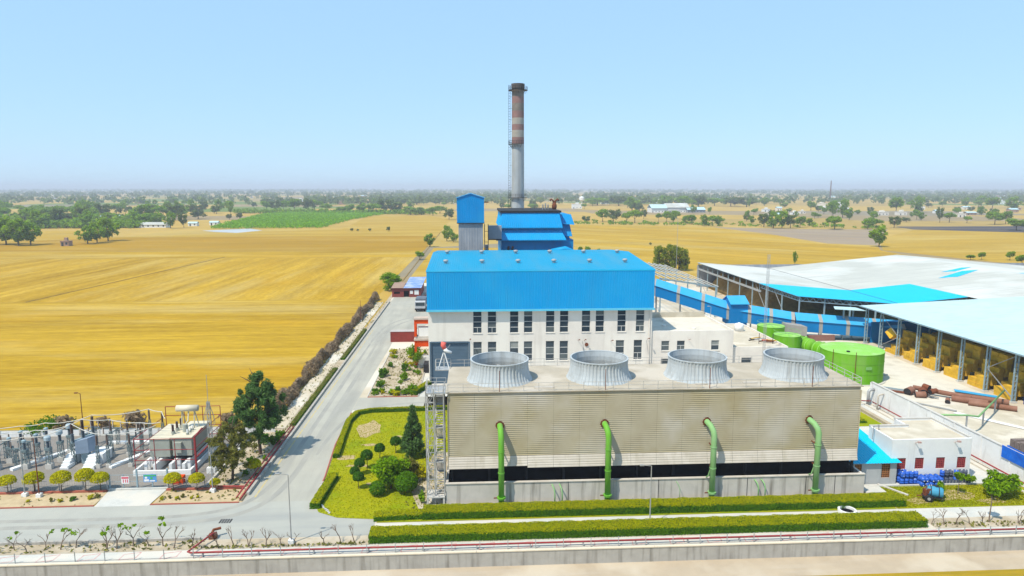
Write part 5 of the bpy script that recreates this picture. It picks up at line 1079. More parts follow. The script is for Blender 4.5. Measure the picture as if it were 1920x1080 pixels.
for k, (x, y) in enumerate(((-61.2, 97.1), (-61.0, 99.6), (-61.1, 102.2))): instrument(['nearest', 'middle', 'farthest'][k] + ' tank-headed current transformer in the right hand row', x, y, True, 'current transformers', 4.9)
for k, (x, y) in enumerate(((-64.6, 97.3), (-64.5, 99.8), (-64.6, 102.4))): instrument(['nearest', 'middle', 'farthest'][k] + ' slim capped voltage transformer left of the tank-headed row', x, y, False, 'voltage transformers', 4.6)
for k, (x, y) in enumerate(((-68.4, 97.0), (-68.2, 99.6), (-68.3, 102.3), (-71.5, 98.5))): instrument(['nearest lattice-stand insulator at the picture\'s left edge', 'second lattice-stand insulator from the front at the left edge', 'rearmost lattice-stand insulator at the left edge', 'outermost lattice-stand insulator at the left edge'][k], x, y, False, 'edge insulators', 4.2)
def isolator(label, x, y, h):
    t = thing('post_insulator', label, 'insulator', (x, y, 0), 'post insulators'); MB().box(x - .3, x + .3, y - .3, y + .3, 0, .55).build('plinth', CONCP, t); lattice(t, x, y, .55, h - 1.6, .16, .14, 4, SWG, 'support', .06)
    sheds(MB(), x, y, h - 1.6, h - .1, .17, 9).build('insulator', PORC, t); MB().cyl((x, y, h - .1), (x, y, h + .1), .1, n=8).build('cap', GALV, t); return t
for k, (x, y, h) in enumerate(((-54.3, 96.9, 5.0), (-52.9, 97, 5.0), (-49.9, 97.2, 5.0), (-54.6, 101.3, 5.6), (-52.2, 101.4, 5.6), (-49.9, 100.6, 5.3), (-50.2, 104.2, 6.2), (-47.9, 103.4, 6.0))):
    isolator(['front left slim brown post insulator right of the white steps', 'second slim post insulator right of the white steps', 'front post insulator beside the transformer bund', 'rear left post insulator behind the white steps', 'rear middle post insulator behind the slab', 'post insulator just left of the red pipe cage', 'rearmost tall post insulator left of the transformer', 'post insulator directly behind the transformer radiators'][k], x, y, h)
# circuit breaker between two white stairs
cb = thing('circuit_breaker', 'three black poles of a circuit breaker above a blue grey cabinet', 'breaker', (-58, 100, 0))
for k, (x, y) in enumerate(((-58.6, 98.6), (-58.0, 100.2), (-57.4, 101.8))):
    lattice(cb, x, y, 0, 3.3, .22, .2, 4, SWG, 'support', .08); sheds(MB(), x, y, 3.3, 4.6, .27, 8).build('insulator', PORCG, cb); sheds(MB(), x, y, 4.65, 6.1, .24, 8).build('pole', PORC, cb)
MB().beam((-58.7, 98.4, 3.3), (-57.3, 102, 3.3), .35).build('frame_beam', STEELG, cb); MB().hexa([(-58.0, 98.0, 1.7), (-56.4, 98.4, 1.7), (-55.9, 100, 1.7), (-57.5, 99.6, 1.7), (-58.0, 98.0, 3.6), (-56.4, 98.4, 3.9), (-55.9, 100, 3.9), (-57.5, 99.6, 3.6)]).build('cabinet', mat('cabinet_blue', (.26, .33, .42), (.22, .28, .36), 1., .5), cb); MB().box(-57.6, -56.6, 98.6, 99.4, 0, 1.7).build('cabinet_stand', STEELG, cb)
for nm, x0, x1, y0 in (('left of the two white concrete stairs at the breaker', -59.6, -58.6, 96.6), ('right of the two white concrete stairs, with a broad landing', -56.4, -54.9, 96.4)):
    t = thing('concrete_stairs', nm, 'stairs', (x0, y0, 0), 'stairs at the breaker')
    for i in range(5): MB().box(x0, x1, y0 + i * .42, y0 + (i + 1) * .42 - .005, 0, .28 * (i + 1)).build('step', WHITE2, t)
    MB().box(x0, x1 + (.1 if x0 < -58 else .4), y0 + 2.1, y0 + 5.2, 0, 1.42).build('landing', WHITE2, t); MB().box(x1 + .005, x1 + .2, y0, y0 + 2.09, 0, .5).build('cheek', WHITE2, t)
for k, (a, bb) in enumerate((((-66.2, 96.5), (-61.6, 104.5)), ((-52.6, 96.6), (-48.9, 104)), ((-58, 106.5), (-47, 106.5)))):
    t = thing('cable_trench', ['white cable trench cover left of the tank-headed row', 'white cable trench cover beside the transformer bund', 'long white trench cover across the back of the yard'][k], 'trench', (*a, 0)); a_, b_ = Vector((*a, .15)), Vector((*bb, .15)); n = 9
    for i in range(n): MB().beam(a_.lerp(b_, i / n), a_.lerp(b_, (i + .97) / n), .75, .4).build('cover_slab', WHITE2, t)
# disconnector frames: lattice stands with blades
def disconnector(label, x, y):
    t = thing('disconnector', label, 'switch', (x, y, 0), 'disconnectors')
    for dy in (-1.4, 1.4):
        lattice(t, x, y + dy, 0, 2.6, .2, .18, 4, SWG, 'support', .06)
        for dx in (-.6, .6): sheds(MB(), x + dx, y + dy, 2.75, 3.7, .12, 6).build('insulator', PORC, t)
        MB().beam((x - .8, y + dy, 2.68), (x + .8, y + dy, 2.68), .16).build('base_channel', SWG, t); MB().beam((x - .7, y + dy, 3.75), (x + .7, y + dy, 3.9), .07).build('blade', GALV, t)
    MB().beam((x, y - 1.7, 2.5), (x, y + 1.7, 2.5), .14).build('tie_beam', SWG, t); MB().beam((x - .25, y - 1.4, .3), (x + .1, y + 1.4, 2.4), .05).build('drive_rod', SWG, t)
for k, (x, y) in enumerate(((-66.4, 99.5), (-70.0, 100), (-73.6, 100), (-59.8, 105.2), (-56.2, 104.8), (-52, 103.6))): disconnector(['disconnector stand between the edge insulators and the capped row', 'disconnector stand at the left picture edge', 'disconnector stand cut by the left picture edge', 'rear disconnector stand behind the tank-headed row', 'rear disconnector stand behind the breaker', 'rear disconnector stand near the transformer'][k], x, y)
# conductors
def wire(label, pts, r=.055):
    P = [Vector(p) for p in pts]; out = []
    for a, bb in zip(P[:-1], P[1:]):
        for i in range(8):
            t = i / 8; q = a.lerp(bb, t); q.z -= .35 * 4 * t * (1 - t) * min(1, (bb - a).length / 8); out.append(q)
    tag(MB().tube(out + [P[-1]], r, 6).build('conductor', WIRE, None, True), label, 'conductor', 'overhead conductors')
wire('front white conductor across the switchyard', [(-78, 97, 4.2), (-68.4, 97, 4.3), (-64.6, 97.3, 4.7), (-61.2, 97.1, 5.0), (-58.6, 98.6, 6.1)]); wire('middle white conductor across the switchyard', [(-78, 99.6, 4.3), (-68.2, 99.6, 4.4), (-64.5, 99.8, 4.8), (-61, 99.6, 5.1), (-58, 100.2, 6.2)]); wire('rear white conductor across the switchyard', [(-78, 102.3, 4.5), (-68.3, 102.3, 4.6), (-64.6, 102.4, 5.0), (-61.1, 102.2, 5.2), (-57.4, 101.8, 6.3)])
wire('front conductor from breaker to transformer', [(-58.6, 98.6, 6.1), (-54.3, 96.9, 5.1), (-49.9, 97.2, 5.1), (-46.4, 98, 5.8)]); wire('middle conductor from breaker to transformer', [(-58, 100.2, 6.2), (-54.6, 101.3, 5.7), (-49.9, 100.6, 5.4), (-46.4, 99.4, 5.8)]); wire('rear conductor from breaker to transformer', [(-57.4, 101.8, 6.3), (-50.2, 104.2, 6.3), (-47.9, 103.4, 6.1), (-46.3, 100.8, 5.9)])
# power transformer
pt = thing('power_transformer', 'big grey green power transformer with finned radiators and cream cylinder on top', 'transformer', (-43.5, 99, 0))
MB().box(-43.6, -40.9, 96.6, 103.4, 1.7, 4.3).build('tank', TRAFO, pt); MB().box(-43.75, -40.75, 96.45, 103.55, 4.305, 4.5).build('tank_cover', CREAM, pt)
for i in range(9): MB().box(-46.9, -44.1, 96.8 + i * .74, 97.25 + i * .74, 1.5, 4.1).build('radiator', TRAFO, pt)
for i in range(9): MB().box(-46.9, -44.1, 96.7 + i * .74, 97.35 + i * .74, 4.105, 4.2).build('radiator_cap', CREAM, pt)
for y in (98.2, 101.2): MB().cyl((-44.2, y, 3.7), (-43.5, y, 3.7), .15, n=8).build('header_pipe', CREAM, pt)
cc = MB().cyl((-44.4, 100.6, 7.5), (-41.3, 100.6, 7.5), .48, n=20).build('conservator', CREAM, pt, True)
for x in (-43.8, -42.0): MB().beam((x, 100.6, 4.5), (x + .15, 100.6, 7.1), .14).build('conservator_leg', CREAM, cc); MB().beam((x + .5, 101.2, 4.5), (x + .2, 100.6, 7.1), .1).build('conservator_brace', CREAM, cc)
for k, y in enumerate((98.0, 99.4, 100.8)):
    b_ = MB().cyl((-43.9, y, 4.4), (-44.0, y, 4.9), .28, n=12).build('bushing_turret', TRAFO, pt); sheds(MB(), -44.0, y, 4.9, 5.9, .2, 7).build('bushing', PORC, b_)
for k in range(3): 
    b_ = MB().cyl((-41.8, 97.6 + k * .9, 4.5), (-41.8, 97.6 + k * .9, 4.8), .2, n=10).build('bushing_turret', TRAFO, pt); sheds(MB(), -41.8, 97.6 + k * .9, 4.8, 5.3, .13, 4).build('bushing', WHITE2, b_)
MB().cyl((-42.6, 98.9, 4.5), (-42.6, 98.9, 5.6), .4, .35, 12).build('riser', TRAFO, pt); MB().box(-43.2, -42.2, 96.1, 96.58, 2.3, 3.8).build('control_box', TRAFO, pt); MB().tube([(-42.7, 100.6, 7.0), (-42.6, 100, 5.8), (-42.6, 98.9, 5.5)], .1, 6).build('oil_pipe', CREAM, pt)
MB().box(-43.4, -41.1, 96.9, 103.1, 1.3, 1.69).build('skid', DARKM, pt)
bu = thing('transformer_bund', 'white walled pit with inner ribs beneath the transformer', 'bund', (-43.8, 98, 0))
for bx in ((-47.9, -40.0, 93.6, 93.9), (-47.9, -47.6, 93.91, 104.8), (-40.3, -40.0, 93.91, 104.8), (-47.59, -40.31, 104.5, 104.8)): MB().box(*bx, 0, .75).build('wall', WHITE2, bu)
for x in (-45.6, -43.4, -41.6): MB().box(x, x + .4, 94.6, 104.4, 0, 1.28).build('rib', WHITE2, bu)
for i in range(5): MB().box(-47.0, -46.6, 95.0 + i * .9, 95.3 + i * .9, 0, 1.3).build('pier', WHITE2, bu)
for x, y in ((-42.4, 95), (-40.9, 94.8)): MB().box(x, x + .4, y, y + .4, 0, 1.7).build('pier', WHITE2, bu)
rc_ = thing('deluge_frame', 'dark red fire pipe cage on posts around the transformer', 'pipe frame', (-43.8, 99, 0)); FX0, FX1, FY0, FY1 = -48.0, -39.7, 94.6, 104.9
for z in (1.9, 3.4, 5.0): MB().tube([(FX0, FY0, z), (FX1, FY0, z), (FX1, FY1, z), (FX0, FY1, z), (FX0, FY0 + .1, z)], .055, 6).build('ring_pipe', REDP, rc_)
for x in (FX0, FX0 + 2.8, FX0 + 5.6, FX1):
    for y in (FY0, FY1): MB().cyl((x, y, 0), (x, y, 5.0 if y < 100 else 6.4), .055, n=6).build('post', REDP, rc_)
MB().tube([(FX0, FY1, 6.4), (FX1, FY1, 6.4)], .055, 6).build('top_pipe', REDP, rc_); MB().tube([(FX1 + .3, FY0 - .4, 0), (FX1 + .3, FY0 - .4, 5.4), (FX1, FY0 + 3, 5.4)], .13, 8).build('riser', REDP, rc_); MB().tube([(FX1 + .3, FY0 - .4, 2.3), (FX1 + .2, FY0 + 9, 2.3)], .13, 8).build('feed_pipe', REDP, rc_)
tag(MB().box(-41.2, -39.9, 90.6, 91.6, 0, 1.0).build('hose_box', ORANGE), 'orange red hose box behind the domed bush by the gate', 'hose box')
m_ = thing('lattice_mast', 'slim lattice lightning mast right of the transformer', 'mast', (-37.4, 94.6, 0)); MB().box(-38, -36.8, 94, 95.2, 0, .8).build('plinth', WHITE2, m_); lattice(m_, -37.4, 94.6, .8, 10.4, .3, .16, 14, GALV, 'shaft', .06); MB().cyl((-37.4, 94.6, 10.4), (-37.4, 94.6, 14.2), .035, n=6).build('spike', GALV, m_)
cg_ = MB()
for i in range(6):
    t = i * 1.047; cg_.tube([(-37.4 + math.cos(t) * .2, 94.6 + math.sin(t) * .2, 6.3), (-37.4 + math.cos(t) * .8, 94.6 + math.sin(t) * .8, 7.2), (-37.4 + math.cos(t) * .7, 94.6 + math.sin(t) * .7, 8.2), (-37.4 + math.cos(t) * .1, 94.6 + math.sin(t) * .1, 10.2)], .03, 4)
cg_.build('cage_ring', GALV, m_)
# fences and gate
def post_fence(name, label, pts, h, step, m, cat='fence', mesh=True):
    t = thing(name, label, cat, (*pts[0], 0)); p0_ = None; o_ = _off(t); w_ = MB()
    for a, bb in zip(pts[:-1], pts[1:]):
        a, bb = Vector((*a, 0)), Vector((*bb, 0)); L = (bb - a).length; n = max(1, round(L / step))
        for i in range(n + 1):
            p = a.lerp(bb, i / n) - o_
            if p0_ is None: p0_ = MB().box(-.05, .05, -.05, .05, 0, h).build('post', m, t, local=True); p0_.location = p
            else: share('post', p0_, t, p)
        for k in (.05, .5, .97): w_.beam(a + Vector((0, 0, h * k)), bb + Vector((0, 0, h * k)), .04)
        if mesh:
            k = 0.
            while k < L: w_.beam(a.lerp(bb, k / L) + Vector((0, 0, .05)), a.lerp(bb, min(1, k / L)) + Vector((.01, 0, h * .96)), .012); k += .3
    w_.build('wire_mesh', m, t); return t
post_fence('yard_fence', 'wire fence along the left front of the switchyard', [(-80, 89.15), (-49.1, 89.15)], 1.5, 3.2, FENCEG); post_fence('yard_fence', 'wire fence right of the switchyard gate', [(-41.2, 89.15), (-36.4, 89.15), (-36.4, 110)], 1.5, 3.0, FENCEG)
gt = post_fence('yard_gate', 'pale blue mesh gate with small warning boards at the switchyard drive', [(-49.0, 89.6), (-45.4, 89.6), (-41.4, 89.6)], 2.0, 1.9, STEELG, 'gate')
for x in (-49.0, -45.4, -41.4): MB().box(x - .09, x + .09, 89.5, 89.7, 0, 2.7 if x > -48 else 2.1).build('gate_post', STEELG, gt)
b1 = MB().box(-47.4, -46.4, 89.48, 89.53, .75, 1.75).build('notice_board', SIGNW, gt); MB().box(-47.35, -46.45, 89.46, 89.478, 1.45, 1.7).build('red_band', SIGNP, b1)
for x in (-47.2, -46.9, -46.65): MB().box(x, x + .12, 89.46, 89.478, .9, 1.35).build('red_mark', SIGNP, b1)
b2_ = MB().box(-44.5, -42.8, 89.48, 89.53, .9, 1.95).build('notice_board', SIGNB, gt)
for x, z, w_, h_, m in ((-44.45, 1.72, 1.6, .18, SIGNG), (-44.4, 1.0, .6, .3, SIGNW), (-43.6, 1.3, .3, .3, SIGNG), (-43.7, 1.0, .7, .15, SIGNW), (-44.3, 1.4, .3, .25, SIGNW)): MB().box(x, x + w_, 89.46, 89.478, z, z + h_).build('printed_patch', m, b2_)
bw_ = thing('boundary_wall', 'low white boundary wall behind the switchyard', 'wall', (-80, 110.4, 0))
for i in range(24): MB().box(-108 + i * 3.12, -104.9 + i * 3.12, 110.3, 110.5, -.05, .95).build('wall_panel', WHITE2, bw_); MB().box(-108.1 + i * 3.12, -107.9 + i * 3.12, 110.25, 110.55, -.05, 1.05).build('pier', CONCP, bw_)
MB().box(-108, -33.2, 110.36, 110.44, 1.06, 1.1).build('top_rail', STEELG, bw_)
tag(MB().tube([(-36.1, 100.6, .25), (-36.1, 109, .25)], .3, 10).build('white_bench_pipe', WHITE2, None, True), 'white block lying behind the tallest roadside tree', 'block')
# ---------------------------------------------------------------- hedges
def hedge(label, pts, w, h, dens, size, seed, m=LEAF_H, name='hedge'):
    """clipped hedge: light and shade put into the leaf colour, bright top, darker flanks, woody core"""
    rng_ = np.random.default_rng(seed); t = thing(name, label, 'hedge', (*pts[0], 0)); o_ = np.array(_off(t)); TOP = [[], []]; SIDE = [[], []]; core = MB()
    for i, (a, bb) in enumerate(zip(pts[:-1], pts[1:])):
        a, bb = np.array(a, float), np.array(bb, float); L = np.linalg.norm(bb - a); d = (bb - a) / L; sd = np.array([d[1], -d[0]])
        core.beam((*(a + d * (.12 if i == 0 else -.1)), h * .46), (*(bb - d * .12), h * .46), w * .88, h * .9)
        def put(n, f, G):
            s = rng_.uniform(0, L, n); p, nn = f(n); P = np.zeros((n, 3)); wob = .05 * np.sin(s * .9 + seed); P[:, :2] = a + d * s[:, None] + sd * p[:, :1] * (1 + wob[:, None] * .5); P[:, 2] = p[:, 1]
            P[:, 2] *= 1 + .035 * np.sin(s * 1.7 + seed) + .03 * np.sin(s * 3.3); G[0].append(P + rng_.normal(0, .02, P.shape)); N = np.zeros((n, 3)); N[:, :2] = sd * nn[:, :1]; N[:, 2] = nn[:, 1]; G[1].append(N)
        def topf(n):
            x_ = rng_.uniform(-w / 2, w / 2, n); return np.stack([x_, h - np.clip(np.abs(x_) - w / 2 + .22, 0, 1) ** 2 * 2.2], 1), np.stack([np.zeros(n), np.ones(n)], 1)
        put(int(dens * L * w), topf, TOP)
        for sg in (-1, 1): put(int(dens * L * h * .7), lambda n: (np.stack([np.full(n, sg * w / 2), rng_.uniform(.02, h * .93, n)], 1), np.stack([np.full(n, float(sg)), np.zeros(n) + .3], 1)), SIDE)
        for end, q in ((a, -1), (bb, 1)):
            if (q < 0 and i == 0) or (q > 0 and i == len(pts) - 2):
                n = int(dens * w * h); P = np.zeros((n, 3)); P[:, :2] = end + sd * rng_.uniform(-w / 2, w / 2, (n, 1)); P[:, 2] = rng_.uniform(0, h, n); SIDE[0].append(P); SIDE[1].append(np.tile([d[0] * q, d[1] * q, .2], (n, 1)))
    for nm, G, mm, jt in (('lit_top_leaves', TOP, m, .3), ('shaded_flank_leaves', SIDE, LEAF, .5)):  # leaf colour carries the light: brighter on top, shade-dark on the flanks
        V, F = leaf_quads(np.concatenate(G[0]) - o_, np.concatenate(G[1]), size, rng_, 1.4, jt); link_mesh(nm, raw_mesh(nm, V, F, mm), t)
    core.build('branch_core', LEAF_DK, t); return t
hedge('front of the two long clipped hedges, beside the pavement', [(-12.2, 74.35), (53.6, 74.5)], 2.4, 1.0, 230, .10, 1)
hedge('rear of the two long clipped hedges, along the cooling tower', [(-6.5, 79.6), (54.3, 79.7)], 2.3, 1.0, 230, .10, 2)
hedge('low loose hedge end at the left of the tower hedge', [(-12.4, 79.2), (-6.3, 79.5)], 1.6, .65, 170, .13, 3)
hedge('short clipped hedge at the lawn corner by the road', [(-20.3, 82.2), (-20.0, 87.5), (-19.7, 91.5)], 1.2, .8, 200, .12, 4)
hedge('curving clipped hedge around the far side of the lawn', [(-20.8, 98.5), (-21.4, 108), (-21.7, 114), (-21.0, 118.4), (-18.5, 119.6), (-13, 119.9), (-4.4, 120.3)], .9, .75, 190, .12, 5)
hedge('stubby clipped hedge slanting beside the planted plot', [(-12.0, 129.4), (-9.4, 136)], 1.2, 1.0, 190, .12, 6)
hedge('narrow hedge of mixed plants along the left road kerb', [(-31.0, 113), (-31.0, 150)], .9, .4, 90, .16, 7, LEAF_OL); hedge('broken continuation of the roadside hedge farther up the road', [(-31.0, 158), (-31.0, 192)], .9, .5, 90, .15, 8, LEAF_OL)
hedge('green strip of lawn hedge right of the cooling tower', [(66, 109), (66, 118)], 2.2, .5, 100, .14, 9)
# ---------------------------------------------------------------- near trees and shrubs
def tree(name, label, x, y, crown, trunk, group=None, cat='tree', rz=0, sc=(1, 1, 1)):
    t = thing(name, label, cat, (x, y, 0), group, rz); t.scale = sc; link_mesh('crown', crown, t)
    if trunk: link_mesh('trunk', trunk, t)
    return t
CAS1 = crown_mesh('crown', LEAF_CAS, 21, 9500, 4.2, 5.9, 7.4, 130, .135, .19, 'egg', 5); TRA = trunk_mesh('trunk', WOOD, 1, 10.5, .22, 12, 3.0)
tree('casuarina_tree', 'tallest dark feathery tree beside the left road kerb', -32.6, 100.9, CAS1, TRA)
CAS2 = crown_mesh('crown', LEAF_OL, 22, 4600, 3.5, 3.7, 5.0, 95, .135, .16, 'egg', 5)
tree('casuarina_tree', 'sparse olive feathery tree at the switchyard corner', -33.6, 91.6, CAS2, trunk_mesh('trunk', WOOD, 2, 7, .16, 10, 2.6))
tree('casuarina_tree', 'tall conical dark tree beside the stair tower', -9.3, 98.4, crown_mesh('crown', LEAF_CAS, 23, 6000, 2.3, 3.7, 4.2, 60, .3, .2, 'cone', 4), trunk_mesh('trunk', WOOD, 3, 7, .15, 8, 1.2))
BALL = crown_mesh('crown', LEAF_DK, 31, 1600, .85, .8, 2.0, 40, .34, .16, 'ball'); BT = trunk_mesh('trunk', WOOD, 4, 1.8, .06, 3, .4)
for k, (x, y, s_) in enumerate(((-12.1, 100, .95), (-14.2, 97.6, .9), (-15.6, 94.4, 1.0), (-16.3, 92.4, .85), (-16.6, 90.2, .75), (-15.7, 87.8, .85))):
    tree('topiary_tree', ['ball topiary nearest the conical tree', 'second ball topiary from the conical tree', 'largest ball topiary in the middle of the lawn row', 'ball topiary just left of the largest one', 'smallest ball topiary in the lawn row', 'ball topiary nearest the front of the lawn'][k], x, y, BALL, BT, 'ball topiaries on the lawn', 'topiary', k, (s_, s_, s_))
tree('round_bush', 'broad bright round tree in the middle of the lawn', -11.4, 87.6, crown_mesh('crown', LEAF_BR, 32, 6000, 2.5, 2.2, 2.7, 40, .36, .24), trunk_mesh('trunk', WOOD, 5, 3, .14, 6, 1.5)); tree('round_bush', 'clipped dark round bush right of the broad round tree', -9.2, 86.2, crown_mesh('crown', LEAF, 33, 3000, 1.5, 1.35, 1.5, 40, .34, .18, 'ball'), BT, cat='bush')
tree('round_bush', 'small round bush at the foot of the broad tree', -12.9, 85.6, crown_mesh('crown', LEAF, 34, 1500, 1.0, .95, 1.0, 30, .34, .17, 'ball'), None, cat='bush'); tree('palm_shrub', 'spiky olive shrub behind the broad round tree', -9.2, 90.0, crown_mesh('crown', LEAF_OL, 35, 1400, 1.3, 1.3, 1.9, 20, .4, .3, 'round', 4), BT, cat='shrub'); tree('palm_shrub', 'yellow green shrub beside the stair tower foot', -7.3, 90.0, crown_mesh('crown', LEAF_Y, 36, 900, 1.0, .9, 1.3, 20, .4, .22), BT, cat='shrub')
tree('small_shrub', 'thin leafy shrub at the front foot of the stairs', -6.9, 83.0, crown_mesh('crown', LEAF_BR, 37, 350, .5, .8, .9, 10, .45, .18), None, cat='shrub')
DOME = crown_mesh('crown', LEAF_Y, 38, 1800, 1.1, .85, 1.75, 50, .3, .15, 'dome'); DT = trunk_mesh('trunk', WOOD, 6, 1.5, .06, 4, .6)
for k, (x, s_) in enumerate(((-61.8, .95), (-58.4, 1.1), (-54.9, 1.1), (-51.8, 1.05), (-49.9, 1.0), (-40.3, .95), (-37.2, .9), (-34.8, .6))):
    tree('dome_bush', ['yellow green domed bush at the picture\'s left edge', 'second domed bush from the left edge', 'third domed bush from the left edge', 'taller domed bush, second left of the gate', 'domed bush directly left of the gate', 'domed bush directly right of the gate', 'second domed bush right of the gate', 'smallest narrow domed bush before the olive tree'][k], x, 89.0 if k < 5 else 88.6, DOME, DT, 'domed bushes before the switchyard', 'bush', k * 1.3, (s_, s_, s_ * (1.15 if k == 3 else 1)))
tree('dome_bush', 'yellow green domed bush right of the olive tree', -30.9, 92.8, DOME, DT, cat='bush', sc=(.8, .8, .95))
rs = random.Random(9); SH = [crown_mesh('crown', m, 40 + i, 420, .6, .5, .5, 10, .5, .16) for i, m in enumerate((LEAF_BR, LEAF_Y, LEAF, LEAF_OL))]
def shrub(label, x, y, s_, k, group): return tree('small_shrub', label, x, y, SH[k], None, group, 'shrub', rs.uniform(0, 6), (s_, s_, s_ * rs.uniform(.8, 1.3)))
for i_, (x, y, s_, k) in enumerate(((-57.5, 86.2, .4, 1), (-54.6, 86.2, .5, 3), (-53.4, 86.0, .5, 1), (-52.0, 86.4, .7, 2), (-49.9, 86.6, .6, 1), (-49.2, 87.0, .65, 3))): shrub(f'{ORDW[i_]} small shrub from the left in the sandy bed left of the drive', x, y, s_, k, 'shrubs in the left bed')
for i_, (x, y, s_, k) in enumerate(((-40.6, 85.9, .5, 1), (-39.8, 86.3, .5, 3), (-38.8, 86.1, .5, 1), (-38.2, 86.4, .5, 3), (-36.9, 86, .35, 1), (-36.2, 86.2, .35, 1))): shrub(f'{ORDW[i_]} small shrub from the left in the sandy bed right of the drive', x, y, s_, k, 'shrubs in the right bed')
for i_, (x, y, s_, k) in enumerate(((-32.4, 93.4, .8, 2), (-31.8, 95.6, .9, 0), (-33.2, 97.8, 1.0, 2), (-31.3, 98.6, .8, 0), (-31.6, 104.6, 1.4, 2), (-33.5, 106, 1.2, 2), (-31.5, 107.6, 1.5, 2))): shrub(f'{ORDW[i_]} low shrub from the front in the bed beneath the roadside trees', x, y, s_, k, 'shrubs under the roadside trees')
for i in range(44):
    e = rs.random(); x, y = (-20 + rs.uniform(0, 1.6), rs.uniform(130, 166)) if e < .3 else ((rs.uniform(-15.5, -11.6), rs.uniform(130, 167)) if e < .8 else (rs.uniform(-20, -12), rs.uniform(129.4, 132)))
    shrub('leafy shrub in the plot left of the hall, ' + ('near its road kerb' if x < -17.5 else ('near the front edge' if y < 134 else ('in the middle' if y < 150 else 'at its far end'))), x, y, rs.uniform(.6, 1.7), rs.choice((0, 0, 1, 2)), 'shrubs in the planted plot')
tree('young_tree', 'small slender tree at the right of the planted plot', -13.4, 150, crown_mesh('crown', LEAF_BR, 51, 1500, 2.0, 2.3, 3.6, 20, .42, .26), trunk_mesh('trunk', WOOD, 7, 3.4, .09, 5, 1.2))
tree('young_tree', 'broad leafy young tree at the right end of the front lawn', 68.6, 81.0, crown_mesh('crown', LEAF_BR, 52, 2600, 2.8, 1.6, 1.75, 30, .34, .28), trunk_mesh('trunk', TWIG, 8, 2.5, .09, 6, 1.5)); tree('young_tree', 'small leafy sapling beside the sprayer cart', 59.9, 80.7, crown_mesh('crown', LEAF_BR, 53, 550, .75, .9, 1.5, 14, .4, .24), trunk_mesh('trunk', TWIG, 9, 1.4, .05, 3, .5), cat='sapling')
tree('young_tree', 'thin pale sapling in the middle of the right lawn', 63.5, 81.8, crown_mesh('crown', LEAF_BR, 54, 300, .9, .8, 2.4, 9, .4, .2), trunk_mesh('trunk', TWIG, 10, 2.6, .05, 6, .9), cat='sapling'); tree('small_shrub', 'leafy shrub at the corner of the pump house', 66.9, 84.6, crown_mesh('crown', LEAF_BR, 55, 500, .9, .6, .8, 12, .45, .22), None, cat='shrub')
tree('young_tree', 'slim single-stem tree in the right front planting strip', 61.9, 74.2, crown_mesh('crown', LEAF_BR, 56, 500, 1.0, .8, 4.2, 10, .4, .24), trunk_mesh('trunk', TWIG, 11, 4, .07, 4, .8))
# bare shrubs
def bare_mesh(seed, h):
    r_ = random.Random(seed); mb = MB()
    def grow(p, d, L, r, dep):
        q = p + d * L; mb.tube([p, p.lerp(q, .5) + Vector((r_.uniform(-.05, .05), r_.uniform(-.05, .05), 0)) * L, q], [r, r * .85, r * .65], 5)
        if dep:
            for k in range(r_.choice((2, 2, 3))):
                a = r_.uniform(0, 6.28); nd = (d + Vector((math.cos(a), math.sin(a), r_.uniform(-.1, .4))) * r_.uniform(.45, .8)).normalized(); grow(q, nd, L * r_.uniform(.55, .85), r * .62, dep - 1)
    for k in range(r_.choice((1, 1, 2))):
        a = r_.uniform(0, 6.28); grow(Vector((0, 0, -.05)), Vector((math.cos(a) * .25, math.sin(a) * .25, 1)).normalized(), h * .42, .06, 3)
    me = bpy.data.meshes.new('branches'); me.from_pydata(mb.v, [], mb.f); me.materials.append(TWIG); me.update(); return me
BARE = [bare_mesh(i, 1.7) for i in range(7)]; TUFT = [crown_mesh('leaf_tuft', LEAF_BR, 60 + i, 38, .8, .35, 1.7, 4, .3, .17) for i in range(3)]
BPX = [-51.4, -49.8, -48.1, -46.4, -44.9, -41.3, -40.2, -38.6, -36.9, -35.3, -33.9, -32.0]; LFY = {0, 3, 4, 5, 6, 7, 8, 9}
for k, x in enumerate(BPX):
    t = thing('bare_shrub', f'{ORDW[k]} spindly shrub from the left in the left front strip, ' + ('with green tufts' if k in LFY else 'leafless'), 'shrub', (x, 73.7 + rs.uniform(-.3, .5), 0), 'shrubs in the left front strip', rs.uniform(0, 6)); link_mesh('branches', BARE[k % 7], t); s_ = rs.uniform(1.0, 1.35); t.scale = (s_, s_, s_ * (1.25 if k in (6, 9) else 1))
    if k in LFY: link_mesh('leaf_tuft', TUFT[k % 3], t)
for k, x in enumerate((-28.9, -27.3, -25.6, -23.7, -22.0, -20.4, -17.2, -15.4, -13.9)):
    t = thing('bare_shrub', f'{ORDW[k]} leafless shrub from the left around the tall lamp post', 'shrub', (x, 73.5 + rs.uniform(-.2, .3), 0), 'bare shrubs near the lamp post', rs.uniform(0, 6)); link_mesh('branches', BARE[(k + 3) % 7], t); s_ = rs.uniform(1.0, 1.3); t.scale = (s_, s_, s_)
for k, x in enumerate((54.6, 56.0, 57.6, 59.2, 61.0, 65.2)):
    t = thing('bare_shrub', f'{ORDW[k]} leafless shrub from the left, right of the front hedge', 'shrub', (x, 73.8 + rs.uniform(-.2, .3), 0), 'bare shrubs right of the hedge', rs.uniform(0, 6)); link_mesh('branches', BARE[(k + 1) % 7], t); s_ = rs.uniform(.85, 1.3); t.scale = (s_, s_, s_)
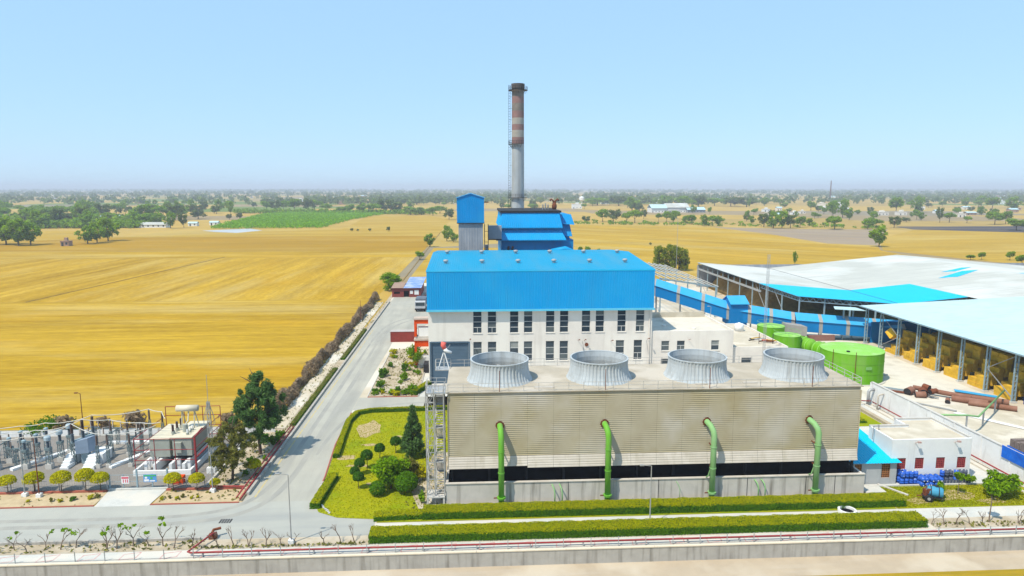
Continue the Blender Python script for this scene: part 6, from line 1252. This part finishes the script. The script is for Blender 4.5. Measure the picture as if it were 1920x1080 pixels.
# dry bush belt between field and road
rng_ = np.random.default_rng(77); n = 16000; Y = rng_.uniform(112, 246, n); W_ = 1.0 + .5 * np.sin(Y * .31) + .3 * np.sin(Y * .83); A = rng_.uniform(0, math.pi, n); rr = rng_.uniform(.3, 1, n) ** .5
Hh = 2.2 + .7 * np.sin(Y * .21 + 1) + .5 * np.sin(Y * .57); P = np.stack([-35.6 + np.cos(A) * W_ * rr, Y, np.sin(A) * Hh * rr], 1); V, F = leaf_quads(P, np.stack([np.cos(A), 0 * A, np.sin(A)], 1), .26, rng_, 3., .8)
o = link_mesh('dry_bush_belt', raw_mesh('dry_bush_belt', V, F, LEAF_DRY)); tag(o, 'belt of dry leafless scrub between the field and the road', 'scrub', kind='stuff')
BUSHD = [crown_mesh('crown', LEAF_DRY, 80, 700, 1.6, 1.1, 1.0, 18, .4, .2, 'round', 3.)]
for k, (x, y, s_) in enumerate(((-56.5, 112.4, 1.5), (-68, 112.6, 1.2), (-62, 113, 1.0), (-41, 112, 1.3))): tree('dry_bush', ['dry leafless bush behind the left of the transformer', 'dry bush behind the left edge insulators', 'small dry bush near the rusty floodlight pole', 'dry bush behind the lattice lightning mast'][k], x, y, BUSHD[0], None, cat='bush', sc=(s_, s_, s_))
tree('round_bush', 'low green bush behind the switchyard wall at far left', -71, 112.6, crown_mesh('crown', LEAF, 81, 1200, 4.0, 1.4, 1.2, 30, .3, .26), None, cat='bush')
# weed tufts scattered on the soil (uncountable)
P = []
for x0, x1, y0, y1, n in ((-110, -31, 73.1, 74.9, 500), (-31, -12.4, 73.05, 73.6, 160), (54.6, 76, 73.1, 74.3, 160), (-110, -48.7, 84.8, 88.4, 120), (-41, -31, 84.8, 88.4, 60), (-36, -30.4, 89, 112, 350), (-20.5, -11.2, 128.8, 168, 900), (-34.6, -30.4, 112, 240, 700), (-9, -4.2, 81.5, 100, 150)):
    P.append(np.stack([rng_.uniform(x0, x1, n), rng_.uniform(y0, y1, n), rng_.uniform(.03, .2, n)], 1))
P = np.concatenate(P); V, F = leaf_quads(P, np.tile([0, 0, 1.], (len(P), 1)), .26, rng_, 1.8, .9); o = link_mesh('weed_tufts', raw_mesh('weed_tufts', V, F, LEAF_OL)); tag(o, 'weeds and dry tufts scattered over the soil beds', 'weeds', kind='stuff')
# lawn grass tufts
def inside(px, py, poly):
    r_ = np.zeros(len(px), bool); j = len(poly) - 1
    for i in range(len(poly)):
        (xi, yi), (xj, yj) = poly[i], poly[j]; c = ((yi > py) != (yj > py)) & (px < (xj - xi) * (py - yi) / (yj - yi + 1e-9) + xi); r_ ^= c; j = i
    return r_
X = rng_.uniform(-22, 53, 50000); Y = rng_.uniform(78.2, 120.4, 50000); k = inside(X, Y, LAWNP) & (X < -4.1); X2 = rng_.uniform(53, 73, 9000); Y2 = rng_.uniform(78.3, 84.3, 9000)
P = np.stack([np.concatenate([X[k], X2]), np.concatenate([Y[k], Y2]), np.full(k.sum() + 9000, .06)], 1); V, F = leaf_quads(P, np.tile([0, -.6, .7], (len(P), 1)), .1, rng_, 2.2, .8)
o = link_mesh('lawn_grass', raw_mesh('lawn_grass', V, F, mat('grass_blade', (.32, .31, .002), (.26, .28, .002), .6, .85, island=.12))); tag(o, 'short yellow green grass of the lawns', 'grass', kind='stuff')
# ---------------------------------------------------------------- trees in the fields and beyond (real places on the ground)
UC = [crown_mesh('crown', LEAF_FAR, 100, 1500, .46, .40, .60, 22, .36, .060), crown_mesh('crown', LEAF_FAR, 101, 1500, .48, .36, .62, 18, .38, .062, 'flat'), crown_mesh('crown', LEAF_FAR2, 102, 1100, .44, .42, .58, 16, .36, .062), crown_mesh('crown', LEAF_FAR, 103, 1300, .45, .43, .56, 26, .32, .060)]
UE = crown_mesh('crown', mat('leaf_eucalypt', (.27, .31, .015), (.18, .235, .012), .4, .85, island=.4), 104, 2600, .5, .48, .52, 34, .28, .05); UT = [trunk_mesh('trunk', WOOD, 20 + i, .5, .022, 5, .28) for i in range(3)]
UB = crown_mesh('crown', LEAF_BR, 105, 3000, .5, .46, .5, 34, .3, .05)
rf_ = random.Random(21)
def ftree(label, X, Y, h, w, group, crown=None, name='field_tree'):
    t = thing(name, label, 'tree', (X, Y, 0), group, rf_.uniform(0, 6.28)); t.scale = (w * 1.1, w * 1.1, h * 1.05); link_mesh('crown', crown or rf_.choice(UC), t); link_mesh('trunk', rf_.choice(UT), t); return t
FT = {
    'A': [(-330.7, 502.2, 19.0, 20.7), (-316.1, 492.4, 18.5, 18.3), (-313.3, 501.2, 15.9, 15.7), (-339.0, 502.7, 19.1, 18.9)],
    'B': [(-278.2, 508.6, 12.4, 15.4), (-276.9, 518.2, 13.9, 13.8), (-276.7, 533.4, 17.1, 18.8)],
    'C': [(-360.0, 752.1, 14.5, 16.9), (-343.8, 740.9, 16.1, 17.9), (-332.6, 740.3, 14.1, 15.2), (-301.8, 700.3, 15.6, 14.3), (-292.4, 708.9, 15.1, 9.6)],
    'D': [(-372.9, 1262.3, 16.6, 22.6), (-342.2, 1203.8, 19.8, 23.5), (-334.2, 1231.1, 18.1, 19.9), (-308.3, 1201.9, 21.5, 25.2), (-284.4, 1200.6, 23.4, 28.9), (-279.8, 1228.0, 21.9, 25.6), (-242.2, 1146.5, 16.6, 18.3), (-208.6, 1097.2, 12.3, 17.5), (-196.0, 1096.5, 14.1, 19.1), (-175.0, 1095.3, 15.8, 19.1), (-154.9, 1071.9, 18.8, 25.4), (-137.1, 1093.2, 24.3, 29.3), (-120.3, 1092.2, 19.1, 22.3), (-93.5, 1026.5, 13.0, 24.2), (-77.6, 1025.6, 11.4, 20.9), (-59.1, 1004.8, 14.3, 18.9), (-31.1, 869.0, 15.1, 17.7), (-53.0, 1088.5, 12.0, 22.1)],
    'E': [(152.5, 804.1, 15.5, 16.6), (162.6, 791.0, 16.6, 17.7), (175.4, 778.0, 13.8, 15.0), (184.6, 777.5, 17.7, 16.2), (221.9, 884.9, 13.0, 11.4), (218.7, 800.4, 11.8, 7.8), (228.2, 799.9, 13.1, 11.7), (232.1, 787.1, 13.0, 11.5), (235.5, 751.3, 9.9, 9.8), (239.1, 740.0, 11.0, 10.9), (242.1, 708.2, 11.8, 10.5), (250.5, 707.7, 13.0, 11.7), (256.6, 707.4, 10.7, 9.4), (129.5, 780.6, 8.7, 11.1)],
    'F': [(309.7, 747.2, 8.9, 8.8), (296.6, 685.5, 15.3, 15.2), (298.3, 666.7, 16.1, 16.0), (306.8, 666.3, 17.4, 14.9), (315.3, 665.8, 15.1, 13.8), (329.2, 674.2, 11.8, 11.7), (350.2, 646.2, 15.1, 19.5), (465.8, 826.9, 15.0, 13.3), (352.5, 702.0, 8.7, 7.4), (382.3, 644.4, 10.6, 12.9), (400.3, 661.0, 11.0, 12.1), (424.0, 668.9, 12.5, 13.6), (496.2, 825.2, 10.6, 10.5), (542.6, 769.7, 19.3, 8.8), (553.8, 769.1, 13.5, 14.8), (565.6, 756.2, 8.9, 10.3), (571.4, 721.4, 14.5, 18.7), (591.7, 731.4, 14.8, 13.2), (513.0, 620.3, 11.4, 21.4)],
    'G': [(498.7, 901.7, 24.4, 17.7), (493.1, 919.0, 23.0, 16.3), (666.0, 1048.3, 25.5, 23.3), (730.1, 1092.1, 24.9, 24.6), (423.9, 1511.2, 22.3, 49.0), (439.6, 1424.7, 23.5, 34.9), (473.2, 1422.8, 26.0, 42.2), (536.7, 1504.9, 20.2, 37.4), (556.0, 1459.8, 22.2, 48.8), (574.1, 1417.2, 21.7, 47.8), (283.9, 1565.7, 20.1, 62.2), (323.0, 1516.8, 24.5, 48.5), (278.8, 1196.8, 23.3, 28.8), (269.4, 1117.9, 18.1, 18.0), (980.9, 1248.9, 22.6, 27.3), (950.0, 1159.3, 23.7, 30.4), (1033.9, 1391.5, 19.2, 19.0), (1130.3, 1471.7, 23.4, 23.2)],
    'lone': [(276.2, 450.6, 14.6, 13.2), (-30.0, 467.7, 8.9, 9.5), (-30.4, 383.9, 4.9, 6.0), (-20.4, 519.1, 11.5, 10.6), (-15.2, 508.6, 7.2, 8.0), (168.5, 348.5, 6.7, 3.0), (284.4, 366.3, 4.4, 4.3), (298.1, 362.6, 5.2, 5.1), (278.4, 366.6, 2.9, 5.0), (285.9, 339.4, 5.6, 6.9), (66.0, 419.8, 4.0, 3.3), (70.6, 419.6, 4.0, 4.0), (77.2, 419.2, 2.7, 2.7)],
    'euc': [(89.8, 324.9, 12.8, 6.3), (94.5, 324.6, 13.3, 7.9), (99.8, 326.5, 11.9, 7.5), (102.7, 324.2, 7.5, 3.2)],
    'big': [(-31.6, 267.3, 7.2, 8.8)],
}
GL = {'A': ('tree of the thick clump at the far left edge', 'clump at the left edge'), 'B': ('tree of the clump left of the orchard', 'three-tree clump'), 'C': ('tree in the row beside the low white sheds', 'row by the white sheds'), 'D': ('tree in the belt behind the green orchard', 'belt behind the orchard'),
      'E': ('tree in the row right of the chimney', 'row right of the chimney'), 'F': ('tree along the field edge behind the big shed', 'trees behind the big shed'), 'G': ('tree among the distant groves on the right', 'distant groves on the right')}
for k, (lb, gr_) in GL.items():
    for i_, (X, Y, h, w) in enumerate(sorted(FT[k], key=lambda q: q[0] / q[1])): ftree((ORDW[i_] + ' ' + lb).replace('tree ', 'tree from the left ', 1) if i_ else 'leftmost ' + lb, X, Y, h, w, gr_, UC[3] if k in 'AB' else None)
LL = ['lone round tree on the bare plot beyond the big shed', 'round tree at the field edge nearest the transfer tower', 'small tree at the field edge below the round one', 'bushy tree just left of the transfer tower', 'smaller bush beside the tree at the transfer tower', 'slim sapling behind the left of the big shed roof', 'middle of three small field trees at far right', 'right of three small field trees at far right', 'low bush, left of three small field trees at far right', 'tree cut by the right picture edge behind the shed', 'left of the small bushes behind the hall roof', 'middle of the small bushes behind the hall roof', 'right, smallest of the bushes behind the hall roof']
for lb, (X, Y, h, w) in zip(LL, FT['lone']): ftree(lb, X, Y, h, w, None, UC[3] if h > 6 else UC[0])
for lb, (X, Y, h, w) in zip(['leftmost eucalyptus behind the bare steel frame', 'tallest eucalyptus behind the bare steel frame', 'right eucalyptus behind the bare steel frame', 'short eucalyptus at the right end of the clump'], FT['euc']): ftree(lb, X, Y, h * 1.05, w * 1.35, 'eucalyptus clump', UE, 'eucalyptus_tree')
X, Y, h, w = FT['big'][0]; ftree('big bright bush at the end of the road beside the red hut', X - 1, Y, h, w, None, UB, 'round_bush')
for i in range(120):
    u = rf_.random(); Y = 705 + 520 * u ** 1.2; X = rf_.uniform(-.92 * Y + 60, -330 - .1 * (Y - 700)); 
    if Y > 900 and rf_.random() < .25: continue
    ftree('tree in the dense wood at the far left', X, Y, rf_.uniform(11, 22), rf_.uniform(13, 24), 'dense wood at the left')
for i in range(130):
    Y = rf_.uniform(1150, 2300); X = rf_.uniform(-.62, .86) * Y
    if -420 < X < 0 and Y < 1300: continue
    ftree('scattered tree on the hazy plain left of the chimney' if X < 40 else 'scattered tree on the hazy plain right of the chimney', X, Y, rf_.uniform(9, 18), rf_.uniform(9, 22), 'scattered trees left' if X < 40 else 'scattered trees right')
for i in range(46):
    Y = rf_.uniform(760, 1150); X = rf_.uniform(.3, .86) * Y
    ftree('small tree among the plots beyond the burnt strip', X, Y, rf_.uniform(5, 13), rf_.uniform(6, 14), 'trees beyond the burnt strip')
for lb, X, Y, s_ in (('scrubby bush, leftmost of the row in the left stubble', -112.4, 639, 3.4), ('second scrubby bush of the row in the left stubble', -107, 639, 2.6), ('third scrubby bush of the row in the left stubble', -95.7, 638, 3.2), ('largest scrubby bush of the row in the left stubble', -78.9, 637, 5), ('tiny dark bush alone in the right stubble', 123.5, 472, 2.2), ('scrub bush left of the orchard corner', -308, 884, 8), ('tallest scrub bush left of the orchard corner', -299.8, 898, 9)):
    ftree(lb, X, Y, s_, s_, None, UC[2], 'field_bush')
# orchard: one mass of low bushes in rows
def inst_mass(name, pts, sizes, nleaf, m, label, cat, seed, lsz):
    rg = np.random.default_rng(seed); n = len(pts); d = rg.normal(0, 1, (n, nleaf, 3)); d /= np.linalg.norm(d, axis=2)[..., None]; d[..., 2] = np.abs(d[..., 2]) * 1.1 - .25
    P = d * rg.uniform(.55, 1, (n, nleaf, 1)) * sizes[:, None, :] + pts[:, None, :]; P[..., 2] += sizes[:, None, 2] * .5; V, F = leaf_quads(P.reshape(-1, 3), d.reshape(-1, 3), np.repeat(sizes[:, 0] * lsz, nleaf), rg, 1.4, .5)
    return tag(link_mesh(name, raw_mesh(name, V, F, m)), label, cat, kind='stuff')
OP = [(-257.9, 680), (-150.5, 690), (-152, 870), (-134, 1045), (-286, 1148), (-309, 1018)]
gx, gy_ = np.meshgrid(np.arange(-312, -130, 3.6), np.arange(678, 1150, 5.2)); gx = gx.ravel() + rng_.normal(0, .5, gx.size); gy_ = gy_.ravel() + rng_.normal(0, .6, gy_.size); k = inside(gx, gy_, OP)
pts = np.stack([gx[k], gy_[k], np.zeros(k.sum())], 1); sz = np.stack([rng_.uniform(1.9, 2.6, len(pts))] * 2 + [rng_.uniform(2.2, 3.4, len(pts))], 1)
inst_mass('orchard_rows', pts, sz, 14, LEAF_OR, 'bright green orchard planted in close rows beyond the stubble', 'orchard', 5, .5)
# low scrub under the left wood and the belts
def scrub(label, x0, x1, yf, n, h, seed):
    rg = np.random.default_rng(seed); X = rg.uniform(x0, x1, n); Y = yf(X) + rg.uniform(0, 1, n) ** 2 * 60; r_ = rg.uniform(.6, 1.4, n) * h
    inst_mass('scrub', np.stack([X, Y, 0 * X], 1), np.stack([r_ * 1.5, r_ * 1.5, r_], 1), 26, LEAF_FAR, label, 'scrub', seed, .4)
scrub('low scrub along the front of the dense left wood', -640, -335, lambda x: 700 + (x + 640) * .03, 420, 4.5, 31)
scrub('scrub filling the middle of the dense left wood', -900, -400, lambda x: 860 + 0 * x, 300, 5, 32)
scrub('scrub belt behind the green orchard', -380, -60, lambda x: 1110 - (x + 380) * .22, 260, 4, 33)
scrub('thin scrub along the field edge right of the chimney', 60, 400, lambda x: 775 - (x - 60) * .35, 110, 2.2, 34)
# far woods fading into the haze
n = 7500; Y = 1600 + 9500 * rng_.uniform(0, 1, n) ** 1.6; X = rng_.uniform(-.72, .92, n) * Y; q = np.sin(X / 330 + 1.3) + np.sin(Y / 410 + X / 900) + .7 * np.sin(X / 140 - Y / 700); k = (q > -.2) | (rng_.uniform(0, 1, n) < .3); X, Y = X[k], Y[k]
pts = np.stack([X, Y, np.full(len(X), 2.)], 1); s_ = rng_.uniform(.7, 1.3, len(X)) * (1 + Y / 9000); sz = np.stack([9 * s_, 9 * s_, 8.5 * s_], 1)
inst_mass('far_woods', pts, sz, 16, LEAF_FAR2, 'far woods and tree lines along the hazy horizon', 'woods', 6, .55)
# ---------------------------------------------------------------- far houses and sheds
def house(label, x, y, w, d, h, m, group, kind=0, roofm=None):
    t = thing('farm_house', label, 'house', (x, y, 0), group); MB().box(x - w / 2, x + w / 2, y - d / 2, y + d / 2, -.1, h).build('wall', m, t)
    if kind == 0: MB().box(x - w / 2 - .3, x + w / 2 + .3, y - d / 2 - .3, y + d / 2 + .3, h + .003, h + .35).build('roof', roofm or ROOFW, t); MB().box(x - w * .15, x + w * .2, y - d * .2, y + d * .2, h + .36, h + 2.6).build('stair_head', m, t)
    else:
        for sg in (-1, 1): MB().hexa([(x - w / 2 - .4, y, h + d * .22), (x - w / 2 - .4, y + sg * d * .56, h - .1), (x + w / 2 + .4, y + sg * d * .56, h - .1), (x + w / 2 + .4, y, h + d * .22)] + [(x - w / 2 - .4, y, h + d * .22 + .2), (x - w / 2 - .4, y + sg * d * .56, h + .1), (x + w / 2 + .4, y + sg * d * .56, h + .1), (x + w / 2 + .4, y, h + d * .22 + .2)]).build('roof', roofm or SHEDW, t)
    nw = max(2, int(w / 5))
    for i in range(nw): xx = x - w / 2 + w * (i + .5) / nw; MB().box(xx - .7, xx + .7, y - d / 2 - .06, y - d / 2 - .003, 1.0 if i else .0, min(h - .5, 2.5)).build('window' if i else 'door', GLASS, t)
    return t
HB = mat('house_brick', (.36, .24, .18), (.3, .2, .15), .3, .9)
house('white factory shed, left of the group on the plain right of the chimney', 302, 1117, 26, 26, 7, WHITE2, 'distant works', 1); house('grey roofed factory shed in the middle of the distant works', 334, 1122, 38, 30, 8, WHITE2, 'distant works', 1, SHEDG); house('low blue grey shed at the right of the distant works', 362, 1108, 30, 18, 4.5, GREYC, 'distant works', 1); house('low white outbuilding in front of the distant works', 322, 1092, 18, 8, 3.6, WHITE2, 'distant works', 1, BANDG)
house('long white farm shed beside the tree row at left', -452, 879, 26, 10, 4, WHITE2, 'left farm sheds', 1); house('pale flat shed below the tree row at left', -326, 716, 30, 10, 3, WHITE2, 'left farm sheds', 1, SHEDG); house('small brown brick hut alone in the left stubble', -283, 491, 5.4, 5, 3.2, HB, None, 0, HB)
for x in (-296, -280): house('white outbuilding at the right of the tree row, ' + ('nearer the clump' if x < -290 else 'nearer the orchard'), x, 742 + (x + 296), 9, 6, 3, WHITE2, 'left farm sheds', 1)
for k in range(46):
    Y = rf_.uniform(1300, 3400); X = rf_.uniform(-.6, .85) * Y; house('pale far-off house on the hazy plain left of the chimney' if X < .06 * Y else 'pale far-off house on the hazy plain right of the chimney', X, Y, rf_.uniform(10, 24), rf_.uniform(8, 14), rf_.uniform(4, 9), rf_.choice((WHITE2, WHITE, HB, WHITE2)), 'far houses left' if X < .06 * Y else 'far houses right', rf_.choice((0, 0, 1)))
for k in range(22):
    Y = rf_.uniform(900, 1250); X = rf_.uniform(.42, .84) * Y; house('small farm house among the trees on the right plain', X, Y, rf_.uniform(8, 16), rf_.uniform(7, 10), rf_.uniform(3, 6), rf_.choice((WHITE2, WHITE, HB)), 'farm houses on the right', rf_.choice((0, 1)))
mt = thing('radio_mast', 'tall thin red radio mast on the right horizon', 'mast', (1090, 2050, 0)); lattice(mt, 1090, 2050, 0, 62, 1.6, .6, 20, RUST, 'lattice', .5)
wt_ = thing('water_tower', 'small white water tower left of the distant works', 'water tower', (215, 1360, 0)); MB().cyl((215, 1360, 0), (215, 1360, 14), 1.2, n=10).build('stem', WHITE2, wt_); MB().lathe([(1.5, 13.5), (5, 16), (5, 21), (1, 23)], (215, 1360, 0), 16, close=True).build('bowl', WHITE2, wt_)
pond = sheet('pond', [(-256, 660), (-222, 692), (-200, 660), (-212, 624), (-236, 640)], mat('pond_lining', (.45, .47, .48), (.38, .41, .42), .05, .5), -.012)
# ---------------------------------------------------------------- haze
hz = bpy.data.materials.new('haze'); hz.use_nodes = True; hz.node_tree.nodes.clear()
ho = hz.node_tree.nodes.new('ShaderNodeOutputMaterial'); hv = hz.node_tree.nodes.new('ShaderNodeVolumePrincipled'); hv.inputs['Color'].default_value = (.86, .91, 1, 1); hv.inputs['Density'].default_value = HAZE; hv.inputs['Anisotropy'].default_value = 0
hz.node_tree.links.new(hv.outputs[0], ho.inputs['Volume'])
hb = stuff(MB().box(-13900, 13900, -8900, 13900, -3, 80).build('haze', hz)); tag(hb, 'pale dusty haze over the whole plain', 'haze')
